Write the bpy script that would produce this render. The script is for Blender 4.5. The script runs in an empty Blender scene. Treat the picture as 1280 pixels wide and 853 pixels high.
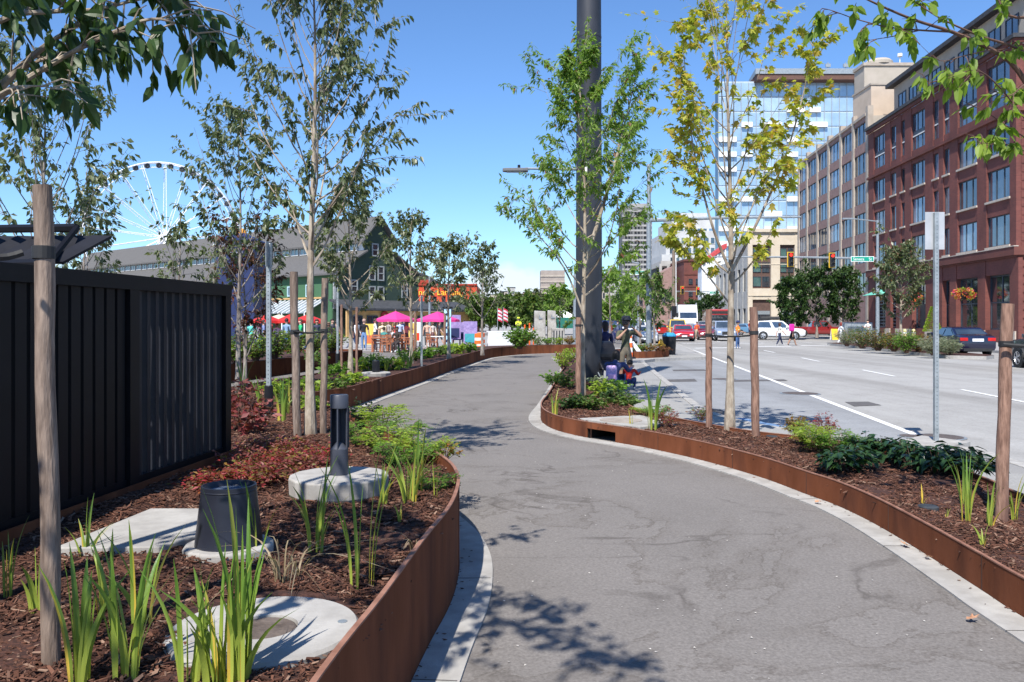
import bpy, bmesh, math, random
import numpy as np
from mathutils import Vector, Matrix
R = math.radians
scene = bpy.context.scene
COL = scene.collection
random.seed(7)

# ------------------------------------------------------------------ camera
EYE = 1.6; F = 1033.0; HOR = 402.0
cam_d = bpy.data.cameras.new('camera'); cam = bpy.data.objects.new('camera', cam_d); COL.objects.link(cam)
cam.location = (0, 0, EYE); cam.rotation_euler = (R(90), 0, 0)
cam_d.sensor_width = 36; cam_d.lens = F / 1280 * 36
cam_d.shift_y = -(426.5 - HOR) / 1280
cam_d.clip_start = 0.05; cam_d.clip_end = 6000
scene.camera = cam

# ------------------------------------------------------------------ world, sun, exposure
SUN_EL = 52.0
sx, sy = -0.33, -0.944                     # the sun stands behind the camera and a little to its left
w = bpy.data.worlds.new('World'); scene.world = w; w.use_nodes = True
nt = w.node_tree; nt.nodes.clear()
out = nt.nodes.new('ShaderNodeOutputWorld'); bg = nt.nodes.new('ShaderNodeBackground')
sky = nt.nodes.new('ShaderNodeTexSky'); sky.sky_type = 'NISHITA'; sky.sun_disc = False
sky.sun_elevation = R(SUN_EL); sky.sun_rotation = math.atan2(sx, sy)
sky.air_density = 1.0; sky.dust_density = 0.0; sky.ozone_density = 2.0; sky.altitude = 0
tc = nt.nodes.new('ShaderNodeTexCoord')
# soft white cloud bank low over the horizon
mp = nt.nodes.new('ShaderNodeMapping'); mp.inputs['Scale'].default_value = (1, 1, 2.6)
nz = nt.nodes.new('ShaderNodeTexNoise'); nz.inputs['Scale'].default_value = 5.5; nz.inputs['Detail'].default_value = 9; nz.inputs['Roughness'].default_value = 0.55
sep = nt.nodes.new('ShaderNodeSeparateXYZ')
mr = nt.nodes.new('ShaderNodeMapRange'); mr.inputs[1].default_value = 0.0; mr.inputs[2].default_value = 0.10; mr.inputs[3].default_value = 1.0; mr.inputs[4].default_value = 0.0
ad = nt.nodes.new('ShaderNodeMath'); ad.operation = 'MULTIPLY_ADD'; ad.inputs[1].default_value = 0.42
cr = nt.nodes.new('ShaderNodeValToRGB'); cr.color_ramp.elements[0].position = 0.70; cr.color_ramp.elements[1].position = 0.86
mx = nt.nodes.new('ShaderNodeMix'); mx.data_type = 'RGBA'
L = nt.links.new
L(tc.outputs['Generated'], mp.inputs[0]); L(mp.outputs[0], nz.inputs['Vector']); L(tc.outputs['Generated'], sep.inputs[0])
L(sep.outputs[2], mr.inputs[0]); L(mr.outputs[0], ad.inputs[0]); L(nz.outputs['Fac'], ad.inputs[2]); L(ad.outputs[0], cr.inputs[0])
tint = nt.nodes.new('ShaderNodeMix'); tint.data_type = 'RGBA'; tint.blend_type = 'MULTIPLY'; tint.inputs[0].default_value = 1.0
tint.inputs[7].default_value = (0.74, 1.0, 1.32, 1)
L(sky.outputs[0], tint.inputs[6])
# one small heap cloud just above the far end of the path
cm = nt.nodes.new('ShaderNodeVectorMath'); cm.operation = 'SUBTRACT'; cm.inputs[1].default_value = (-0.008, 1.0, 0.040)
cs = nt.nodes.new('ShaderNodeVectorMath'); cs.operation = 'MULTIPLY'; cs.inputs[1].default_value = (1.0, 0.0, 1.9)
cl = nt.nodes.new('ShaderNodeVectorMath'); cl.operation = 'LENGTH'
n2_ = nt.nodes.new('ShaderNodeTexNoise'); n2_.inputs['Scale'].default_value = 38; n2_.inputs['Detail'].default_value = 7
md = nt.nodes.new('ShaderNodeMath'); md.operation = 'MULTIPLY_ADD'; md.inputs[1].default_value = 0.055
rm = nt.nodes.new('ShaderNodeMapRange'); rm.inputs[1].default_value = 0.068; rm.inputs[2].default_value = 0.088; rm.inputs[3].default_value = 0.85; rm.inputs[4].default_value = 0.0
mxm = nt.nodes.new('ShaderNodeMath'); mxm.operation = 'MAXIMUM'
L(tc.outputs['Generated'], cm.inputs[0]); L(cm.outputs[0], cs.inputs[0]); L(cs.outputs[0], cl.inputs[0]); L(tc.outputs['Generated'], n2_.inputs['Vector'])
L(n2_.outputs['Fac'], md.inputs[0]); L(cl.outputs['Value'], md.inputs[2]); L(md.outputs[0], rm.inputs[0]); L(rm.outputs[0], mxm.inputs[0]); L(cr.outputs[0], mxm.inputs[1])
L(mxm.outputs[0], mx.inputs[0]); L(tint.outputs[2], mx.inputs[6]); mx.inputs[7].default_value = (6.5, 6.9, 7.6, 1)
L(mx.outputs[2], bg.inputs[0]); bg.inputs[1].default_value = 0.094
L(bg.outputs[0], out.inputs[0])
sd = bpy.data.lights.new('sun', 'SUN'); sun = bpy.data.objects.new('sun', sd); COL.objects.link(sun)
sd.energy = 4.95; sd.angle = R(0.53); sd.color = (1.0, 0.955, 0.89)
sv = Vector((sx * math.cos(R(SUN_EL)), sy * math.cos(R(SUN_EL)), math.sin(R(SUN_EL))))
sun.rotation_euler = sv.to_track_quat('Z', 'Y').to_euler(); sun.location = (-30, -40, 60)
vs = scene.view_settings; vs.view_transform = 'Standard'; vs.look = 'None'; vs.gamma = 1; vs.exposure = 0.62; vs.use_curve_mapping = False

# ------------------------------------------------------------------ helpers
def G(px, py, z=0.0):
    y = (EYE - z) * F / (py - HOR); return Vector(((px - 640) / F * y, y, z))
def D(px, py, y):
    return Vector(((px - 640) / F * y, y, EYE - (py - HOR) / F * y))
def xy(px, y): return (px - 640) / F * y

def tag(o, label=None, cat=None, group=None, kind=None):
    if label: o['label'] = label
    if cat: o['category'] = cat
    if group: o['group'] = group
    if kind: o['kind'] = kind
    return o
def thing(name, label, cat, loc=(0, 0, 0), rz=0, group=None):
    o = bpy.data.objects.new(name, None); COL.objects.link(o); o.empty_display_size = 0.2
    o.location = loc; o.rotation_euler = (0, 0, rz); return tag(o, label, cat, group)

class MB:
    def __init__(s): s.v = []; s.f = []; s.m = []
    def add(s, vs, fs, mi=0):
        n = len(s.v); s.v += [tuple(q) for q in vs]; s.f += [tuple(i + n for i in f) for f in fs]; s.m += [mi] * len(fs)
    def box(s, x0, x1, y0, y1, z0, z1, mi=0):
        s.add([(x0,y0,z0),(x1,y0,z0),(x1,y1,z0),(x0,y1,z0),(x0,y0,z1),(x1,y0,z1),(x1,y1,z1),(x0,y1,z1)],
              [(0,3,2,1),(4,5,6,7),(0,1,5,4),(1,2,6,5),(2,3,7,6),(3,0,4,7)], mi)
    def obox(s, O, u, n, s0, s1, d0, d1, z0, z1, mi=0):
        q = []
        for z in (z0, z1):
            for a, b in ((s0,d0),(s1,d0),(s1,d1),(s0,d1)):
                q.append((O[0]+u[0]*a+n[0]*b, O[1]+u[1]*a+n[1]*b, z))
        s.add(q, [(0,3,2,1),(4,5,6,7),(0,1,5,4),(1,2,6,5),(2,3,7,6),(3,0,4,7)], mi)
    def quad(s, a, b, c, d, mi=0): s.add([a,b,c,d], [(0,1,2,3)], mi)
    def prism(s, pts, z0, z1, mi=0):
        n = len(pts); v = [(p[0],p[1],z0) for p in pts] + [(p[0],p[1],z1) for p in pts]
        s.add(v, [tuple(range(n))[::-1], tuple(range(n, 2*n))] + [(i,(i+1)%n,n+(i+1)%n,n+i) for i in range(n)], mi)
    def tube(s, pts, rs, seg=8, mi=0, cap=True):
        pts = [Vector(p) for p in pts]; n = len(pts)
        if isinstance(rs, (int, float)): rs = [rs]*n
        base = len(s.v); up = Vector((0.13, 0.21, 1)).normalized(); rings = []; ref = None
        for i, p in enumerate(pts):
            t = (pts[min(i+1,n-1)] - pts[max(i-1,0)])
            if t.length < 1e-9: t = Vector((0,0,1))
            t.normalize()
            if ref is None: ref = t.cross(up if abs(t.dot(up)) < .95 else Vector((1,0,0))).normalized()
            else:
                ref = (ref - t*ref.dot(t))
                ref = ref.normalized() if ref.length > 1e-6 else t.orthogonal().normalized()
            b = t.cross(ref)
            for k in range(seg):
                a = 2*math.pi*k/seg; q = p + (ref*math.cos(a) + b*math.sin(a))*rs[i]; s.v.append(tuple(q))
        for i in range(n-1):
            for k in range(seg):
                a = base+i*seg+k; b2 = base+i*seg+(k+1)%seg
                s.f.append((a, b2, b2+seg, a+seg)); s.m.append(mi)
        if cap:
            s.f.append(tuple(base+k for k in range(seg))[::-1]); s.m.append(mi)
            s.f.append(tuple(base+(n-1)*seg+k for k in range(seg))); s.m.append(mi)
    def lathe(s, prof, c=(0,0,0), seg=24, mi=0, axis='z', cap=True):
        base = len(s.v); n = len(prof)
        for r, z in prof:
            for k in range(seg):
                a = 2*math.pi*k/seg; x, y = r*math.cos(a), r*math.sin(a)
                if axis == 'z': q = (c[0]+x, c[1]+y, c[2]+z)
                elif axis == 'x': q = (c[0]+z, c[1]+x, c[2]+y)
                else: q = (c[0]+x, c[1]+z, c[2]+y)
                s.v.append(q)
        for i in range(n-1):
            for k in range(seg):
                a = base+i*seg+k; b = base+i*seg+(k+1)%seg
                s.f.append((a,b,b+seg,a+seg)); s.m.append(mi)
        if cap:
            s.f.append(tuple(base+k for k in range(seg))[::-1]); s.m.append(mi)
            s.f.append(tuple(base+(n-1)*seg+k for k in range(seg))); s.m.append(mi)

def chain_loc(o):
    v = Vector((0,0,0))
    while o is not None: v += o.location; o = o.parent
    return v
def link_mesh(name, me, mats, parent=None):
    for m in (mats if isinstance(mats, (list, tuple)) else [mats]): me.materials.append(m)
    o = bpy.data.objects.new(name, me); COL.objects.link(o); o.parent = parent; return o
def part(name, mb, mats, parent=None, world=False, smooth=False, bevel=0, label=None, fixn=True):
    me = bpy.data.meshes.new(name); v = mb.v
    if world and parent is not None:
        l = chain_loc(parent); v = [(a[0]-l.x, a[1]-l.y, a[2]-l.z) for a in v]
    me.from_pydata(v, [], mb.f)
    if any(mb.m): me.polygons.foreach_set('material_index', mb.m)
    if fixn and len(mb.f) < 20000:
        bm = bmesh.new(); bm.from_mesh(me); bmesh.ops.recalc_face_normals(bm, faces=bm.faces); bm.to_mesh(me); bm.free()
    if smooth:
        me.polygons.foreach_set('use_smooth', [True]*len(me.polygons))
        me.update()
        try: me.set_sharp_from_angle(angle=R(38))
        except Exception: pass
    o = link_mesh(name, me, mats, parent)
    if bevel:
        b = o.modifiers.new('bevel', 'BEVEL'); b.width = bevel; b.segments = 2; b.limit_method = 'ANGLE'; b.angle_limit = R(40)
    if label: o['label'] = label
    return o
def solo(name, mb, mats, label=None, cat=None, group=None, kind=None, **k):
    return tag(part(name, mb, mats, **k), label, cat, group, kind)
def copy_tree(o, parent=None):
    c = o.copy(); COL.objects.link(c); c.parent = parent
    for ch in list(o.children): copy_tree(ch, c)
    return c

# ------------------------------------------------------------------ materials
MC = {}
def nodes(name):
    m = bpy.data.materials.new(name); m.use_nodes = True; n = m.node_tree.nodes; n.clear()
    o = n.new('ShaderNodeOutputMaterial'); b = n.new('ShaderNodeBsdfPrincipled'); m.node_tree.links.new(b.outputs[0], o.inputs[0])
    return m, m.node_tree, b, o
def mat(name, c1, c2=None, scale=4.0, rough=0.7, metal=0.0, bump=0.0, detail=6, stretch=(1,1,1), bscale=None, spec=0.4, lo=0.35, hi=0.65, c3=None, s3=0.6, coat=0, f3=(0.5,0.66), bdist=0.02):
    if name in MC: return MC[name]
    m, t, b, o = nodes(name); N = t.nodes.new; K = t.links.new
    b.inputs['Roughness'].default_value = rough; b.inputs['Metallic'].default_value = metal
    b.inputs['Specular IOR Level'].default_value = spec
    if coat: b.inputs['Coat Weight'].default_value = coat; b.inputs['Coat Roughness'].default_value = 0.05
    tc = N('ShaderNodeTexCoord'); mp = N('ShaderNodeMapping'); mp.inputs['Scale'].default_value = stretch
    K(tc.outputs['Object'], mp.inputs[0])
    if c2 is None: c2 = tuple(min(1, c*1.25) for c in c1)
    nz = N('ShaderNodeTexNoise'); nz.inputs['Scale'].default_value = scale; nz.inputs['Detail'].default_value = detail; nz.inputs['Roughness'].default_value = 0.6
    K(mp.outputs[0], nz.inputs['Vector'])
    r = N('ShaderNodeValToRGB'); e = r.color_ramp.elements; e[0].position = lo; e[1].position = hi
    e[0].color = (*c1, 1); e[1].color = (*c2, 1); K(nz.outputs['Fac'], r.inputs[0])
    col = r.outputs[0]
    if c3 is not None:
        n3 = N('ShaderNodeTexNoise'); n3.inputs['Scale'].default_value = s3; n3.inputs['Detail'].default_value = 5
        K(mp.outputs[0], n3.inputs['Vector'])
        r3 = N('ShaderNodeValToRGB'); r3.color_ramp.elements[0].position = f3[0]; r3.color_ramp.elements[1].position = f3[1]
        K(n3.outputs['Fac'], r3.inputs[0])
        x = N('ShaderNodeMix'); x.data_type = 'RGBA'; K(r3.outputs[0], x.inputs[0]); K(col, x.inputs[6]); x.inputs[7].default_value = (*c3, 1)
        col = x.outputs[2]
    K(col, b.inputs['Base Color'])
    if bump:
        nb = N('ShaderNodeTexNoise'); nb.inputs['Scale'].default_value = bscale or scale*4; nb.inputs['Detail'].default_value = 4
        K(mp.outputs[0], nb.inputs['Vector'])
        bp = N('ShaderNodeBump'); bp.inputs['Strength'].default_value = bump; bp.inputs['Distance'].default_value = bdist
        K(nb.outputs['Fac'], bp.inputs['Height']); K(bp.outputs[0], b.inputs['Normal'])
    MC[name] = m; return m
def leafmat(name, cols, trans=0.35, rough=0.5):
    """foliage: one tone per leaf (random per island) and light passing through"""
    if name in MC: return MC[name]
    m, t, b, o = nodes(name); N = t.nodes.new; K = t.links.new
    g = N('ShaderNodeNewGeometry'); r = N('ShaderNodeValToRGB'); cr = r.color_ramp
    while len(cr.elements) < len(cols): cr.elements.new(0.5)
    for i, c in enumerate(cols): cr.elements[i].position = i/max(1, len(cols)-1); cr.elements[i].color = (*c, 1)
    K(g.outputs['Random Per Island'], r.inputs[0]); K(r.outputs[0], b.inputs['Base Color'])
    b.inputs['Roughness'].default_value = rough; b.inputs['Specular IOR Level'].default_value = 0.35
    tr = N('ShaderNodeBsdfTranslucent'); mu = N('ShaderNodeMix'); mu.data_type = 'RGBA'; mu.blend_type = 'MULTIPLY'; mu.inputs[0].default_value = 1
    K(r.outputs[0], mu.inputs[6]); mu.inputs[7].default_value = (1.5, 1.6, 0.7, 1); K(mu.outputs[2], tr.inputs[0])
    mx = N('ShaderNodeMixShader'); mx.inputs[0].default_value = trans; K(b.outputs[0], mx.inputs[1]); K(tr.outputs[0], mx.inputs[2]); K(mx.outputs[0], o.inputs[0])
    MC[name] = m; return m
def brickmat(name, c1, c2, mortar, sc=1.0, bw=0.22, rh=0.075, face='x', var=None, rough=0.85):
    """brick courses mapped onto vertical walls (u along the wall, v = height)"""
    if name in MC: return MC[name]
    m, t, b, o = nodes(name); N = t.nodes.new; K = t.links.new
    tc = N('ShaderNodeTexCoord'); sp = N('ShaderNodeSeparateXYZ'); K(tc.outputs['Object'], sp.inputs[0])
    a = N('ShaderNodeMath'); a.operation = 'ADD'; K(sp.outputs[0], a.inputs[0]); K(sp.outputs[1], a.inputs[1])
    cb = N('ShaderNodeCombineXYZ'); K(a.outputs[0], cb.inputs[0]); K(sp.outputs[2], cb.inputs[1])
    br = N('ShaderNodeTexBrick'); br.inputs['Scale'].default_value = sc; br.inputs['Brick Width'].default_value = bw; br.inputs['Row Height'].default_value = rh
    br.inputs['Mortar Size'].default_value = 0.008; br.inputs['Color1'].default_value = (*c1,1); br.inputs['Color2'].default_value = (*c2,1); br.inputs['Mortar'].default_value = (*mortar,1)
    K(cb.outputs[0], br.inputs['Vector'])
    nz = N('ShaderNodeTexNoise'); nz.inputs['Scale'].default_value = 0.5; nz.inputs['Detail'].default_value = 6; K(tc.outputs['Object'], nz.inputs['Vector'])
    r = N('ShaderNodeValToRGB'); r.color_ramp.elements[0].position = 0.3; r.color_ramp.elements[0].color = (.62,.62,.62,1); r.color_ramp.elements[1].position = 0.75; r.color_ramp.elements[1].color = (1.15,1.12,1.1,1)
    K(nz.outputs['Fac'], r.inputs[0]); mu = N('ShaderNodeMix'); mu.data_type = 'RGBA'; mu.blend_type = 'MULTIPLY'; mu.inputs[0].default_value = 0.8
    K(br.outputs[0], mu.inputs[6]); K(r.outputs[0], mu.inputs[7]); K(mu.outputs[2], b.inputs['Base Color']); b.inputs['Roughness'].default_value = rough
    MC[name] = m; return m
def glassmat(name, c, rough=0.06, c2=None, scale=0.6):
    if name in MC: return MC[name]
    m = mat(name, c, c2 or tuple(min(1,q*2.2) for q in c), scale=scale, rough=rough, spec=0.9, lo=0.4, hi=0.7)
    for n in m.node_tree.nodes:
        if n.type == 'BSDF_PRINCIPLED': n.inputs['IOR'].default_value = 1.9
    return m

M_corten = mat('corten_steel', (0.135,0.044,0.019), (0.195,0.067,0.032), scale=3.2, rough=0.92, spec=0.12, bump=0.25, bscale=60, c3=(0.07,0.026,0.016), s3=3.4, stretch=(1,1,0.28), f3=(0.48,0.74), bdist=0.004)
M_cortentop = mat('corten_rim', (0.20,0.09,0.055), (0.30,0.15,0.10), scale=9, rough=0.7)
M_conc = mat('pale_concrete', (0.30,0.285,0.262), (0.40,0.385,0.355), scale=7, rough=0.9, bump=0.3, bscale=90, c3=(0.24,0.225,0.205), s3=1.2, f3=(0.52,0.75), bdist=0.004)
M_walk = mat('sidewalk_concrete', (0.235,0.23,0.215), (0.33,0.32,0.30), scale=55, rough=0.9, bump=0.3, bscale=120, c3=(0.22,0.21,0.20), s3=0.5, bdist=0.004)
M_plaza = mat('plaza_concrete', (0.26,0.25,0.235), (0.35,0.34,0.32), scale=3, rough=0.9)
M_wood = mat('weathered_stake', (0.12,0.085,0.065), (0.29,0.22,0.172), scale=15, rough=0.85, bump=0.7, bscale=22, stretch=(3.5,3.5,0.5), bdist=0.01, c3=(0.11,0.075,0.055), s3=2.5)
M_woodbrown = mat('brown_stake', (0.14,0.075,0.052), (0.32,0.19,0.135), scale=15, rough=0.85, bump=0.6, bscale=22, stretch=(3.5,3.5,0.5), bdist=0.01, c3=(0.15,0.08,0.06), s3=2.5)
M_strap = mat('black_strap', (0.012,0.012,0.012), (0.03,0.03,0.03), rough=0.6)
M_black = mat('black_paint', (0.009,0.009,0.011), (0.015,0.015,0.018), scale=3, rough=0.4, spec=0.3)
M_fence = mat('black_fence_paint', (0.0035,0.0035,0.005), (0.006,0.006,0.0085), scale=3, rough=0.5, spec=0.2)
M_fencelit = mat('fence_paint_lit', (0.011,0.0115,0.016), (0.019,0.020,0.026), scale=3, rough=0.5, spec=0.25)  # lighter copy of the fence paint: sunlight on the slats put into colour
M_pole = mat('dark_grey_pole_paint', (0.017,0.019,0.024), (0.034,0.037,0.046), scale=1.6, rough=0.5, c3=(0.011,0.012,0.015), s3=0.9, stretch=(1,1,0.35))
M_bollard = mat('slate_bollard_paint', (0.045,0.05,0.066), (0.058,0.064,0.082), scale=3, rough=0.45)
M_bucket = mat('navy_black_plastic', (0.014,0.016,0.024), (0.024,0.027,0.040), scale=4, rough=0.38)
M_galv = mat('galvanised_steel', (0.25,0.28,0.29), (0.38,0.41,0.42), scale=9, rough=0.45, metal=0.4)
M_galvd = mat('dull_galvanised_steel', (0.20,0.23,0.25), (0.30,0.33,0.35), scale=9, rough=0.5, metal=0.3)
M_white = mat('white_paint', (0.74,0.74,0.72), (0.82,0.82,0.80), scale=6, rough=0.6)
M_linewhite = mat('road_line_white', (0.58,0.58,0.56), (0.78,0.78,0.76), scale=14, rough=0.8)
M_bark = mat('pale_bark', (0.24,0.19,0.14), (0.42,0.36,0.28), scale=9, rough=0.9, bump=0.6, bscale=30, stretch=(2,2,0.8), c3=(0.16,0.115,0.08), s3=3, bdist=0.01)
M_barkg = mat('grey_bark', (0.17,0.14,0.12), (0.33,0.29,0.25), scale=9, rough=0.9, bump=0.6, bscale=30, stretch=(2,2,0.8), c3=(0.10,0.075,0.055), s3=3, bdist=0.01)
M_twig = mat('brown_twig', (0.09,0.05,0.035), (0.16,0.09,0.065), scale=20, rough=0.85)
M_chip = leafmat('bark_chips', [(0.024,0.010,0.006),(0.068,0.026,0.014),(0.105,0.042,0.024),(0.16,0.070,0.042),(0.042,0.017,0.010),(0.086,0.034,0.019),(0.13,0.058,0.036),(0.28,0.18,0.125)], trans=0.0, rough=0.85)
M_soil = mat('mulch_bed_soil', (0.03,0.013,0.009), (0.085,0.034,0.022), scale=26, rough=0.95, bump=0.9, bscale=60)

# asphalt with fine grain, worn seams and meandering water-stain lines
def asphalt(name, ca, cb, stain, seam=1.0, grain=55.0, streak=False):
    m, t, b, o = nodes(name); N = t.nodes.new; K = t.links.new
    tc = N('ShaderNodeTexCoord')
    n1 = N('ShaderNodeTexNoise'); n1.inputs['Scale'].default_value = grain; n1.inputs['Detail'].default_value = 6; n1.inputs['Roughness'].default_value = 0.75; K(tc.outputs['Object'], n1.inputs['Vector'])
    r1 = N('ShaderNodeValToRGB'); r1.color_ramp.elements[0].position = .33; r1.color_ramp.elements[1].position = .68; r1.color_ramp.elements[0].color = (*ca,1); r1.color_ramp.elements[1].color = (*cb,1); K(n1.outputs['Fac'], r1.inputs[0])
    n2 = N('ShaderNodeTexNoise'); n2.inputs['Scale'].default_value = 0.42; n2.inputs['Detail'].default_value = 8; n2.inputs['Distortion'].default_value = 0.9; K(tc.outputs['Object'], n2.inputs['Vector'])
    # iso-lines of a big noise read as dried water edges
    s1 = N('ShaderNodeMath'); s1.operation = 'SUBTRACT'; s1.inputs[1].default_value = 0.5; K(n2.outputs['Fac'], s1.inputs[0])
    ab = N('ShaderNodeMath'); ab.operation = 'ABSOLUTE'; K(s1.outputs[0], ab.inputs[0])
    r2 = N('ShaderNodeValToRGB'); r2.color_ramp.elements[0].position = 0.0; r2.color_ramp.elements[0].color = (1,1,1,1); r2.color_ramp.elements[1].position = 0.011; r2.color_ramp.elements[1].color = (0,0,0,1); K(ab.outputs[0], r2.inputs[0])
    n3 = N('ShaderNodeTexNoise'); n3.inputs['Scale'].default_value = 0.9; n3.inputs['Detail'].default_value = 4; K(tc.outputs['Object'], n3.inputs['Vector'])
    r3 = N('ShaderNodeValToRGB'); r3.color_ramp.elements[0].position = .42; r3.color_ramp.elements[1].position = .60; K(n3.outputs['Fac'], r3.inputs[0])
    mm = N('ShaderNodeMath'); mm.operation = 'MULTIPLY'; K(r2.outputs[0], mm.inputs[0]); K(r3.outputs[0], mm.inputs[1])
    m2 = N('ShaderNodeMath'); m2.operation = 'MULTIPLY'; m2.inputs[1].default_value = 0.62*seam; K(mm.outputs[0], m2.inputs[0])
    x = N('ShaderNodeMix'); x.data_type = 'RGBA'; K(m2.outputs[0], x.inputs[0]); K(r1.outputs[0], x.inputs[6]); x.inputs[7].default_value = (*stain,1)
    # broad tonal patches
    n4 = N('ShaderNodeTexNoise'); n4.inputs['Scale'].default_value = 1.1; n4.inputs['Detail'].default_value = 7; n4.inputs['Distortion'].default_value = 0.4; K(tc.outputs['Object'], n4.inputs['Vector'])
    r4 = N('ShaderNodeValToRGB'); r4.color_ramp.elements[0].position = .3; r4.color_ramp.elements[0].color = (.92,.92,.92,1); r4.color_ramp.elements[1].position = .7; r4.color_ramp.elements[1].color = (1.04,1.04,1.04,1); K(n4.outputs['Fac'], r4.inputs[0])
    y = N('ShaderNodeMix'); y.data_type = 'RGBA'; y.blend_type = 'MULTIPLY'; y.inputs[0].default_value = 1; K(x.outputs[2], y.inputs[6]); K(r4.outputs[0], y.inputs[7])
    col = y.outputs[2]
    # second, larger family of ragged dried-water edges, one side soft
    n5 = N('ShaderNodeTexNoise'); n5.inputs['Scale'].default_value = 0.27; n5.inputs['Detail'].default_value = 10; n5.inputs['Roughness'].default_value = 0.62; n5.inputs['Distortion'].default_value = 0.5; K(tc.outputs['Object'], n5.inputs['Vector'])
    r5 = N('ShaderNodeValToRGB'); e5 = r5.color_ramp.elements; e5[0].position = .470; e5[0].color = (1,1,1,1); e5[1].position = .530; e5[1].color = (1,1,1,1); k5 = e5.new(.497); k5.color = (.91,.90,.89,1); k6 = e5.new(.500); k6.color = (.72,.70,.68,1); k7 = e5.new(.503); k7.color = (1,1,1,1)
    K(n5.outputs['Fac'], r5.inputs[0]); z5 = N('ShaderNodeMix'); z5.data_type = 'RGBA'; z5.blend_type = 'MULTIPLY'; z5.inputs[0].default_value = seam; K(col, z5.inputs[6]); K(r5.outputs[0], z5.inputs[7]); col = z5.outputs[2]
    if streak:
        mp = N('ShaderNodeMapping'); mp.inputs['Rotation'].default_value = (0,0,R(7.3)); mp.inputs['Scale'].default_value = (.75,.018,1); K(tc.outputs['Object'], mp.inputs[0])
        n6 = N('ShaderNodeTexNoise'); n6.inputs['Scale'].default_value = 1.0; n6.inputs['Detail'].default_value = 6; K(mp.outputs[0], n6.inputs['Vector']); r6 = N('ShaderNodeValToRGB'); r6.color_ramp.elements[0].position = .38; r6.color_ramp.elements[0].color = (.80,.79,.78,1); r6.color_ramp.elements[1].position = .6; r6.color_ramp.elements[1].color = (1.04,1.04,1.04,1)
        K(n6.outputs['Fac'], r6.inputs[0]); z6 = N('ShaderNodeMix'); z6.data_type = 'RGBA'; z6.blend_type = 'MULTIPLY'; z6.inputs[0].default_value = 1; K(col, z6.inputs[6]); K(r6.outputs[0], z6.inputs[7]); col = z6.outputs[2]
    K(col, b.inputs['Base Color']); b.inputs['Roughness'].default_value = 0.9; b.inputs['Specular IOR Level'].default_value = 0.25
    bp = N('ShaderNodeBump'); bp.inputs['Strength'].default_value = 0.35; bp.inputs['Distance'].default_value = 0.006; K(n1.outputs['Fac'], bp.inputs['Height']); K(bp.outputs[0], b.inputs['Normal'])
    return m
M_asph = asphalt('path_asphalt', (0.130,0.118,0.107), (0.234,0.214,0.196), (0.06,0.05,0.044))
M_road = asphalt('road_surface', (0.27,0.262,0.245), (0.37,0.362,0.345), (0.2,0.19,0.18), seam=0.5, grain=30, streak=True)
M_lane = asphalt('bay_asphalt', (0.215,0.22,0.225), (0.30,0.305,0.31), (0.14,0.14,0.14), seam=0.5, grain=30, streak=True)
M_patchshadow = mat('dark_patch_and_shadow', (0.075,0.07,0.068), (0.12,0.112,0.108), scale=8, rough=0.9)
# ================================================================== SETTING: ground, street, path, walls
DIRV = Vector((0.128, 1, 0)).normalized()
def sx_at(c, y): return c + 0.128*y
def sheet(name, pts, z, m, kind='structure'):
    mb = MB(); mb.add([(p[0],p[1],z) for p in pts], [tuple(range(len(pts)))]); return solo(name, mb, m, kind=kind)
M_ground = mat('far_ground', (0.16,0.155,0.145), (0.22,0.21,0.2), scale=0.2, rough=0.95)
sheet('ground', [(-2500,-60),(2500,-60),(2500,3500),(-2500,3500)], -0.30, M_ground)
sheet('street', [(sx_at(3.9,-25),-25),(sx_at(30,-25),-25),(sx_at(30,700),700),(sx_at(-2,700),700),(sx_at(-2,36),36),(2.2,36),(2.2,8)], -0.12, M_road)
kerb = [(3.9,-12),(4.75,-3),(5.25,3),(5.75,9.3),(5.85,10.35),(5.45,10.75),(5.03,10.83),(4.38,11.9),(3.82,12.85),(3.59,13.83),(3.50,14.9),(3.73,17.5),(4.45,25),(5.15,32.0),(5.4,33.9),(6.1,35.3),(7.4,36.4),(8.7,37.2),(9.0,38.4),(sx_at(4.25,50),50),(sx_at(4.2,120),120),(sx_at(4.2,600),600)]
# the paved slab left of the kerb
slab = MB(); slab.prism([(-400,-12)] + kerb + [(-400,600)], -0.25, 0.0); solo('pavement', slab, M_plaza, kind='structure')
# the asphalt path laid on it
pathpts = [(-8,-11)] + [(3.4,-11),(3.7,2),(3.9,6),(3.2,9.0),(2.2,11.5),(1.9,14),(2.2,20),(2.6,27),(3.6,36),(6.5,44),(15,110),(10,110),(-1.8,46),(-9.8,44),(-9.5,8)]
sheet('path', pathpts, 0.004, M_asph)
walk = [(3.2,-11)] + [(k[0]-0.17, k[1]) for k in kerb if k[1] < 50] + [(9.5,50),(5.0,50),(4.2,38),(2.7,30),(2.1,20),(1.7,13.5),(2.3,11),(3.3,8),(3.5,2)]
sheet('sidewalk', walk, 0.008, M_walk)
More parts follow.
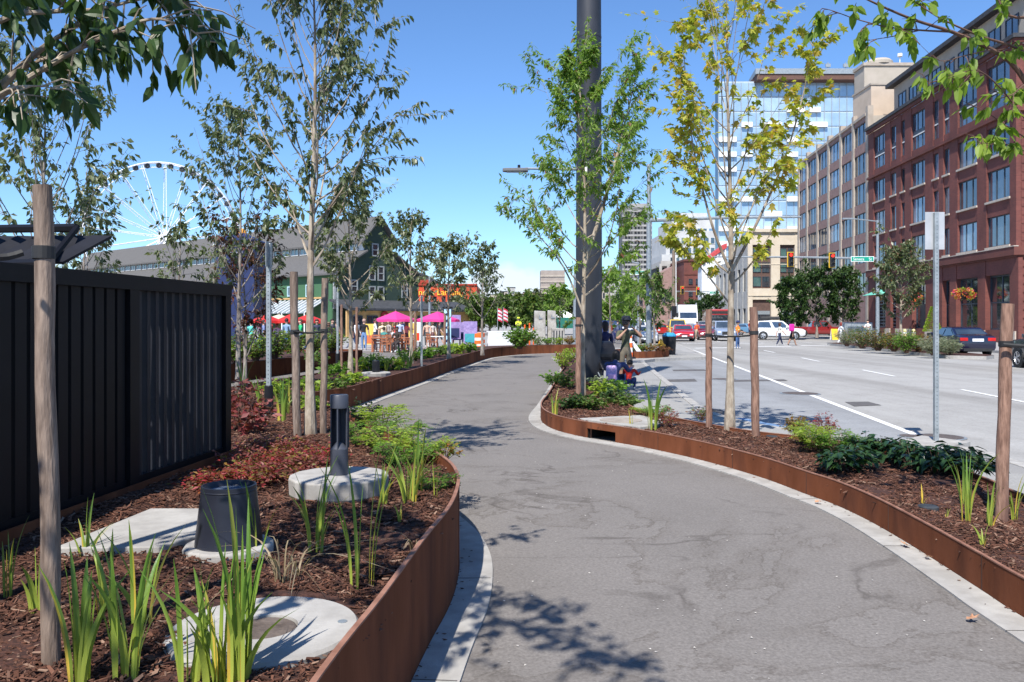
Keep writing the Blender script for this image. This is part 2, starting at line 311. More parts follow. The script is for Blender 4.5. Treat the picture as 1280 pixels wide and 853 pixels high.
# pale kerb stones along the street
def strip(pts, w0, w1, z0, z1, m, mb=None, closed=False):
    """band between offsets w0..w1 to the right of a polyline"""
    mb = mb or MB(); n = len(pts); L_, R_ = [], []
    for i in range(n):
        a = Vector(pts[max(i-1,0)][:2]); b = Vector(pts[min(i+1,n-1)][:2]); t = (b-a).normalized(); nn = Vector((t.y,-t.x))
        p = Vector(pts[i][:2]); L_.append(p+nn*w0); R_.append(p+nn*w1)
    z1s = z1 if isinstance(z1, list) else [z1]*n
    for i in range(n-1):
        a,b,c,d = L_[i],L_[i+1],R_[i+1],R_[i]
        v = [(a.x,a.y,z0),(b.x,b.y,z0),(c.x,c.y,z0),(d.x,d.y,z0),(a.x,a.y,z1s[i]),(b.x,b.y,z1s[i+1]),(c.x,c.y,z1s[i+1]),(d.x,d.y,z1s[i])]
        f = [(4,5,6,7),(0,1,5,4),(3,7,6,2)]
        if i == 0: f.append((0,4,7,3))
        if i == n-2: f.append((1,2,6,5))
        mb.add(v, f)
    return mb
def smoothline(pts, per=6):
    out = []; n = len(pts); P_ = [Vector(p) for p in pts]
    for i in range(n-1):
        p0 = P_[max(i-1,0)]; p1 = P_[i]; p2 = P_[i+1]; p3 = P_[min(i+2,n-1)]
        for k in range(per):
            t = k/per; out.append(0.5*((2*p1)+(p2-p0)*t+(2*p0-5*p1+4*p2-p3)*t*t+(3*p1-p0-3*p2+p3)*t**3))
    out.append(P_[-1]); return [tuple(p) for p in out]
kn = [k for k in kerb if 1 < k[1] < 130]
solo('kerb', strip(kn, -0.15, 0.012, -0.2, 0.016, None), M_conc, kind='structure', bevel=0.01)
# blue painted length of kerb
M_blue = mat('blue_kerb_paint', (0.10,0.20,0.36), (0.22,0.32,0.46), scale=12, rough=0.8)
bp_ = [(3.66,13.5),(3.84,12.8),(4.05,12.4),(4.3,12.0)]
solo('kerb_marking', strip(bp_, -0.149, 0.016, -0.1, 0.021, None), M_blue, kind='structure')

# street paint
def line(c, y0, y1, w=0.12, z=-0.112):
    mb = MB(); ys = np.linspace(y0, y1, max(2, int((y1-y0)/6)+1))
    for a, b in zip(ys[:-1], ys[1:]):
        mb.quad((sx_at(c,a)-w/2,a,z),(sx_at(c,a)+w/2,a,z),(sx_at(c,b)+w/2,b,z),(sx_at(c,b)-w/2,b,z))
    return mb
sheet('parking_bay', [(sx_at(-1.5,5),5),(sx_at(4.45,5),5),(sx_at(4.45,48),48),(sx_at(-1,48),48)], -0.116, M_lane)
solo('lane_marking', line(4.5, 11.5, 50, .13), M_linewhite, kind='structure')
for y0 in (1.5, 9.5, 17.4, 25.8, 35.5, 45.5): solo('lane_marking', line(8.65, y0, y0+3.4, .12), M_linewhite, kind='structure')
for y0 in (70, 84, 98, 112): solo('lane_marking', line(8.65, y0, y0+4, .14), M_linewhite, kind='structure'); 
for y0 in (70, 84, 98, 112): solo('lane_marking', line(12.0, y0, y0+4, .14), M_linewhite, kind='structure')
cb = MB()     # stop bar and zebra bars of the crossing
for c0, c1, ya in ((5.0,8.2,52.5),(9.1,12.2,55.5),(13.0,16.5,58.3)):
    cb.quad((sx_at(c0,ya),ya,-.111),(sx_at(c1,ya),ya+1.2,-.111),(sx_at(c1,ya),ya+2.0,-.111),(sx_at(c0,ya),ya+0.8,-.111))
for c0, c1, ya in ((5.0,7.6,64),(9.0,11.6,64.5),(13.0,15.5,65),(17,20,65)):
    cb.quad((sx_at(c0,ya),ya,-.111),(sx_at(c1,ya),ya+.3,-.111),(sx_at(c1,ya),ya+.9,-.111),(sx_at(c0,ya),ya+.6,-.111))
solo('crosswalk', cb, M_linewhite, kind='structure')
# dark repair patches, one painted tree shadow, and covers in the road
def patch(pxs, z=-0.1135, m=None):
    pts = [G(a,b,-0.12) for a,b in pxs]; mb = MB(); mb.add([(p.x,p.y,z) for p in pts],[tuple(range(len(pts)))]); return solo('road_patch_and_shadow', mb, m or M_patchshadow, kind='structure')
patch([(1056,503),(1085,502.5),(1102,507),(1068,508.5)]); 
patch([(862,514),(900,512),(918,521),(872,522)], m=M_patchshadow)  # cast shadow of the yellow green tree, painted as a dark sheet
patch([(829,475),(868,474),(872,477.5),(832,478)]); patch([(840,462.5),(880,462),(884,464),(842,464.5)])
patch([(905,475.5),(980,474.6),(985,476.5),(912,477.8)])
M_iron = mat('cast_iron', (0.07,0.055,0.05), (0.12,0.10,0.09), scale=30, rough=0.8, bump=0.6, bscale=50)
def manhole(px, py, r, label):
    p = G(px, py, -0.12); t = thing('manhole_cover', label, 'manhole cover', (p.x,p.y,-0.114), group='iron covers in the road')
    a = MB(); a.lathe([(r,0),(r,0.004),(r*.9,0.006)], seg=28); part('rim', a, M_galvd, t)
    b = MB(); b.lathe([(r*.88,0),(r*.88,0.008),(0.01,0.008)], seg=28); part('lid', b, M_iron, t)
manhole(1000, 492.5, 0.47, 'round iron cover in the road touching the long white line')
manhole(1175, 547, 0.36, 'round iron cover in the road behind the near sign post')
manhole(1140, 546, 0.20, 'small iron cover in the road just left of the near sign post')
manhole(905, 474.5, 0.40, 'far round iron cover in the dark bay behind the left brown stake')

# ---- corten planter walls
def zf(y, a, b, y0, y1):
    t = max(0, min(1, (y-y0)/(y1-y0))); return a + (b-a)*t
leftrim = smoothline([(-.85,-.8),(-.66,1.0),(-.56,2.45),(-.49,3.12),(-.414,4.0),(-.35,4.6),(-.335,5.1),(-.36,5.6),(-.46,6.15),(-.66,6.75),(-.98,7.6),(-1.4,8.6),(-2.0,10.3),(-2.75,12.2),(-3.3,13.4),(-3.38,13.9),(-3.22,14.5),(-2.98,15.2),(-2.76,17.6),(-2.35,21.8),(-2.0,25.9),(-1.24,33.6),(-.75,36.6),(.5,39.6),(1.8,40.9),(3.4,41.6),(4.6,42.4)], 5)
def rimz(y): return zf(y,.56,.40,6.5,13.5) + (0.03*max(0,min(1,(y-20)/10)))
def wallmesh(line_, zfun, th=0.014, z0=-0.02, skip=None):
    mb = MB(); n = len(line_); A, B = [], []
    for i in range(n):
        a = Vector(line_[max(i-1,0)][:2]); b = Vector(line_[min(i+1,n-1)][:2]); t = (b-a).normalized(); nn = Vector((t.y,-t.x)); p = Vector(line_[i][:2])
        A.append(p-nn*th); B.append(p)
    for i in range(n-1):
        za, zb = zfun(line_[i][1]), zfun(line_[i+1][1]); lo = z0
        if skip and skip[0] <= i < skip[1]: lo = 0.145
        a,b,c,d = A[i],A[i+1],B[i+1],B[i]
        mb.add([(a.x,a.y,lo),(b.x,b.y,lo),(c.x,c.y,lo),(d.x,d.y,lo),(a.x,a.y,za),(b.x,b.y,zb),(c.x,c.y,zb),(d.x,d.y,za)],
               [(4,5,6,7),(0,1,5,4),(3,7,6,2),(0,3,2,1)] + ([(0,4,7,3)] if i == 0 or (skip and i == skip[1]) else []) + ([(1,2,6,5)] if i == n-2 or (skip and i == skip[0]-1) else []))
        e = 0.004; m_ = MB()
    return mb
def rimcap(line_, zfun, th=0.018):
    mb = MB(); zz = [zfun(p[1]) + .004 for p in line_]
    return strip(line_, -th, .003, 0.0, zz, None, mb) if False else capstrip(line_, zz, th)
def capstrip(line_, zz, th):
    mb = MB(); n = len(line_); A, B = [], []
    for i in range(n):
        a = Vector(line_[max(i-1,0)][:2]); b = Vector(line_[min(i+1,n-1)][:2]); t = (b-a).normalized(); nn = Vector((t.y,-t.x)); p = Vector(line_[i][:2])
        A.append(p-nn*th); B.append(p+nn*.003)
    for i in range(n-1):
        a,b,c,d = A[i],A[i+1],B[i+1],B[i]
        v = [(q.x,q.y,z-.008) for q,z in ((a,zz[i]),(b,zz[i+1]),(c,zz[i+1]),(d,zz[i]))] + [(q.x,q.y,z) for q,z in ((a,zz[i]),(b,zz[i+1]),(c,zz[i+1]),(d,zz[i]))]
        mb.add(v, [(4,5,6,7),(0,1,5,4),(3,7,6,2)])
    return mb
def seams(line_, zfun, step, parent, z0=0.0):
    """slim proud joint plates between the steel sheets, each its own part"""
    acc = 0; last = Vector(line_[0][:2])
    for i in range(1, len(line_)-1):
        p = Vector(line_[i][:2]); acc += (p-last).length; last = p
        if acc > step and p.y < 24:
            acc = 0; t = (Vector(line_[i+1][:2])-p).normalized(); nn = Vector((t.y,-t.x)); z = zfun(p.y); mb = MB()
            mb.obox(p, t, nn, -.004, .004, .0005, .003, z0+.017, z-.006); part('joint', mb, mat('dark_joint',(0.05,.02,.014),(0.08,.035,.02)), parent, world=True)
wl = thing('planter_wall', 'long curved rusty steel planter wall on the left of the path', 'planter wall', (-.335,5.1,0))
wpart = part('steel_sheet', wallmesh(leftrim, rimz), M_corten, wl, world=True, smooth=True); part('rim', rimcap(leftrim, rimz), M_cortentop, wl, world=True); seams(leftrim, rimz, 2.9, wl)
rightfront = smoothline([(1.9,36.0),(1.95,30.0),(1.67,26),(1.31,22.3),(.73,16.2),(.52,14.3),(.47,13.4),(.51,12.7),(.66,12.0),(.97,11.35),(1.29,10.92),(1.72,10.3),(2.18,9.4),(2.53,8.4),(2.7,7.58),(2.8,7.1),(2.84,6.48),(2.82,5.69),(2.77,4.87),(2.74,4.4),(2.72,3.0),(2.85,1.0),(3.0,-1.5)], 6)
# the scupper opening sits about (727..760, 545)
sk = [i for i,p in enumerate(rightfront) if 1.00 < p[0] < 1.36 and 10.75 < p[1] < 11.5]
rz_ = lambda y: zf(y, .225, .235, 8, 13)
wr = thing('planter_wall', 'low sunlit rusty steel planter wall with a drain opening, right of the path', 'planter wall', (2.8,7.1,0))
part('steel_sheet', wallmesh(rightfront, rz_, skip=(sk[0], sk[-1])), M_corten, wr, world=True, smooth=True)
part('rim', capstrip(rightfront, [rz_(p[1])+.004 for p in rightfront], .018), M_cortentop, wr, world=True); seams(rightfront, rz_, 1.25, wr)
tun = MB(); pa, pb = Vector(rightfront[sk[0]][:2]), Vector(rightfront[sk[-1]][:2]); tt = (pb-pa).normalized(); nn_ = Vector((-tt.y, tt.x)); LL = (pb-pa).length
if nn_.dot(Vector((1,0.6))) < 0: nn_ = -nn_
tun.obox(pa, tt, nn_, 0, LL, .02, .45, .146, .15); tun.obox(pa, tt, nn_, -.02, 0, .02, .45, 0, .15); tun.obox(pa, tt, nn_, LL, LL+.02, .02, .45, 0, .15); tun.obox(pa, tt, nn_, 0, LL, .45, .46, 0, .15)
part('drain_opening', tun, mat('drain_dark',(0.012,.008,.006),(0.02,.013,.01)), wr, world=True)
rightback = smoothline([(2.9,-1.5),(3.9,1.0),(4.05,4.0),(4.10,6.6),(4.19,7.27),(4.2,8.2),(4.0,9.2),(3.55,9.9),(2.95,10.6),(2.35,11.9),(2.0,13.1),(1.95,15),(2.05,20),(2.35,27),(2.4,34),(2.1,36)], 5)
wb = thing('planter_wall', 'low rusty steel edging between the right planting bed and the street sidewalk', 'planter wall', (4.1,6.6,0))
part('steel_sheet', wallmesh(rightback, lambda y: .215), M_corten, wb, world=True, smooth=True); part('rim', capstrip(rightback, [.22]*len(rightback), .018), M_cortentop, wb, world=True)
# the pale concrete ribbon at the foot of the walls
def ribbon(line_, w0, w1):
    return strip(line_, w0, w1, -.02, .016, None)
solo('concrete_ribbon', ribbon(leftrim, .002, .215), M_conc, kind='structure')
solo('concrete_ribbon', ribbon(rightfront, .002, .2), M_conc, kind='structure')
M_gap = mat('ribbon_joint',(0.08,.075,.07),(0.12,.11,.1))
def ribbonjoints(line_, step):
    mb = MB(); acc = 0; last = Vector(line_[0][:2])
    for i in range(1, len(line_)-1):
        p = Vector(line_[i][:2]); acc += (p-last).length; last = p
        if acc > step:
            acc = 0; t = (Vector(line_[i+1][:2])-p).normalized(); nn = Vector((t.y,-t.x)); mb.obox(p, t, nn, -.004, .004, .004, .203, .0162, .0175)
    solo('ribbon_joint', mb, M_gap, kind='structure')
ribbonjoints(leftrim, 1.35); ribbonjoints(rightfront, 1.5)

# ---- planting beds (soil sheets inside the walls)
def soilz(x, y):
    return zf(y,.47,.345,6,13) + 0.02*math.sin(x*3.1+y*1.7) + 0.012*math.sin(x*7.3-y*5.1) + (0.03*max(0,min(1,(y-20)/10)))
def bedmesh(poly, zfun, step):
    bm = bmesh.new(); vs = [bm.verts.new((p[0],p[1],0)) for p in poly]; f = bm.faces.new(vs)
    bmesh.ops.triangulate(bm, faces=[f])
    x0=min(p[0] for p in poly); x1=max(p[0] for p in poly); y0=min(p[1] for p in poly); y1=max(p[1] for p in poly)
    n = int((y1-y0)/step)
    for k in range(1, n): bmesh.ops.bisect_plane(bm, geom=bm.verts[:]+bm.edges[:]+bm.faces[:], plane_co=(0,y0+k*step,0), plane_no=(0,1,0))
    n = int((x1-x0)/step)
    for k in range(1, n): bmesh.ops.bisect_plane(bm, geom=bm.verts[:]+bm.edges[:]+bm.faces[:], plane_co=(x0+k*step,0,0), plane_no=(1,0,0))
    for v in bm.verts: v.co.z = zfun(v.co.x, v.co.y)
    mb = MB(); bm.verts.index_update(); mb.v = [tuple(v.co) for v in bm.verts]; mb.f = [tuple(v.index for v in f.verts) for f in bm.faces]; mb.m = [0]*len(mb.f); bm.free(); return mb
inner = [(p[0]-.012, p[1]) for p in leftrim if p[1] <= 36]
polyL = inner + [(-2.6,37.5),(-3.2,34),(-4.0,26),(-4.6,20),(-5.3,15.5),(-6.2,13.0),(-6.8,9.5),(-5.6,7.3),(-2.5,7.15),(-2.78,4.3),(-3.3,-.8)]
solo('planting_bed', bedmesh(polyL, soilz, .35), M_soil, kind='structure', smooth=True)
bedfar = [(p[0],p[1]) for p in leftrim if p[1] >= 35]
polyF = [(p[0], p[1]+.012) for p in bedfar] + [(4.6,44.2),(1.5,43.4),(-1.0,41.0),(-2.6,37.5)]
solo('planting_bed', bedmesh(polyF, lambda x,y: .39, 1.0), M_soil, kind='structure')
szr = lambda x, y: .165 + .012*math.sin(x*5+y*3) + .01*math.sin(x*11-y*6)
polyR = [(p[0]+.01, p[1]) for p in rightfront[::-1]] + [(p[0]-.016, p[1]) for p in rightback[::-1]][1:-1]
solo('planting_bed', bedmesh(polyR, szr, .35), M_soil, kind='structure', smooth=True)
# back strip edging of the far left bed
edge2 = [(-5.3,15.5),(-4.6,20),(-4.0,26),(-3.2,34),(-2.6,37.5),(-1.0,41.0),(1.5,43.4),(4.6,44.2)]
e2 = thing('planter_wall', 'rear rusty edging of the far planting bed beside the plaza', 'planter wall', (-4.6,20,0))
part('steel_sheet', wallmesh(edge2, lambda y: .37), M_corten, e2, world=True)

def inpoly(x, y, poly):
    c = False; n = len(poly); j = n-1
    for i in range(n):
        xi, yi = poly[i][0], poly[i][1]; xj, yj = poly[j][0], poly[j][1]
        if (yi > y) != (yj > y) and x < (xj-xi)*(y-yi)/(yj-yi)+xi: c = not c
        j = i
    return c
# bark mulch: loose chips, one object for each bed (nobody could count them)
EXC = [(-.92,3.10,.335),(-1.36,4.11,.21),(-1.15,5.50,.33),(1.55,11.8,.45)]; SLAB = [(-2.20,3.96),(-1.70,3.98),(-1.52,4.30),(-1.72,4.80),(-2.10,4.80)]
def chips(poly, zfun, n, ylim, seed, label, near=1.0):
    rnd = random.Random(seed); V, Fc = [], []; tries = 0; k = 0
    xs = [p[0] for p in poly]; ylo, yhi = ylim
    while k < n and tries < n*12:
        tries += 1
        y = ylo*(yhi/ylo)**rnd.random(); x = rnd.uniform(min(xs), max(xs))
        if not inpoly(x, y, poly): continue
        if any((x-ex)**2+(y-ey)**2 < er*er for ex,ey,er in EXC) or inpoly(x,y,SLAB): continue
        s = (0.0048 + 0.0105*rnd.random()**2.4) * (0.8 + 0.07*y); a = rnd.random()*6.283; l = s*(1.0+1.6*rnd.random()); wd = s*(.28+.3*rnd.random())
        t = Vector((math.cos(a), math.sin(a), rnd.uniform(-.45,.45))).normalized(); b = Vector((-math.sin(a), math.cos(a), rnd.uniform(-.6,.6))).normalized(); nn = t.cross(b).normalized()
        c = Vector((x, y, zfun(x,y) + .002 + rnd.random()*.014)); th = nn*(s*.14)
        b0 = len(V)
        for q in (c-t*l-b*wd, c+t*l*.8-b*wd*.6, c+t*l+b*wd*.7, c-t*l*.7+b*wd): V.append(tuple(q+th))
        for q in (c-t*l-b*wd, c+t*l*.8-b*wd*.6, c+t*l+b*wd*.7, c-t*l*.7+b*wd): V.append(tuple(q-th))
        Fc += [(b0,b0+1,b0+2,b0+3),(b0,b0+4,b0+5,b0+1),(b0+1,b0+5,b0+6,b0+2),(b0+2,b0+6,b0+7,b0+3),(b0+3,b0+7,b0+4,b0)]; k += 1
    me = bpy.data.meshes.new('mulch'); me.from_pydata(V, [], Fc); o = link_mesh('mulch', me, M_chip); tag(o, label, 'mulch', kind='stuff')
chips(polyL, soilz, 80000, (1.9, 18), 3, 'reddish brown bark mulch covering the left planting bed')
chips(polyR, szr, 34000, (3.6, 20), 4, 'reddish brown bark mulch covering the right planting bed')

# rear planter on the plaza, left
pb_poly = [(-7.4,20.5),(-5.75,31.8),(-6.4,32.8),(-16,31.0),(-17,21),(-10,19.5)]
pw = thing('planter', 'rusty steel planter with a clipped hedge on the plaza at far left', 'planter', (-7.2,21.4,0))
ring = pb_poly + [pb_poly[0], pb_poly[1]]
part('steel_sheet', wallmesh(ring, lambda y: .50), M_corten, pw, world=True); 
bp2 = MB(); bp2.add([(p[0],p[1],.43) for p in pb_poly],[tuple(range(len(pb_poly)))]); part('soil', bp2, M_soil, pw, world=True)
# small planter right of the big pole
pc = [(4.35,35.6),(5.9,35.9),(7.0,37.2),(7.1,38.2),(6.3,39.4),(4.6,38.4)]
pc = smoothline(pc + [pc[0]], 4)
pt_ = thing('planter', 'small low rusty planter with hydrant behind it at the sidewalk corner', 'planter', (5.7,37,0))
part('steel_sheet', wallmesh(pc + [pc[1]], lambda y: .30), M_corten, pt_, world=True); bp3 = MB(); bp3.add([(p[0],p[1],.24) for p in pc[:-1]],[tuple(range(len(pc)-1))]); part('soil', bp3, M_soil, pt_, world=True)

# far kerb of the street: planted median, sidewalk and raised dock before the brick building
med = [(sx_at(15.15,38.2),38.2),(sx_at(16.6,37.2),37.2),(sx_at(17.4,38.2),38.2),(sx_at(17.4,60),60),(sx_at(16.4,61.5),61.5),(sx_at(15.2,60),60)]
mm_ = MB(); mm_.prism(med, -.2, .03); solo('median_kerb', mm_, M_conc, kind='structure')
mm_ = MB(); mm_.prism([(p[0]*.992+.22, p[1]*.992+.4) for p in med], .0, .045); solo('median_bed', mm_, M_soil, kind='structure')
fs = MB(); fs.prism([(sx_at(20.6,15),15),(150,15),(150,640),(sx_at(20.6,640),640)], -.2, .02); solo('far_sidewalk', fs, M_plaza, kind='structure')
# distant hills
def hill(name, x0, x1, y, h, m, seed, dep=200, label=None):
    rnd = random.Random(seed); mb = MB(); n = 40; prev = None; ph = [rnd.random()*6 for _ in range(4)]
    for i in range(n+1):
        x = x0+(x1-x0)*i/n; t = i/n; z = h*(0.55+.25*math.sin(t*5+ph[0])+.12*math.sin(t*13+ph[1])+.08*math.sin(t*29+ph[2]))*min(1,4*t,4*(1-t)+.15)
        cur = [(x,y,-1),(x,y+dep*.25,z*.8),(x,y+dep*.6,z),(x,y+dep,-1)]
        if prev:
            for k in range(3): mb.quad(prev[k],cur[k],cur[k+1],prev[k+1])
        prev = cur
    return solo(name, mb, m, kind='structure', smooth=True)
M_hill = mat('wooded_hill', (0.045,0.06,0.04), (0.10,0.11,0.085), scale=0.06, rough=0.95, detail=12)
hill('hill', -150, 140, 620, 24, M_hill, 3); hill('hill', 120, 900, 800, 40, M_hill, 9); hill('hill', -300,10, 900, 20, M_hill, 5)
# ================================================================== VEGETATION BUILDERS
def leaf(mb, p, d, nrm, l, wd, lv=0, mi=0, droop=0.25, star=False):
    d = d.normalized(); s = d.cross(nrm)
    if s.length < 1e-4: s = d.orthogonal()
    s.normalize(); n = s.cross(d)
    b = len(mb.v)
    if lv == 0:
        m = p + d*l*.5 - n*l*.06
        q = p + d*l - Vector((0,0,1))*l*droop*.5
        for v in (p, m + s*wd*.5 + n*l*.08, q, m - s*wd*.5 + n*l*.08): mb.v.append((v.x,v.y,v.z))
        mb.f += [(b,b+1,b+2),(b,b+2,b+3)]; mb.m += [mi,mi]
    elif lv == 2:      # lobed (maple-like) leaf: five points
        c = p + d*l*.42
        pts = [p]
        for a, r in ((-2.2,.42),(-1.65,.25),(-1.05,.62),(-.55,.30),(0,.62),(.55,.30),(1.05,.62),(1.65,.25),(2.2,.42)):
            v = c + (d*math.cos(a) + s*math.sin(a))*l*r - Vector((0,0,1))*l*droop*r*r
            pts.append(v)
        for v in pts + [c + n*l*.04]: mb.v.append((v.x,v.y,v.z))
        k = len(pts)
        for i in range(k): mb.f.append((b+i, b+(i+1)%k, b+k)); mb.m.append(mi)
    else:
        dn = Vector((0,0,1))*l*droop
        m1 = p + d*l*.33 - dn*.12; m2 = p + d*l*.7 - dn*.45; q = p + d*l - dn
        vs_ = (p, m1 + s*wd*.46 + n*wd*.14, m2 + s*wd*.36 + n*wd*.10, q, m2 - s*wd*.36 + n*wd*.10, m1 - s*wd*.46 + n*wd*.14, m1, m2)
        for v in vs_: mb.v.append((v.x,v.y,v.z))
        mb.f += [(b,b+1,b+6),(b+1,b+2,b+7,b+6),(b+2,b+3,b+7),(b+3,b+4,b+7),(b+4,b+5,b+6,b+7),(b+5,b,b+6)]; mb.m += [mi]*6

LM = {
 'dogwood': leafmat('leaf_grey_green', [(0.055,0.080,0.032),(0.10,0.13,0.055),(0.17,0.195,0.105),(0.08,0.11,0.04),(0.23,0.235,0.15)], trans=0.32, rough=0.38),
 'dark': leafmat('leaf_dark_green', [(0.022,0.05,0.014),(0.04,0.08,0.02),(0.07,0.12,0.035)], trans=0.3, rough=0.4),
 'fresh': leafmat('leaf_fresh_green', [(0.10,0.18,0.03),(0.16,0.26,0.045),(0.24,0.34,0.08),(0.13,0.21,0.04)], trans=0.48),
 'yellow': leafmat('leaf_yellow_green', [(0.20,0.25,0.035),(0.34,0.37,0.05),(0.48,0.44,0.07),(0.26,0.31,0.045),(0.52,0.35,0.06)], trans=0.45),
 'gold': leafmat('leaf_gold', [(0.35,0.28,0.05),(0.42,0.25,0.05),(0.40,0.34,0.07)], trans=0.4),
 'russet': leafmat('leaf_russet', [(0.16,0.05,0.03),(0.11,0.06,0.035),(0.22,0.09,0.04),(0.08,0.07,0.03)], trans=0.35),
 'bright': leafmat('leaf_bright_green', [(0.10,0.17,0.02),(0.17,0.26,0.03),(0.25,0.34,0.06)], trans=0.5),
 'lime': leafmat('leaf_lime', [(0.20,0.30,0.03),(0.30,0.38,0.05),(0.14,0.24,0.03)], trans=0.4),
 'fern': leafmat('leaf_fern_green', [(0.07,0.15,0.02),(0.11,0.22,0.03),(0.17,0.28,0.045)], trans=0.4),
 'red': leafmat('leaf_red', [(0.24,0.025,0.03),(0.36,0.045,0.055),(0.16,0.04,0.03),(0.14,0.10,0.04)], trans=0.35),
 'maroon': leafmat('leaf_maroon', [(0.15,0.028,0.03),(0.25,0.06,0.055),(0.10,0.035,0.025),(0.30,0.12,0.09)], trans=0.25),
 'orange': leafmat('leaf_orange_green', [(0.13,0.16,0.03),(0.26,0.13,0.03),(0.20,0.18,0.04),(0.30,0.09,0.03)], trans=0.35),
 'hell': leafmat('leaf_deep_green', [(0.012,0.035,0.012),(0.022,0.055,0.02),(0.035,0.075,0.03)], trans=0.15, rough=0.3),
 'grey': leafmat('leaf_silver_green', [(0.17,0.21,0.13),(0.25,0.28,0.18),(0.32,0.33,0.23)], trans=0.25),
 'hedge': leafmat('leaf_hedge', [(0.05,0.10,0.02),(0.09,0.16,0.03),(0.13,0.20,0.05),(0.10,0.11,0.03)], trans=0.35),
 'dry': leafmat('leaf_straw', [(0.28,0.21,0.12),(0.38,0.31,0.20),(0.20,0.14,0.08)], trans=0.2),
 'redtree': leafmat('leaf_bronze', [(0.05,0.035,0.02),(0.09,0.05,0.03),(0.16,0.045,0.03),(0.055,0.055,0.025)], trans=0.3),
}
def rv(rnd, s=1.0): return Vector((rnd.gauss(0,s), rnd.gauss(0,s), rnd.gauss(0,s)))
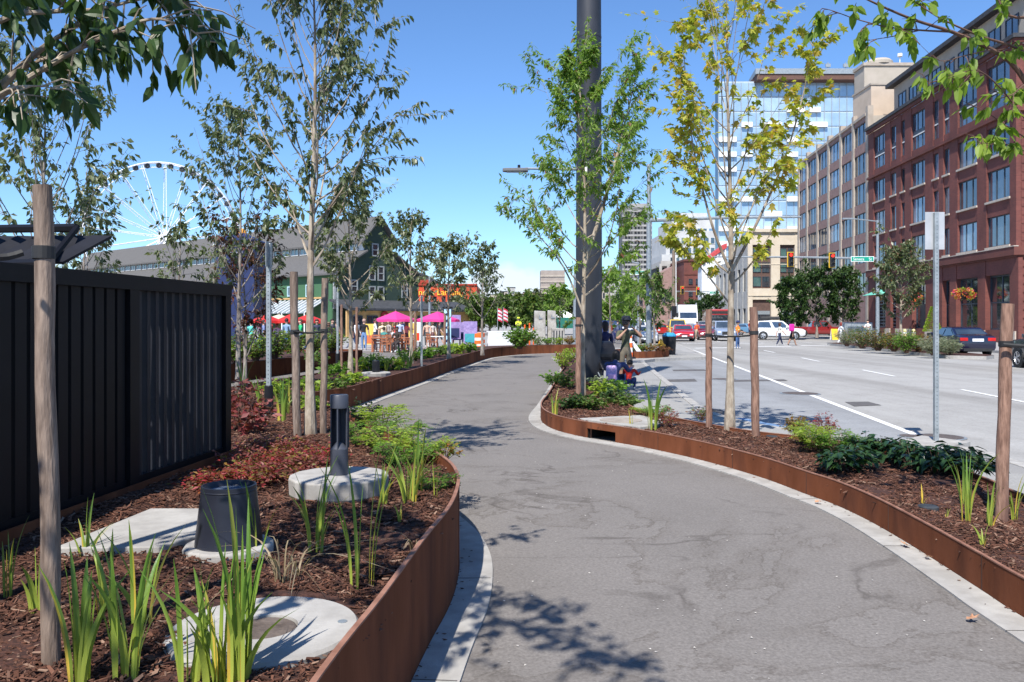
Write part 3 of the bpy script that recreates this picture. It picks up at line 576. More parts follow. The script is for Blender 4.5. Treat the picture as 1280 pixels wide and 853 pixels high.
def tree(name, label, base, H, cb, shape, nb, ll, nl, lm, bark, tr, seed, group=None, lv=0, up=50, twigs=4, wob=.05, second=None, cat='tree', lean=(0,0), narrow=.5, drop=.35, forks=None, skew=(0,0)):
    """tapered trunk, ascending limbs, twigs, and leaves set along the twigs"""
    rnd = random.Random(seed); t = thing(name, label, cat, base, 0, group); nl = int(nl*(1.75 if lm in ('dogwood','fresh') else 1.35)); nb = int(nb*1.15)
    tb = MB(); cr = MB(); n = 9; tp = []
    for i in range(n+1):
        f = i/n; tp.append(Vector((math.sin(f*5+seed)*wob*f + lean[0]*f*H, math.cos(f*4+seed*2)*wob*f + lean[1]*f*H, H*f)))
    rs = [tr*(1.35 if i == 0 else 1)*(1-.95*(i/n)**.85) for i in range(n+1)]
    tb.tube(tp, rs, 9)
    def at(h):
        f = max(0,min(.999,h/H))*n; i = int(f); return tp[i].lerp(tp[i+1], f-i), rs[i]*(1-(f-i)) + rs[i+1]*(f-i)
    def rad(f):
        f = max(0,min(.999,f))*(len(shape)-1); i = int(f); return shape[i]*(1-(f-i)) + shape[i+1]*(f-i)
    def leaves(pts, cnt, s0=0.25):
        for _ in range(cnt):
            f = s0 + (1-s0)*rnd.random(); q = f*(len(pts)-1); i = min(int(q), len(pts)-2); p = pts[i].lerp(pts[i+1], q-i)
            out = Vector((p.x-tp[0].x, p.y-tp[0].y, 0)); out = out.normalized() if out.length > .01 else Vector((1,0,0))
            d = (out*.5 + rv(rnd,.55) + Vector((0,0,-drop))).normalized()
            l = ll*rnd.uniform(.5,1.3); mi = 1 if second and rnd.random() < second[1] else 0
            leaf(cr, p + d*l*.15 + rv(rnd,.012), d, (Vector((0,0,1)) + rv(rnd,.5)).normalized(), l, l*narrow, lv, mi)
    for b in range(nb):
        f = (b+.5)/nb; h = cb + (H*.96-cb)*f**0.9; p0, r0 = at(h*0.93 if f > .5 else h*(.86+.1*f)); az = b*2.39996 + rnd.uniform(-.5,.5)
        Rr = rad(f)*rnd.uniform(.7,1.12); el = R(up + rnd.uniform(-12,12) + 14*f)
        dirh = Vector((math.cos(az), math.sin(az), 0)); ln = Rr/max(.35,math.cos(el)); ln = min(ln, H*.5)
        pts = []; ax = Vector((math.cos(az+1.57), math.sin(az+1.57), 0)); bend = rnd.uniform(-.12,.12)
        for k in range(6):
            s = k/5; e2 = el*(.62+.5*s); pts.append(p0 + dirh*(Rr*s) + Vector((0,0,ln*math.sin(el)*(s**1.25))) + ax*(bend*ln*math.sin(s*3)) + Vector((skew[0],skew[1],0))*s*Rr)
        br = max(.0035, r0*.45); tb.tube(pts, [br*(1-.85*k/5) for k in range(6)], 5, cap=False)
        leaves(pts, nl//2+1, .45)
        for w_ in range(twigs):
            s = rnd.uniform(.3,1); q = s*5; i = min(int(q),4); p1 = pts[i].lerp(pts[i+1], q-i); a2 = az + rnd.uniform(-1.3,1.3)
            tl = ln*rnd.uniform(.22,.46); e3 = R(rnd.uniform(5,70)); dd = Vector((math.cos(a2)*math.cos(e3), math.sin(a2)*math.cos(e3), math.sin(e3)))
            tw = [p1 + dd*tl*k/3 + Vector((0,0,-.06*tl*(k/3)**2)) + rv(rnd,.02)*tl for k in range(4)]
            tb.tube(tw, [max(.002,br*.35)*(1-.7*k/3) for k in range(4)], 4, cap=False); leaves(tw, nl, .2)
    for fp_, r0, nbr, shp, fnl, fll in (forks or []):
        P_ = [Vector(q) for q in smoothline([tuple(Vector(q)-Vector(base)) for q in fp_], 4)]; m = len(P_); tb.tube(P_, [r0*(1-.9*k/(m-1)) for k in range(m)], 7, cap=False)
        for b in range(nbr):
            f = .28 + .72*(b+.5)/nbr; q = f*(m-1); i = min(int(q), m-2); p0 = P_[i].lerp(P_[i+1], q-i); az = b*2.4 + rnd.uniform(-.5,.5); fi = max(0,min(.999,f))*(len(shp)-1); Rr = shp[int(fi)]*rnd.uniform(.6,1.15); el = R(rnd.uniform(25,70))
            dd = Vector((math.cos(az)*math.cos(el), math.sin(az)*math.cos(el), math.sin(el))); tw = [p0 + dd*Rr*1.25*k/4 for k in range(5)]
            tb.tube(tw, [max(.003,r0*.3)*(1-.8*k/4) for k in range(5)], 4, cap=False); leaves(tw, fnl, .2)
            for _ in range(2):
                a2 = az+rnd.uniform(-1.4,1.4); e3 = R(rnd.uniform(0,60)); d3 = Vector((math.cos(a2)*math.cos(e3), math.sin(a2)*math.cos(e3), math.sin(e3))); s0 = tw[rnd.randrange(1,4)]; t3 = [s0+d3*Rr*.5*k/3 for k in range(4)]
                tb.tube(t3, [.004,.003,.002,.0015], 4, cap=False); leaves(t3, fnl, .2)
        leaves(P_, fnl*2, .7)
    tpts = [at(H*(.86+.14*k/4))[0] for k in range(5)]; leaves(tpts, nl*2, 0)
    part('trunk', tb, bark, t, smooth=True, fixn=False)
    part('crown', cr, [LM[lm]] + ([LM[second[0]]] if second else []), t, fixn=False); return t

M_blade = None
def blademat(name, top, base):
    m, t, b, o = nodes(name); N = t.nodes.new; K = t.links.new
    tc = N('ShaderNodeTexCoord'); sp = N('ShaderNodeSeparateXYZ'); K(tc.outputs['Object'], sp.inputs[0])
    mr = N('ShaderNodeMapRange'); mr.inputs[1].default_value = 0.0; mr.inputs[2].default_value = .34; K(sp.outputs[2], mr.inputs[0])
    g = N('ShaderNodeNewGeometry'); r = N('ShaderNodeValToRGB'); r.color_ramp.elements[0].color = (.72,.8,.7,1); r.color_ramp.elements[1].color = (1.9,1.15,.9,1); e_ = r.color_ramp.elements.new(.90); e_.color = (1.2,1.12,1.1,1); e_ = r.color_ramp.elements.new(.93); e_.color = (2.1,1.2,1.2,1); K(g.outputs['Random Per Island'], r.inputs[0])
    x = N('ShaderNodeMix'); x.data_type = 'RGBA'; K(mr.outputs[0], x.inputs[0]); x.inputs[6].default_value = (*base,1); x.inputs[7].default_value = (*top,1)
    mu = N('ShaderNodeMix'); mu.data_type = 'RGBA'; mu.blend_type = 'MULTIPLY'; mu.inputs[0].default_value = 1; K(x.outputs[2], mu.inputs[6]); K(r.outputs[0], mu.inputs[7])
    wv = N('ShaderNodeTexNoise'); wv.inputs['Scale'].default_value = 60; mp = N('ShaderNodeMapping'); mp.inputs['Scale'].default_value = (4,4,.15); K(tc.outputs['Object'], mp.inputs[0]); K(mp.outputs[0], wv.inputs['Vector'])
    bp = N('ShaderNodeBump'); bp.inputs['Strength'].default_value = .3; bp.inputs['Distance'].default_value = .003; K(wv.outputs['Fac'], bp.inputs['Height']); K(bp.outputs[0], b.inputs['Normal'])
    K(mu.outputs[2], b.inputs['Base Color']); b.inputs['Roughness'].default_value = .42
    tr = N('ShaderNodeBsdfTranslucent'); K(mu.outputs[2], tr.inputs[0]); mx = N('ShaderNodeMixShader'); mx.inputs[0].default_value = .38; K(b.outputs[0], mx.inputs[1]); K(tr.outputs[0], mx.inputs[2]); K(mx.outputs[0], o.inputs[0])
    return m
M_blade = blademat('iris_blade', (0.14,0.26,0.04), (0.50,0.56,0.10))
M_blade2 = blademat('iris_blade_dark', (0.09,0.19,0.035), (0.34,0.44,0.08))
def iris(px, py, hpx, n, label, z=None, spread=.5, wd=.020, m=None, seed=None, group='strap-leaved iris clumps', name='iris_clump', curl=.25):
    z = .45 if z is None else z; p = G(px, py, z); h = hpx/F*p.y
    rnd = random.Random(seed if seed is not None else int(px*7+py*3)); mb = MB()
    for i in range(n):
        a = rnd.random()*6.283; r = rnd.random()**.6*.035*h/.5*1.2; lean = rnd.uniform(.02, spread)*h*.55; hh = h*rnd.uniform(.5,1.03); w_ = wd*rnd.uniform(.6,1.25)
        b0 = Vector((math.cos(a)*r, math.sin(a)*r, -.02)); dirv = Vector((math.cos(a+rnd.uniform(-.6,.6)), math.sin(a+rnd.uniform(-.6,.6)),0))
        s = Vector((math.cos(a*2.3), math.sin(a*2.3), 0)); n_ = s.cross(Vector((0,0,1))); K_ = 7; b = len(mb.v)
        for k in range(K_+1):
            t = k/K_; c = b0 + Vector((0,0,hh*(t - .10*t*t*lean/h*2))) + dirv*(lean*t**2.1 + curl*lean*t**5)
            if curl > .8: c.z -= hh*.5*(t**4)
            ww = w_*.5*min(1, .55+1.6*t)*(1-t**3.2)**.8 + .0006
            for q in (c - s*ww, c + n_*ww*.35, c + s*ww): mb.v.append((q.x,q.y,q.z))
        for k in range(K_):
            for j in (0,1): mb.f.append((b+k*3+j, b+k*3+j+1, b+k*3+j+4, b+k*3+j+3)); mb.m.append(0)
    t = solo(name, mb, m or M_blade, label, 'iris' if name == 'iris_clump' else 'plant', group, smooth=True, fixn=False); t.location = (p.x, p.y, z); return t
def shrub(name, label, p, h, r, ns, ll, nl, lm, seed, lv=0, group=None, narrow=.5, second=None, cat='shrub', stiff=.6, bark=None, low=.15, flat=False, drop=0.15):
    rnd = random.Random(seed); t = thing(name, label, cat, p, 0, group); sb = MB(); fb = MB()
    for i in range(ns):
        a = i*2.39996 + rnd.uniform(-.4,.4); rr = r*math.sqrt((i+.5)/ns)*rnd.uniform(.75,1.1); hh = h*(1-.45*(rr/r)**2)*rnd.uniform(.75,1.08)
        pts = [Vector((math.cos(a)*rr*(.12+.88*s**(1/stiff*.7)), math.sin(a)*rr*(.12+.88*s**(1/stiff*.7)), -.01+hh*s**(.8))) for s in (0,.25,.5,.75,1)]
        sb.tube(pts, [.012*h+.001, .008*h+.001, .006*h+.001, .004*h+.001, .002*h], 4, cap=False)
        for _ in range(nl):
            f = low + (1-low)*rnd.random()**.8; q = f*4; j = min(int(q),3); c = pts[j].lerp(pts[j+1], q-j) + rv(rnd, .05*r)
            o_ = Vector((math.cos(a+rnd.uniform(-1.5,1.5)), math.sin(a+rnd.uniform(-1.5,1.5)), rnd.uniform(-.2,.7)-drop)).normalized()
            l = ll*rnd.uniform(.6,1.2); mi = 1 if second and rnd.random() < second[1] else 0
            leaf(fb, c, o_, (Vector((0,0,1)) + rv(rnd,.3 if flat else .6)).normalized(), l, l*narrow, lv, mi)
    part('stem', sb, bark or M_twig, t, fixn=False); part('foliage', fb, [LM[lm]] + ([LM[second[0]]] if second else []), t, fixn=False); return t
def fern(label, p, h, r, nf, lm, seed, group='feathery ground plants', name='fern_plant'):
    """arching fronds, each with rows of small leaflets"""
    rnd = random.Random(seed); t = thing(name, label, 'plant', p, 0, group); sb = MB(); fb = MB()
    for i in range(nf):
        a = i*2.4 + rnd.uniform(-.3,.3); rr = r*rnd.uniform(.55,1.1); hh = h*rnd.uniform(.6,1.1); d = Vector((math.cos(a), math.sin(a), 0)); s_ = Vector((-math.sin(a), math.cos(a), 0))
        pts = [d*rr*s + Vector((0,0,hh*math.sin(min(1,s*1.0)*2.0)*(1-.12*s))) for s in (0,.2,.4,.6,.8,1)]
        sb.tube(pts, .0022, 4, cap=False)
        for k in range(11):
            f = .2 + .8*k/10; q = f*5; j = min(int(q),4); c = pts[j].lerp(pts[j+1], q-j); l = r*.34*(1-.75*abs(f-.45))*rnd.uniform(.8,1.1)
            for sg in (-1,1):
                dd = (s_*sg + d*.45 + Vector((0,0,rnd.uniform(-.2,.35)))).normalized()
                for u in (.15,.5,.85): leaf(fb, c + dd*l*u, (dd + d*rnd.uniform(-.3,.6)).normalized(), Vector((0,0,1)) + rv(rnd,.3), l*.48, l*.24, 0)
    part('stem', sb, M_twig, t, fixn=False); part('foliage', fb, LM[lm], t, fixn=False); return t

# ================================================================== TREES (near to far)
def zsoil(p): return Vector((p.x, p.y, soilz(p.x,p.y)-.01))
# double-staked grey green tree on the left
tr1 = tree('young_tree', 'tall grey green young tree tied between two round stakes in the left bed', (-2.06, 8.45, .40), 5.35, 1.95, [.65,.95,.95,.75,.45,.25,.1], 36, .070, 22, 'dogwood', M_bark, .052, 11, lv=1, up=56, twigs=4, wob=.06, drop=.6, narrow=.48)
# tree at the far left behind the fence
tree('young_tree', 'grey green young tree rising behind the left end of the black fence', (xy(55,9.0)-.0, 9.0, 0), 4.25, 1.9, [.7,.85,.8,.6,.3], 24, .085, 14, 'dogwood', M_barkg, .05, 21, up=58, twigs=4, drop=.6)
tree('young_tree', 'small grey green tree behind the fence between the canopy and the ferris wheel', (xy(105,10.5), 10.5, 0), 3.2, 1.5, [.45,.55,.4,.2], 18, .085, 10, 'dogwood', M_barkg, .04, 22, up=54, twigs=3, drop=.6)
tree('young_tree', 'slim grey green tree in front of the ferris wheel hub', (xy(222,13.5), 13.5, .34), 3.15, 1.0, [.7,.7,.4,.15,.05], 20, .09, 6, 'dogwood', M_barkg, .045, 23, up=56, twigs=3, drop=.6)
tree('young_tree', 'grey green tree just left of the tall double staked tree', (xy(298,14.5), 14.5, .34), 5.0, 1.6, [.6,.85,.85,.6,.3], 26, .10, 13, 'dogwood', M_barkg, .05, 24, up=56, twigs=4, drop=.6)
tree('bronze_tree', 'small bronze red leaved tree at the far end of the black fence', (xy(306,15.6), 15.6, .33), 2.75, .55, [.42,.55,.5,.3], 20, .10, 16, 'redtree', M_barkg, .045, 25, up=60, twigs=4, drop=.3)
tree('young_tree', 'grey green tree with a pale trunk in front of the green building gable', (xy(438,19.5), 19.5, .34), 4.8, 1.5, [.75,.95,.85,.65,.4,.2], 30, .125, 13, 'dogwood', M_bark, .06, 26, up=50, twigs=4, drop=.5, group='row of young trees along the far left bed')
tree('young_tree', 'young tree right of the green gable, over the first pink parasol', (xy(514,24), 24, .36), 4.55, 1.5, [.85,.85,.7,.45,.25], 24, .14, 9, 'dogwood', M_bark, .06, 27, up=54, twigs=4, drop=.5, group='row of young trees along the far left bed')
tree('young_tree', 'young tree with thin shoots in front of the red building', (xy(561,26.5), 26.5, .37), 4.1, 1.4, [.9,.8,.5,.25,.1], 22, .14, 9, 'dogwood', M_bark, .06, 28, up=54, twigs=4, drop=.5, group='row of young trees along the far left bed')
tree('young_tree', 'rightmost and farthest young tree of the left row, before the pale wall', (xy(603,30), 30, .37), 4.1, 1.4, [1.0,.9,.7,.35,.15], 22, .15, 9, 'dogwood', M_barkg, .06, 29, up=54, twigs=4, drop=.5, group='row of young trees along the far left bed')
# right bed
tree('young_tree', 'fresh green young tree on a stake in front of the big dark pole', (1.31, 15.4, .17), 6.95, 2.1, [1.3,1.3,1.1,1.0,.7,.4,.15], 32, .108, 30, 'fresh', M_bark, .058, 31, lv=0, up=50, twigs=5, second=('russet',.05), drop=.45, wob=.12, narrow=.36, forks=[([D(*q,15.4) for q in ((731,330),(750,270),(766,215),(782,150),(799,80))], .045, 26, [.3,.5,.55,.55,.45,.25], 30, .12), ([D(*q,15.2) for q in ((728,390),(705,335),(668,290),(626,262))], .022, 12, [.3,.4,.4,.3], 16, .12)])
tree('young_tree', 'yellow green young tree with a pale trunk between two brown stakes', (2.86, 10.85, .16), 5.95, 2.15, [.65,.95,1.0,1.0,.9,.7,.45], 28, .098, 13, 'yellow', M_bark, .058, 32, lv=2, up=58, twigs=4, second=('gold',.10), drop=.35, wob=.05, forks=[([D(*q,10.8) for q in ((911,335),(893,290),(879,240),(866,180),(858,110),(853,30))], .022, 15, [.35,.35,.3,.2,.15,.1], 7, .12), ([D(*q,10.7) for q in ((914,340),(948,275),(982,195),(1006,110),(1018,45))], .024, 16, [.4,.45,.4,.35,.3], 12, .12), ([D(*q,11) for q in ((912,380),(885,345),(860,318),(838,300))], .014, 9, [.3,.3,.3], 10, .12)])
# street trees further down
for i, (px, y, H, w_, lm, lab) in enumerate([
    (762,31,3.5,1.1,'fresh','bright green street tree just right of the big pole, behind the photographer'),
    (800,40,3.6,1.0,'fresh','green street tree left of the hydrant planter'),
    (818,37.4,3.7,.75,'hedge','thin russet green tree inside the small corner planter'),
    (700,47,3.7,.95,'fresh','yellow green tree behind the concrete blocks'),
    (784,58,4.4,1.5,'fresh','farther green street tree under the grey high-rise'),
    (836,110,6,1.8,'dark','far dark street tree beside the white lorry')]):
    tree('street_tree', lab, (xy(px,y), y, 0.0 if y > 38 else .1), H, H*.33, [w_*.6,w_,w_*.9,w_*.6,w_*.25], 17, .11+.0022*y, 12, lm, M_barkg, .07, 50+i, up=48, twigs=3, group='street trees beyond the pole')
for i, (px, y, H, w_, lab) in enumerate([
    (990,78,5.7,1.25,'dark green street tree left of the dense pair before the tan building'),
    (1021,80,6.5,1.9,'dense dark green street tree in the middle before the tan building'),
    (1054,79,6.7,1.45,'dark green street tree right of the dense pair, beside the street sign pole'),
    (888,112,5.0,1.5,'dark conifer-like tree before the white striped building'),
    (868,120,4.4,1.3,'dark street tree behind the white lorry')]):
    tree('street_tree', lab, (xy(px,y), y, 0.0), H, H*.17, [w_*.8,w_*1.1,w_*1.05,w_*.8,w_*.35], 38, .30, 24, 'dark', M_barkg, .13, 70+i, up=42, twigs=4, group='dark street trees on the far side')
tree('street_tree', 'pale olive young tree standing against the brick building', (xy(1126,51), 51, .05), 6.2, 1.8, [.9,1.35,1.2,.9,.35], 34, .22, 16, 'dogwood', M_bark, .10, 80, up=48, twigs=4, second=('russet',.08))
# parkland tree mass behind the concrete blocks: crowns one can tell apart
for i, (px, y, H, w_, lm, lab) in enumerate([
    (612,96,5.2,3.6,'hedge','round park tree behind the pale concrete barrier'),(640,100,5.4,4.0,'dogwood','second park tree from the left behind the shrub'),
    (668,94,5.2,3.6,'hedge','park tree behind the left concrete block'),(694,98,5.6,4.0,'dogwood','park tree above the green tent'),
    (748,92,4.6,2.6,'fresh','park tree seen right of the big pole'),(775,104,4.4,2.8,'hedge','park tree seen below the high-rise'),(585,110,5.5,4.0,'dogwood','park tree at the left end of the distant row')]):
    H *= .74; w_ *= .8; tree('park_tree', lab, (xy(px,y), y, 0), H, H*.2, [w_*.7,w_,w_*.9,w_*.5], 26, .55, 20, lm, M_barkg, .16, 90+i, up=35, twigs=4, group='row of park trees in the distance')

# two overhanging trees whose trunks stand just outside the frame
def overhang(name, label, base, trunk, limbs, ll, lm, seed, bark, tr, nleaf, drop=.75, lvs=1, extra=None, twl=.28):
    rnd = random.Random(seed); t = thing(name, label, 'tree', base); tb = MB(); cr = MB(); B = Vector(base)
    tb.tube([Vector(p)-B for p in trunk], [tr*(1-.6*i/(len(trunk)-1)) for i in range(len(trunk))], 9)
    for pts, r0, dens in limbs:
        P_ = smoothline([tuple(Vector(p)-B) for p in pts], 4); P_ = [Vector(p) for p in P_]; n = len(P_)
        tb.tube(P_, [r0*(1-.85*i/(n-1)) for i in range(n)], 7, cap=False)
        ln = sum((P_[i+1]-P_[i]).length for i in range(n-1)); cnt = int(dens*ln)
        for c in range(cnt):
            f = .12 + .88*(c+rnd.random())/cnt; q = f*(n-1); i = min(int(q), n-2); p = P_[i].lerp(P_[i+1], q-i); tan = (P_[i+1]-P_[i]).normalized()
            dd = (tan*.5 + rv(rnd,.6) + Vector((0,0,.05))).normalized(); L_ = twl*rnd.uniform(.25,1.0)
            tw = [p, p+dd*L_*.5+Vector((0,0,.01)), p+dd*L_-Vector((0,0,.02))]; tb.tube(tw, [.004,.003,.0015], 4, cap=False)
            for k in range(nleaf):
                s = rnd.random()**.6; q2 = tw[0].lerp(tw[2], s); d2 = (dd*.35 + rv(rnd,.35) + Vector((0,0,-drop))).normalized(); l = ll*rnd.uniform(.6,1.15)
                leaf(cr, q2, d2, rv(rnd,1).normalized() + Vector((0,0,.3)), l, l*.58, lvs)
    part('trunk', tb, bark, t, smooth=True, fixn=False); part('crown', cr, LM[lm], t, fixn=False); return t
def DD(l): return [tuple(D(*q)) for q in l]
bl = (-2.35, 2.9, .45)
overhang('overhanging_tree', 'near dark green tree whose leafy branches hang into the top left corner', bl,
  [bl, (-2.3,2.9,1.2), (-2.25,2.95,2.0), (-2.2,3.0,2.7), (-2.1,3.0,3.6), (-2.0,3.1,4.6)],
  [(DD([(-90,190,2.95),(-30,140,2.95),(20,90,3.0),(60,55,3.05),(110,22,3.1),(150,-25,3.1)]), .020, 18),
   (DD([(-30,140,2.95),(40,95,2.9),(90,66,2.9),(140,42,2.9),(190,24,2.9),(232,34,2.95),(256,52,2.95)]), .012, 27),
   (DD([(-60,60,3.0),(10,22,3.0),(60,15,3.05),(120,12,3.1),(180,-2,3.1),(215,-4,3.1),(236,6,3.1)]), .012, 26),
   (DD([(20,90,3.0),(60,72,3.1),(100,60,3.2),(130,60,3.2)]), .008, 15),
   (DD([(-30,140,2.95),(10,112,2.8),(50,108,2.8),(68,112,2.8)]), .007, 17),
   (DD([(-60,60,3.0),(-20,-20,2.6),(60,-90,2.5),(160,-130,2.5),(260,-150,2.6)]), .012, 34),
   (DD([(-60,-60,3.0),(20,-160,3.1),(140,-220,3.2),(280,-260,3.3),(380,-270,3.4)]), .012, 32),
   (DD([(-100,-60,2.6),(-40,-160,2.2),(60,-260,2.0),(160,-300,2.0)]), .012, 30),
   (DD([(-160,60,2.2),(-160,-60,1.9),(-120,-140,1.8),(-60,-180,1.8)]), .012, 22),
   ([(-2.1,3.0,3.4),(-1.7,2.4,3.9),(-1.35,1.9,4.1),(-1.05,1.6,4.2),(-.8,1.4,4.2)], .016, 34),
   ([(-2.0,3.0,4.0),(-1.7,1.9,4.3),(-1.2,1.2,4.4),(-.8,.9,4.3),(-.5,.8,4.2)], .016, 34),
   ([(-2.1,3.0,3.3),(-1.9,2.2,3.7),(-1.6,1.5,3.9),(-1.3,1.0,3.9)], .014, 26),
   ([(-2.1,3.0,3.0),(-2.3,2.0,3.3),(-2.3,1.0,3.5),(-2.0,.3,3.6)], .014, 22),
  ], .080, 'dark', 41, M_bark, .05, 5)
br_ = (3.80, 5.75, .16)
overhang('overhanging_tree', 'near bright green tree whose branches reach in at the top right corner', br_,
  [br_, (3.80,5.75,1.0), (3.78,5.75,1.9), (3.72,5.7,2.7), (3.7,5.65,3.4), (3.62,5.6,4.2)],
  [(DD([(1320,170,5.7),(1272,88,5.6),(1235,60,5.5),(1190,40,5.4),(1140,24,5.3),(1085,0,5.2),(1050,-20,5.2)]), .020, 4),
   (DD([(1320,90,5.6),(1270,60,5.6),(1225,45,5.5),(1170,20,5.4),(1120,-15,5.4)]), .013, 4),
   (DD([(1190,40,5.4),(1150,38,5.35),(1110,34,5.3),(1070,24,5.3),(1035,12,5.3),(1028,16,5.3)]), .007, 13),
   (DD([(1150,38,5.35),(1120,45,5.3),(1090,50,5.3),(1066,54,5.3)]), .0045, 12),
   (DD([(1240,62,5.4),(1205,70,5.3),(1175,76,5.25),(1148,54,5.2)]), .005, 10),
   (DD([(1290,160,5.5),(1250,110,5.3),(1220,88,5.2),(1185,98,5.15),(1160,104,5.1)]), .006, 10),
   (DD([(1310,120,5.5),(1285,105,5.4),(1262,120,5.4),(1240,112,5.4)]), .009, 15),
   (DD([(1320,200,5.6),(1285,190,5.5),(1252,180,5.4),(1222,180,5.3)]), .009, 16),
   (DD([(1310,190,5.6),(1262,160,5.5),(1232,140,5.5),(1200,125,5.5)]), .005, 3),
   (DD([(1300,20,5.6),(1262,20,5.6),(1245,-10,5.6),(1240,-50,5.6)]), .012, 7),
   (DD([(1330,-20,5.5),(1280,-60,5.3),(1200,-100,5.2),(1120,-120,5.2)]), .014, 16),
   (DD([(1340,-60,5.5),(1330,-160,5.0),(1280,-240,4.6),(1200,-300,4.4)]), .014, 16),
  ], .088, 'bright', 42, M_twig, .05, 6, drop=.55, twl=.20)
# ================================================================== FOREGROUND THINGS
def stake(px, ybot, ytop, wpx, label, z, m=None, lean=0, group='round wooden tree stakes', strapz=None):
    p = G(px, ybot, z); h = (ybot-ytop)/F*p.y; r = wpx/F*p.y/2
    t = thing('tree_stake', label, 'stake', (p.x,p.y,z-.05), group=group); a = MB(); n = 10; rnd = random.Random(int(px))
    a.tube([(lean*h*i/n + math.sin(i*1.3+px)*r*.10, math.cos(i+px)*r*.08, (h+.05)*i/n) for i in range(n+1)] , [r*(1+.04*math.sin(i*2.1+px)) for i in range(n)] + [r*.97], 14)
    part('post', a, m or M_wood, t, smooth=True)
    if strapz is not None:
        b = MB(); zz = strapz/F*p.y; cx = lean*(h-zz); b.lathe([(r*1.02,-.022),(r*1.16,-.02),(r*1.16,.02),(r*1.02,.022)], (cx,0,h-zz+.05), 16, cap=False); part('strap', b, M_strap, t)
    return t, p, h
stake(66, 838, 232, 23, 'thick foreground stake in front of the black fence at left', .45, strapz=84, lean=-.022)
stake(372, 550, 340, 10, 'tall grey stake left of the double staked tree trunk', .405, strapz=75, lean=-.025)
stake(404, 547, 348, 8.5, 'slim grey stake right of the double staked tree trunk', .405, strapz=66, lean=.01)
stake(886, 536, 387, 8, 'left brown stake of the yellow green tree', .165, m=M_woodbrown, strapz=32)
stake(945, 547, 384, 10, 'right brown stake of the yellow green tree', .165, m=M_woodbrown, strapz=32, lean=-.02)
stake(1251, 650, 380, 15, 'thick brown stake at the right edge of the near bed', .165, m=M_woodbrown, strapz=50, lean=.03)
stake(723, 500, 397, 7, 'stake tied to the green tree beside the big dark pole', .165, m=M_woodbrown, strapz=10)
for i, (px, yb, yt) in enumerate([(427,470,381),(446,470,384),(519,450,389),(556,440,392)]):
    stake(px, yb, yt, 3.2, ['first slim stake of the far left row, by the pale trunk','second slim stake of the far left row','stake of the tree beside the first pink parasol','stake of the tree before the red building'][i], .36, m=M_woodbrown)
# tie straps between stakes and trunks
def tie(a, b, label, r=.011):
    mb = MB(); a = Vector(a); b = Vector(b); n = 6; pts = [a.lerp(b, i/n) + Vector((0,0,-.02*math.sin(i/n*3.14))) for i in range(n+1)]; mb.tube(pts, r, 6); return solo('tree_tie', mb, M_strap, label, 'strap', 'black rubber tree ties')
tie(D(366,414,8.27), D(405,414,8.45), 'black tie across the double staked trunk on the left'); tie(D(886,419,10.9), D(945,419,10.2), 'black tie across the yellow green tree trunk')
tie(D(722,405,15.2), D(729,406,15.4), 'short black tie of the green tree by the big pole'); tie(D(1254,431,5.9), D(1335,428,5.75), 'black tie running from the right edge stake out of frame', .014)
tie(D(28,316,3.0), D(-30,314,2.9), 'black tie from the thick foreground stake to the tree at left', .014)

# big dark pole
pp = (1.87, 20.1, .12)
t = thing('utility_pole', 'huge dark grey steel pole rising out of the right bed', 'pole', pp)
a = MB(); a.lathe([(.325,0),(.322,.3),(.318,3),(.30,8.35)], seg=40); part('shaft', a, M_pole, t, smooth=True)
a = MB(); a.lathe([(.302,8.35),(.306,8.36),(.306,8.40),(.302,8.41)], seg=40); part('band', a, M_pole, t)
a = MB(); a.lathe([(.300,8.4),(.27,15)], seg=40); part('upper_shaft', a, M_pole, t, smooth=True)
a = MB(); a.box(-.17,-.08,-.42,-.30,5.02,5.30); part('fixture_box', a, M_white, t)
a = MB(); 
for z in (5.05,5.45): a.box(-.09,.02,-.345,-.30,z-.03,z+.03)
part('bracket', a, M_strap, t)
# lamp arm and luminaire toward the left
a = MB(); a.tube([(-.28,0,5.18),(-1.0,.0,5.19),(-1.55,0,5.2)], [.035,.03,.027], 10); arm = part('lamp_arm', a, M_galvd, t, smooth=True)
a = MB(); a.prism([(-1.48,-.12),(-1.48,.12),(-2.02,.10),(-2.10,.05),(-2.10,-.05),(-2.02,-.10)], 5.12, 5.20); lh = part('lamp_head', a, mat('lamp_grey',(0.10,.105,.11),(0.14,.145,.15)), t, bevel=.015)
a = MB(); a.prism([(-1.6,-.08),(-1.6,.08),(-2.0,.07),(-2.0,-.07)], 5.108, 5.119); part('lamp_lens', a, M_galv, lh)
a = MB(); a.lathe([(.035,5.2),(.035,5.28),(.02,5.29)], (-1.7,0,0), 12); part('photocell', a, M_black, lh)

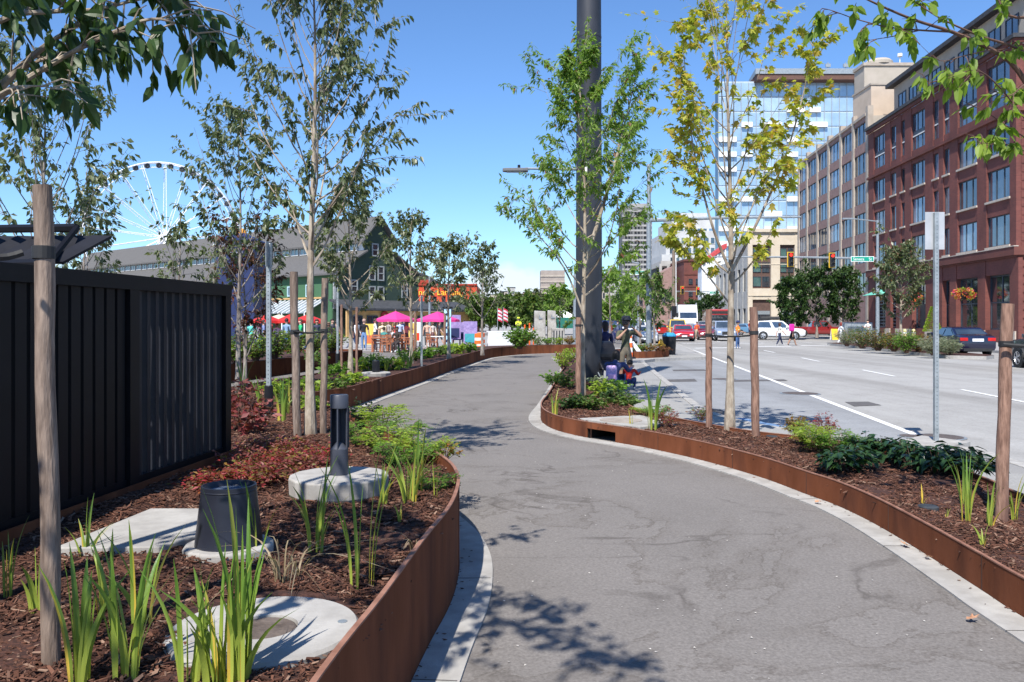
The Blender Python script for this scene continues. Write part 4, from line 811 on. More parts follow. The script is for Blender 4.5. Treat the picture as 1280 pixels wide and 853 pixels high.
# bollard light on its round concrete base
zb = soilz(-1.11,5.45); t = thing('bollard_light', 'slate grey open bollard light on a round pale concrete base', 'bollard light', (-1.15,5.50,zb-.02))
a = MB(); n=12
a.lathe([(.315,0),(.325,.02),(.33,.12),(.322,.128),(.01,.130)], seg=16); part('concrete_base', a, M_conc, t, bevel=.006)
a = MB(); a.lathe([(.059,.130),(.059,.30),(.056,.302)], seg=28); part('lower_post', a, M_bollard, t, smooth=True)
a = MB(); a.lathe([(.0565,.303),(.018,.345)], seg=28, cap=False); part('reflector_cone', a, M_bollard, t, smooth=True)
a = MB(); a.box(-.058,.058,.038,.045,.302,.572); a.box(-.0045,.0045,-.057,.038,.302,.572); 
part('fin', a, M_bollard, t)
a = MB(); 
for k in range(12):
    a0 = math.radians(-20 + k*220/12); a1 = math.radians(-20 + (k+1)*220/12)
    q = [(.0585*math.cos(a0),.0585*math.sin(a0)),(.0585*math.cos(a1),.0585*math.sin(a1)),(.051*math.cos(a1),.051*math.sin(a1)),(.051*math.cos(a0),.051*math.sin(a0))]; a.prism(q,.302,.572)
part('rear_shell', a, M_bollard, t)
a = MB(); a.lathe([(.056,.570),(.0605,.573),(.0605,.655),(.057,.660)], seg=28); part('cap', a, M_bollard, t, smooth=True)
a = MB(); a.lathe([(.03,.566),(.03,.572)], seg=20); part('lens', a, M_galv, t)

# black tapered fixture on a concrete ring
p = G(287, 700, .46); t = thing('bucket_fixture', 'black tapered round uplight housing on a small concrete collar', 'light housing', (p.x-.02, p.y+.05, .465))
a = MB(); a.lathe([(.205,0),(.212,.01),(.212,.055),(.20,.062),(.01,.062)], seg=14); part('concrete_collar', a, M_conc, t, bevel=.006)
a = MB(); a.lathe([(.158,.062),(.156,.08),(.129,.318),(.131,.320),(.131,.324),(.129,.326),(.128,.345),(.119,.346),(.112,.325),(.105,.318),(.0,.312)], seg=40, cap=False); part('housing', a, M_bucket, t, smooth=True)
a = MB(); a.lathe([(.10,.3195),(.0,.3195)], seg=30, cap=False); part('lens', a, glassmat('lens_blue_grey',(0.10,.13,.18)), t)

# round concrete manhole disc in the mulch
p = G(330, 787, .50); t = thing('concrete_disc', 'large flat round concrete disc with a brown centre lid in the mulch', 'access cover', (p.x, p.y, .468))
a = MB(); a.lathe([(.335,-.03),(.335,.03),(.325,.042),(.118,.042),(.118,.0)], seg=56, cap=False); part('ring', a, M_conc, t, smooth=True)
M_lid = mat('brown_lid', (0.07,.052,.04), (0.14,.11,.09), scale=12, rough=.8, bump=.4)
a = MB(); a.lathe([(.112,.0),(.112,.034),(.105,.038),(0,.038)], seg=40, cap=False); part('lid', a, M_lid, t)
a = MB(); a.lathe([(.018,.0385),(.018,.044),(0,.044)], (.27,.05,0), 10, cap=False); part('bolt', a, M_galvd, t)
# flush slab by the fence
t = thing('concrete_slab', 'flat pale rectangular concrete slab beside the black fence', 'slab', (-1.85,4.4,.43))
a = MB(); q = [(-2.20,3.96),(-1.70,3.98),(-1.52,4.30),(-1.72,4.80),(-2.10,4.80)]; a.prism([(x,y) for x,y in q], .46, .515); part('slab', a, M_conc, t, world=True, bevel=.006)
# flush concrete pad and lid of the right bed
t = thing('concrete_pad', 'flat pale concrete pad with a round lid in the right bed', 'access cover', (1.55,11.8,.15))
a = MB(); q = [G(*k) for k in ((722,523,.20),(800,519,.20),(826,524,.20),(831,530,.20),(800,534,.20))]; a.prism([(v.x,v.y) for v in q], .12, .20); part('pad', a, M_conc, t, world=True, bevel=.005)
c = G(776, 525.5, .20); a = MB(); a.lathe([(.30,0),(.30,.006),(0,.006)], (c.x-1.55,c.y-11.8,.05), 30, cap=False); part('lid', a, mat('worn_lid',(0.26,.22,.18),(0.36,.31,.26),scale=9), t)
# steel sign posts
def signpost(label, p, H, sleeve=True, sw=.24, sh=.48, back=True):
    t = thing('sign_post', label, 'sign', p); a = MB(); a.box(-.0275,.0275,-.0275,.0275,0,H); ps = part('post', a, M_galv, t, bevel=.004)
    h = MB(); k = 0; z = .12
    while z < H-.05: h.lathe([(.006,0),(.006,.0015),(0,.0015)], (0,-.0275-.0015,z), 6, axis='y', cap=False); z += .05
    part('punched_hole', h, M_strap, ps)
    if sleeve: a = MB(); a.lathe([(.055,0),(.055,.42),(.05,.43)], seg=16); part('sleeve', a, M_black, t)
    return t
t = signpost('galvanised sign post seen from behind with a blank grey sign, at the street kerb', (xy(1170,11.0)+.0, 11.0, .0), 3.05, sleeve=False)
a = MB(); a.prism([(-.135,0),(-.12,0),(.12,0),(.135,0)][:0] or [(-.13,.029),(.13,.029),(.13,.033),(-.13,.033)], 2.56, 3.06); pl = part('sign_panel', a, mat('sign_back_aluminium',(0.42,.43,.44),(0.52,.53,.54),rough=.45,metal=.3), t, bevel=.001)
a = MB(); 
for z in (2.68,2.93): a.lathe([(.008,-.004),(.008,0)], (0,-.03,z), 8, axis='y')
part('bolt', a, M_galvd, pl)
pad = MB(); qs = [G(*k) for k in ((1120,553.5),(1152,545.5),(1213,553.5),(1190,558.5))]; pad.prism([(v.x,v.y) for v in qs], -.15, .012); solo('sidewalk_pad', pad, M_conc, kind='structure')
t = signpost('perforated steel sign post on a black sleeve in the left bed', (xy(336,10.5), 10.5, .36), 2.23)
a = MB(); a.box(-.15,.15,.029,.033,1.93,2.27); 
t2 = t; pl = MB(); pl.box(.0,.006,-.14,.14,1.93,2.25); part('sign_panel', pl, M_galv, t2)
a = MB(); a.lathe([(.17,0),(.17,.05),(.15,.06),(0,.06)], seg=16, cap=False); part('concrete_footing', a, M_conc, t2)
t = signpost('grey steel sign post beside the first pink parasol', (xy(527,23), 23, .34), 1.95, sleeve=False)
a = MB(); a.box(-.006,.0,-.13,.13,1.55,2.0); part('sign_panel', a, M_galv, t)
t = signpost('slim dark post behind the first staked far tree', (xy(422,22.5), 22.5, .3), 2.1, sleeve=True)
# bits in the far bed: lamp bases
for i,(px,py,lab) in enumerate([(470,469,'pale round concrete base in the far left bed near the staked pair'),(513,447,'pale round concrete base under the pink parasol view')]):
    p = G(px,py,.36); t = thing('lamp_footing', lab, 'footing', (p.x,p.y,.34), group='round concrete bases in the far bed'); a = MB(); a.lathe([(.33,0),(.34,.07),(.32,.09),(0,.09)], seg=18, cap=False); part('disc', a, M_conc, t)
    b = MB(); b.lathe([(.09,.09),(.085,.34),(.07,.36),(0,.36)], seg=16, cap=False); part('short_post', b, M_black, t)

# black slatted fence
O = Vector((-3.10,0,0)); u = Vector((.1,1,0)).normalized(); nn = Vector((u.y,-u.x,0))
fz0, fz1 = .47, 1.905
t = thing('slatted_fence', 'black vertical slat fence with square top rail along the left bed', 'fence', (-2.4,7.0,.45))
def fp(y): return y/u.y
for i, ya in enumerate((-.6, 1.6, 3.55, 5.48, 6.88)):
    a = MB(); wdt = .055 if i < 4 else .05; a.obox(O, u, nn, fp(ya)-wdt, fp(ya)+wdt, -.055, .055, .2, fz1-.002); part('fence_post', a, M_fence, t, world=True)
a = MB(); a.obox(O, u, nn, fp(-1.0), fp(6.88)+.052, -.06, .06, fz1-.095, fz1); part('top_rail', a, M_fence, t, world=True)
a = MB(); a.obox(O, u, nn, fp(-1.0), fp(6.88), -.03, .03, fz0+.03, fz0+.09); part('bottom_rail', a, M_fence, t, world=True)
def slats(ya, yb, wd_, pitch, dep, m):
    s = fp(ya)
    while s < fp(yb):
        a = MB(); a.obox(O, u, nn, s, s+wd_, -dep, dep, fz0+.02, fz1-.096); part('slat', a, m, t, world=True); s += pitch
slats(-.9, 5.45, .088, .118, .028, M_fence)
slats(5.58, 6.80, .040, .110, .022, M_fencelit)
e = MB(); e.obox(O, u, nn, fp(-1.0), fp(7.0), .075, .088, .40, .53); part('base_edging', e, M_corten, t, world=True)
# slanted louvre canopy behind the fence
t = thing('louvre_canopy', 'dark slanted louvre canopy showing above the left end of the fence', 'canopy', (-3.5,5.0,0))
for i in range(9):
    p = D(78-i*24, 306, 5.0+.08*i) if i else D(78,306,5.0); a = MB(); w2 = .075
    a.add([(p.x-w2-.03,p.y,p.z-.10),(p.x-w2+.05,p.y+.05,p.z-.10),(p.x+w2+.05,p.y+.35,p.z+.09),(p.x-w2+.10,p.y+.30,p.z+.09)] + [(p.x-w2-.03,p.y+.01,p.z-.115),(p.x-w2+.05,p.y+.06,p.z-.115),(p.x+w2+.05,p.y+.36,p.z+.075),(p.x-w2+.10,p.y+.31,p.z+.075)], [(0,1,2,3),(4,7,6,5),(0,4,5,1),(1,5,6,2),(2,6,7,3),(3,7,4,0)])
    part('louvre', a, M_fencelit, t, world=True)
a = MB(); p0 = D(96,285,5.35); p1 = D(-120,288,5.9); a.tube([p0,p1], .028, 6); p2 = D(60,330,4.95); p3 = D(-140,332,5.5); a.tube([p2,p3], .03, 6); a.tube([p2,p0], .022, 6); part('frame', a, M_fence, t, world=True)
a = MB(); 
for q in (D(30,330,5.3), D(-100,330,5.6)): a.box(q.x-.05,q.x+.05,q.y-.05,q.y+.05,0,q.z)
part('column', a, M_fence, t, world=True)
# things standing behind the fence seen through the gaps
# small lids in the mulch
M_lidb = mat('dark_valve_lid',(0.02,.025,.03),(0.05,.055,.06),scale=8,rough=.6)
for px,py,lab in ((965,547,'small dark irrigation lid beside the right brown stake'),(1160,636,'small dark irrigation lid in the near right mulch'),(842,533,'small dark irrigation lid right of the concrete pad')):
    p = G(px,py,.17); a = MB(); a.lathe([(.075,-.02),(.075,.018),(.065,.024),(0,.024)], seg=18, cap=False); o = solo('irrigation_lid', a, M_lidb, lab, 'lid', 'irrigation lids'); o.location = (p.x,p.y,.17)
# fallen leaves
M_fall = mat('dry_leaf_tan', (0.35,.16,.08),(0.5,.30,.18),scale=20)
for i,(px,py,z,s,lab) in enumerate([(1208,777,.01,.07,'curled tan leaf lying alone on the asphalt at lower right'),(1134,684,.02,.06,'tan leaves caught on the pale ribbon by the right wall'),(1160,697,.02,.05,'russet leaf on the pale ribbon next to a tan one'),(1021,630,.02,.05,'orange leaf on the pale ribbon farther up the right wall')]):
    p = G(px,py,z); mb = MB(); rnd = random.Random(i)
    for k in range(2 if i else 1):
        leaf(mb, Vector((rnd.uniform(-.03,.03)*(k>0),rnd.uniform(-.03,.03)*(k>0),.012)), Vector((math.cos(i*2+k),math.sin(i*2+k),.25)), Vector((.2,.1,1)), s, s*.6, 2, 0, -.4)
    o = solo('fallen_leaf', mb, M_fall, lab, 'leaf', 'fallen leaves'); o.location = p
lit = MB(); rnd = random.Random(5)   # scattered grit and seed husks on the asphalt
for _ in range(260):
    y = 3.3*(9)**rnd.random(); x = rnd.uniform(-.2,3.0)
    if y > 7 and x > 1.2: x -= 1.6
    s = .004+.006*rnd.random(); a_ = rnd.random()*6; lit.add([(x+s*math.cos(a_+k*2.1),y+s*math.sin(a_+k*2.1),.008+rnd.random()*.004) for k in range(3)],[(0,1,2)])
solo('grit', lit, mat('grit_pale',(0.4,.37,.33),(0.6,.56,.5)), 'fine pale grit and husks scattered over the asphalt path', 'grit', kind='stuff')
dbr = MB()
for k in range(420):   # mulch crumbs lying on the ribbons and along the walls
    src = leftrim if k % 2 else rightfront; i = rnd.randrange(len(src)-1); a = Vector(src[i][:2]); b = Vector(src[i+1][:2]); tt_ = (b-a).normalized(); n2 = Vector((tt_.y,-tt_.x)); p = a.lerp(b, rnd.random()) + n2*(.006+.12*rnd.random()**5)
    s = .006+.012*rnd.random()**2; a_ = rnd.random()*6; dbr.add([(p.x+s*math.cos(a_+q),p.y+s*math.sin(a_+q)*.6,.0175+rnd.random()*.006) for q in (0,1.8,3.1,4.9)],[(0,1,2,3)])
solo('crumbs', dbr, M_chip, 'bark crumbs blown along the foot of the steel walls', 'debris', kind='stuff')

# ------------------------------------------------------------------ plants of the left bed
IL = [(98,872,200,8,'tall iris clump beside the thick foreground stake, bottom left',.026),(160,858,215,14,'iris clump between the thick stake and the concrete disc',.018),
(238,868,190,9,'iris clump at the bottom edge left of the concrete disc',.022),(272,872,200,16,'iris clump with many yellow green blades in front of the concrete disc',.02),(300,868,270,16,'largest and tallest iris clump, yellow green, over the concrete disc',.022),
(178,792,150,8,'iris clump standing before the pale concrete slab',.022),(132,772,125,6,'small iris clump right behind the thick foreground stake',.02),(48,770,110,6,'iris clump left of the thick foreground stake',.02),
(12,745,110,5,'iris blades at the extreme left edge by the fence',.018),(108,700,90,6,'thin iris clump against the fence base near the slab',.018),
(320,700,110,8,'iris clump just right of the black tapered housing',.022),(395,690,135,12,'iris clump in front of the bollard base, left side',.018),(455,735,230,9,'tall slim iris before the bollard base, right side',.016),
(478,632,75,8,'short iris clump at the right edge of the bollard base',.018),(512,634,118,13,'dense iris clump with bunched upright leaves right of the bollard',.02),
(521,622,105,10,'iris clump among the lime foliage behind the dense one',.016),(546,630,60,3,'single thin iris shoot near the wall bend',.014),(433,612,45,4,'small iris shoot on the bollard base front',.014),
(500,655,40,4,'tiny iris sprout in open mulch right of the bollard',.014),
(352,530,62,10,'upright iris clump left of the double staked tree',.028),(328,520,55,8,'iris clump beside the black sign sleeve',.028),(303,500,55,8,'iris clump near the fence end among bronze leaves',.028),(360,515,60,9,'lime iris clump behind the tall grey stake',.028)]
for px,py,h,n,lab,wd in IL: iris(px,py,h,n,lab,z=.455 if py > 560 else .41,wd=wd,m=M_blade2 if 'dark' in lab or 'fence' in lab else M_blade)
for px,py,h,n,lab in [(352,735,120,16,'straw coloured dry grass between the disc and the iris'),(372,722,90,10,'second dry grass tuft with an arching stem'),(517,690,55,8,'small dry grass tuft in the near mulch')]:
    iris(px,py,h,n,lab,z=.455,wd=.008,m=LM['dry'],spread=1.5,name='dry_grass',group='dry grass tufts',curl=.9)
def LP(px, py, z=.44): p = G(px,py,z); return (p.x,p.y,z)
fern('lime feathery plant right behind the bollard', LP(452,560), .24, .26, 16, 'fern', 1); fern('lime fern at the centre of the left bed corner', LP(487,572), .26, .28, 18, 'lime', 2)
fern('green fern just behind the dense iris clump', LP(503,588), .24, .26, 16, 'fern', 3); fern('lime fern nearest to the wall bend', LP(533,580), .24, .24, 16, 'lime', 4)
fern('low green fern leaning over the near mulch', LP(540,622), .17, .2, 12, 'fern', 5); fern('bright fern at the far side of the bed corner', LP(478,545), .30, .3, 18, 'lime', 6)
fern('small fern tucked behind the wall rim', LP(508,556), .24, .24, 14, 'fern', 7)
shrub('low_conifer', 'dark green juniper-like plant right of the bollard top', LP(455,532,.42), .30, .32, 22, .05, 26, 'dark', 8, group='low plants of the left bed')
shrub('yellow_shrub', 'low yellow and red tinged shrub at the wall bend', LP(558,572), .17, .17, 14, .05, 12, 'orange', 9, group='low plants of the left bed', second=('lime',.4))
RED = [(270,618,.22,.26,'red'),(300,612,.24,.28,'red'),(335,606,.22,.28,'maroon'),(312,585,.2,.3,'maroon'),(350,586,.2,.28,'red'),(385,590,.2,.25,'maroon'),(405,580,.18,.22,'red'),(362,570,.2,.28,'maroon'),(330,566,.2,.28,'maroon')]
RLAB = ['bright red nandina nearest the fence base','bright red nandina beside the black tapered housing','maroon nandina left of the bollard base','maroon groundcover against the last fence slats','red groundcover in the middle of the red patch','maroon groundcover between the housing and the bollard','red groundcover right below the tree stakes','dull maroon groundcover in front of the tall grey stake','dull maroon groundcover near the fence end']
for i,(px,py,h,r,lm) in enumerate(RED): shrub('nandina', RLAB[i], LP(px,py), h*.78, r*1.1, 40, .048, 24, lm, 100+i, group='red nandina groundcover', second=('orange',.18), narrow=.36)
shrub('bronze_plant', 'tall bronze leaved plant by the fence end', LP(300,540,.40), .55, .3, 14, .09, 12, 'maroon', 120, group='bronze leaved plants', narrow=.6)
shrub('bronze_plant', 'bronze leaved plant left of the sign sleeve', LP(320,545,.40), .45, .3, 14, .09, 12, 'maroon', 121, group='bronze leaved plants', narrow=.6)
shrub('bronze_plant', 'farthest bronze leaved plant at the fence end', LP(303,512,.38), .5, .35, 14, .10, 12, 'maroon', 122, group='bronze leaved plants', narrow=.6)
FL = [(345,492,'lime'),(372,486,'fern'),(395,490,'lime'),(360,505,'hedge'),(390,512,'lime'),(415,470,'fern'),(432,466,'hedge'),(448,462,'lime'),(463,458,'hedge'),(475,462,'dark'),(492,462,'lime'),(512,452,'hedge'),(530,448,'fern'),(548,446,'hedge'),(567,443,'lime'),(582,441,'fern'),(420,487,'hedge'),(440,480,'lime'),(395,455,'hedge')]
for i,(px,py,lm) in enumerate(FL):
    p = G(px,py,.37); shrub('bedding_plant', f'low {dict(lime="lime",fern="fresh green",hedge="mid green",dark="dark green")[lm]} plant in the left bed, '+['just behind the sign sleeve','behind the tall grey stake','behind the double staked trunk','left of the tall grey stake','between the stake and the slim stake','at the bend behind the rusty wall','by the pale trunk of the row','near the end of the plaza planter','left of the strap-leaved group','in the shade before the first concrete base','before the orange benches','under the first pink parasol','behind the second concrete base','at the foot of the second row tree','before the blue banner','before the orange barrels','behind the top of the bollard','close above the rusty wall left end','beside the plaza planter'][i], (p.x,p.y,.36), .013*p.y+.05, .016*p.y+.05, 14, .006*p.y+.03, 11, lm, 200+i, group='low plants of the far left bed')
for i,(px,py,h) in enumerate([(465,462,26),(472,464,28),(483,463,26),(497,462,26),(503,459,30),(512,458,28)]):
    iris(px,py,h,10,['leftmost iris of the far strap-leaved group','second iris of the far strap-leaved group','third iris of the far group','fourth iris of the far group','bright iris before the first concrete base','rightmost bright iris of the far group'][i],z=.37,wd=.05,m=M_blade)
# shrub against the pale barrier
shrub('round_shrub', 'round bright green shrub behind the rusty wall at the path bend', tuple(G(650,436,.4)), 1.05, .85, 60, .16, 22, 'fern', 300, second=('hedge',.3))
for i,(px,w_) in enumerate([(672,.5),(685,.4),(698,.45),(712,.4)]):
    p = D(px,436,42.6); shrub('bedding_plant', ['mixed green plant before the left concrete block','low green plant before the middle concrete block','yellowish plant before the slotted block','brownish plant left of the big pole'][i], (p.x,p.y,.38), .5, w_, 16, .13, 14, ['hedge','fern','lime','orange'][i], 310+i, group='plants behind the path bend')
# ------------------------------------------------------------------ plants of the right bed
def RP(px,py,z=.165): p = G(px,py,z); return (p.x,p.y,z)
for i,(px,py,h,r,lm,lab) in enumerate([(692,482,.30,.30,'fern','green plant left of the big pole base'),(708,486,.34,.3,'hedge','green plant right at the trunk of the staked tree'),(748,484,.22,.3,'grey','silvery green plant under the big pole'),
    (716,512,.22,.28,'dark','dark green plant in front of the staked tree'),(740,513,.22,.28,'hedge','mid green plant left of the pad'),(752,498,.32,.26,'lime','lime plant at the tip side of the pad'),(768,505,.26,.32,'dark','dark plant behind the concrete pad'),(785,508,.2,.25,'hedge','green plant behind the pad right side'),
    (704,462,.55,.35,'lime','tall yellow green plant left of the pole'),(712,452,.5,.4,'lime','farther yellow green plant left of the pole'),(770,492,.28,.28,'fern','fresh plant before the crouching child')]):
    shrub('bedding_plant', lab, RP(px,py), h*1.15, r*1.1, 24, .08, 16, lm, 400+i, group='plants around the big pole', narrow=.6)
for px,py,h,n,lab,wd in [(693,522,42,8,'small iris at the tip of the right bed',.03),(815,536,75,9,'iris clump at the edge of the concrete pad',.03),(788,533,32,4,'tiny iris sprout left of the pad iris',.02),
    (1210,655,100,11,'tall iris clump left of the right edge stake',.016),(1236,662,72,8,'iris clump just beside the right edge stake',.015),(1229,684,40,6,'small iris tuft below the right edge stake',.014),(1268,648,62,8,'iris clump at the right frame edge',.016),(1153,632,30,4,'small iris sprout beside the near irrigation lid',.014),(1183,648,18,3,'tiny iris sprout in open mulch',.012),(1205,630,80,5,'dark iris blades behind the tall clump',.014)]:
    iris(px,py,h,n,lab,z=.165,wd=wd,m=M_blade if 'dark' not in lab else M_blade2)
shrub('dwarf_shrub', 'small orange tipped shrub at the street side of the right bed', RP(995,546), .28, .19, 26, .045, 24, 'orange', 420, group='small nandina shrubs of the right bed', narrow=.36, stiff=.5, low=.4)
shrub('dwarf_shrub', 'small red leaved shrub right of the orange tipped one', RP(1030,551), .36, .22, 26, .042, 20, 'red', 421, group='small nandina shrubs of the right bed', narrow=.34, stiff=.5, low=.35, second=('maroon',.5))
shrub('dwarf_shrub', 'reddish twiggy shrub right of the concrete pad', RP(832,535), .30, .24, 24, .045, 16, 'maroon', 422, group='small nandina shrubs of the right bed', narrow=.34, second=('orange',.3))
shrub('dwarf_shrub', 'small russet shrub behind the left brown stake', RP(877,525), .22, .22, 20, .05, 12, 'russet', 423, group='small nandina shrubs of the right bed', narrow=.34, second=('fern',.2))
fern('bright fern behind the twiggy red shrub', RP(822,524), .2, .25, 14, 'fern', 430); fern('lime fern at the street side of the pad', RP(805,520), .15, .22, 12, 'lime', 431)
fern('lime fern at the left of the leafy group', RP(1018,566), .27, .26, 22, 'lime', 432); fern('yellow green fern before the orange tipped shrub', RP(1012,558), .27, .25, 20, 'lime', 433); fern('green fern joining the lime and the dark plants', RP(1045,570), .28, .27, 22, 'fern', 434)
for i,(px,py) in enumerate([(1048,592),(1068,588),(1078,572),(1100,574),(1122,578),(1140,585),(1170,592),(1192,588),(1215,598)]):
    shrub('hellebore', ['dark glossy hellebore leaning over the steel wall','second dark glossy hellebore by the wall','dark hellebore right of the green fern','dark hellebore in the centre of the group','dark hellebore below the sign post','dark hellebore front of the sign post base','dark hellebore nearer to the right stake','dark hellebore behind the tall right iris','last dark hellebore before the right stake'][i], RP(px,py), .26, .23, 22, .115, 8, 'hell', 440+i, lv=1, group='dark glossy hellebores', narrow=.42, flat=True, low=.6, second=('dark',.15), drop=.3)
# pale catkin-like dry leaves
# ------------------------------------------------------------------ median and plaza shrubs
for i,(px,py,h,w_,lm,se,lab) in enumerate([(1062,434,1.25,.9,'grey',None,'silvery grass shrub at the left end of the median'),(1082,437,1.35,1.1,'hedge',('orange',.2),'green shrub second along the median'),(1102,440,1.2,1.0,'dark',('orange',.35),'rust touched shrub third along the median'),
    (1122,441,1.1,.9,'orange',('hedge',.5),'rusty orange shrub in the middle of the median'),(1138,443,1.15,.8,'fern',None,'bright green shrub fourth along the median'),(1153,442,1.05,.8,'orange',('russet',.4),'rusty brown shrub near the right end of the median'),(1172,446,.95,.8,'grey',None,'silvery mound at the right end of the median beside the blue car'),(1192,446,.85,.6,'grey',None,'last silvery mound touching the blue car view')]):
    p = G(px,py,-.02); shrub('median_shrub', lab, (p.x,p.y+.4,.03), h, w_, 60, .12 if lm != 'grey' else .2, 22, lm, 500+i, group='shrubs on the street median', second=se, narrow=.5 if lm != 'grey' else .12)
for i,(px,lab) in enumerate([(300,'hedge clump at the left end of the plaza planter'),(324,'hedge clump behind the sign sleeve post'),(348,'hedge clump before the blue table'),(374,'hedge clump behind the tall stake'),(398,'hedge clump behind the tree trunk'),(420,'last hedge clump at the right end of the plaza planter')]):
    y = 22.5+i*1.5; p = D(px,450,y); shrub('hedge_clump', lab, (p.x-.2,p.y+.3,.43), .95, .62, 46, .12, 20, 'hedge', 520+i, group='hedge clumps in the plaza planter', second=('lime',.15))
for i,(px,lab) in enumerate([(789,'yellow green plant at the left of the corner planter'),(800,'green plant in the middle of the corner planter'),(812,'russet plant under the thin tree of the corner planter'),(827,'rust coloured plant at the right end of the corner planter')]):
    p = D(px,440,36.8); shrub('bedding_plant', lab, (p.x,p.y,.24), .45 if i < 3 else .3, .45, 20, .11, 14, ['lime','fern','orange','russet'][i], 540+i, group='plants of the corner planter')
p = D(765,440,37); 
# ================================================================== BUILDINGS
def V2(a, b): return Vector((a[0], a[1], 0)), Vector((b[0], b[1], 0))
M_brick = brickmat('red_brick', (0.20,0.058,0.044), (0.15,0.042,0.034), (0.13,0.062,0.052), bw=.25, rh=.085)
M_brickdk = brickmat('red_brick_dark', (0.17,0.05,0.036), (0.13,0.038,0.03), (0.11,0.05,0.04))
M_bandstone = mat('sandstone_trim', (0.42,.36,.30),(0.52,.46,.39), scale=5, rough=.85)
M_tan = mat('tan_concrete', (0.33,.285,.235),(0.42,.365,.305), scale=1.2, rough=.9)
M_rose = mat('rose_spandrel', (0.24,.15,.13),(0.31,.20,.175), scale=2, rough=.9)
M_beige = mat('beige_stucco', (0.46,.37,.285),(0.53,.43,.335), scale=.7, rough=.92)
M_beigeg = mat('grey_beige_stucco', (0.36,.32,.26),(0.42,.37,.31), scale=.7, rough=.92)
M_cream = mat('cream_stone', (0.50,.43,.33),(0.57,.50,.40), scale=.9, rough=.9)
M_greyb = mat('grey_stone', (0.33,.32,.30),(0.43,.42,.39), scale=.9, rough=.9)
M_glassb = glassmat('window_glass_blue', (0.035,.05,.07), c2=(0.10,.14,.19))
M_glassl = glassmat('window_glass_pale', (0.12,.18,.25), c2=(0.30,.38,.46))
M_blind = glassmat('window_blind', (0.16,.17,.18), c2=(0.24,.25,.26), rough=.2)
M_glassd = glassmat('window_glass_dark', (0.015,.02,.025), c2=(0.05,.06,.07))
M_glasssky = glassmat('tower_glass_sky_reflection', (0.22,.33,.44), c2=(0.42,.54,.64), rough=.12, scale=.12)  # reflected sky put into the base colour as mottled pale blue
M_frame = mat('dark_window_frame', (0.03,.04,.055),(0.05,.065,.085), rough=.5)
M_framew = mat('white_window_frame', (0.62,.62,.6),(0.7,.7,.68), rough=.6)
M_shingle = mat('grey_shingle_roof', (0.075,.072,.07),(0.13,.125,.12), scale=9, rough=.95, stretch=(1,1,3))
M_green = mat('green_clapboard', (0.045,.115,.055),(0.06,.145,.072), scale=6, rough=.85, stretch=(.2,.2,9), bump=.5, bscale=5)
M_greend = mat('gable_shade_and_batten_green', (0.030,.052,.040),(0.042,.070,.052), scale=6, rough=.85, stretch=(.2,.2,9), bump=.5, bscale=5)  # dark copy of the clapboard: gable's shade put into its colour; battens share it
M_ochre = mat('ochre_wall', (0.46,.28,.11),(0.54,.34,.15), scale=2, rough=.9)
M_redw = mat('red_boards', (0.48,.065,.025),(0.58,.085,.035), scale=2, rough=.85, stretch=(1,1,4))
M_roofd = mat('dark_roof', (0.035,.037,.042),(0.06,.063,.07), scale=3, rough=.8)

def window(par, O, u, n, s0, s1, z0, z1, depth=.22, cols=2, rows=1, fm=None, gm=None, fw=.07):
    """frame set back in the opening with its pane behind the bars"""
    f = MB(); d0 = -depth; d1 = -depth+.07
    f.obox(O,u,n,s0,s0+fw,d0,d1,z0,z1); f.obox(O,u,n,s1-fw,s1,d0,d1,z0,z1); f.obox(O,u,n,s0+fw,s1-fw,d0,d1-.004,z0,z0+fw); f.obox(O,u,n,s0+fw,s1-fw,d0,d1-.004,z1-fw,z1)
    for k in range(1, cols): s = s0+(s1-s0)*k/cols; f.obox(O,u,n,s-fw*.4,s+fw*.4,d0,d1-.008,z0+fw,z1-fw)
    for k in range(1, rows): z = z0+(z1-z0)*k/rows; f.obox(O,u,n,s0+fw,s1-fw,d0,d1-.012,z-fw*.4,z+fw*.4)
    fo = part('window', f, fm or M_frame, par, world=True, fixn=False)
    g = MB(); a = [(O[0]+u[0]*s+n[0]*(d0+.012), O[1]+u[1]*s+n[1]*(d0+.012)) for s in (s0+.01,s1-.01)]
    g.quad((*a[0],z0+.01),(*a[1],z0+.01),(*a[1],z1-.01),(*a[0],z1-.01)); part('pane', g, gm or M_glassb, fo, world=True, fixn=False); return fo
def grid(par, O, u, n, S, Z, cols, rows, m, depth=.3, name='wall', spm=None, back=None):
    """wall built of piers and spandrels around real openings"""
    a = MB(); s = S[0]
    for c0, c1 in sorted(cols) + [(S[1], None)]:
        if c0 > s: a.obox(O,u,n,s,c0,-depth,0,Z[0],Z[1])
        if c1 is None: break
        s = c1
    b = a
    for c0, c1 in cols:
        z = Z[0]
        for r0, r1 in sorted(rows) + [(Z[1], None)]:
            if r0 > z: b.obox(O,u,n,c0-.02,c1+.02,-depth+.004,-.05,z,r0)
            if r1 is None: break
            z = r1
    part(name, b, m, par, world=True)
def svec(P0, P1):
    u = (Vector(P1)-Vector(P0)); L_ = u.length; u /= L_; return Vector((P0[0],P0[1],0)), Vector((u.x,u.y,0)), L_
def s_at(P0, P1, px):
    k = (px-640)/F; u = (Vector(P1)-Vector(P0)).normalized(); return (k*P0[1]-P0[0])/(u.x-k*u.y)
def z_at(P0, P1, px, py):
    s = s_at(P0,P1,px); u = (Vector(P1)-Vector(P0)).normalized(); y = P0[1]+u.y*s; return EYE-(py-HOR)/F*y

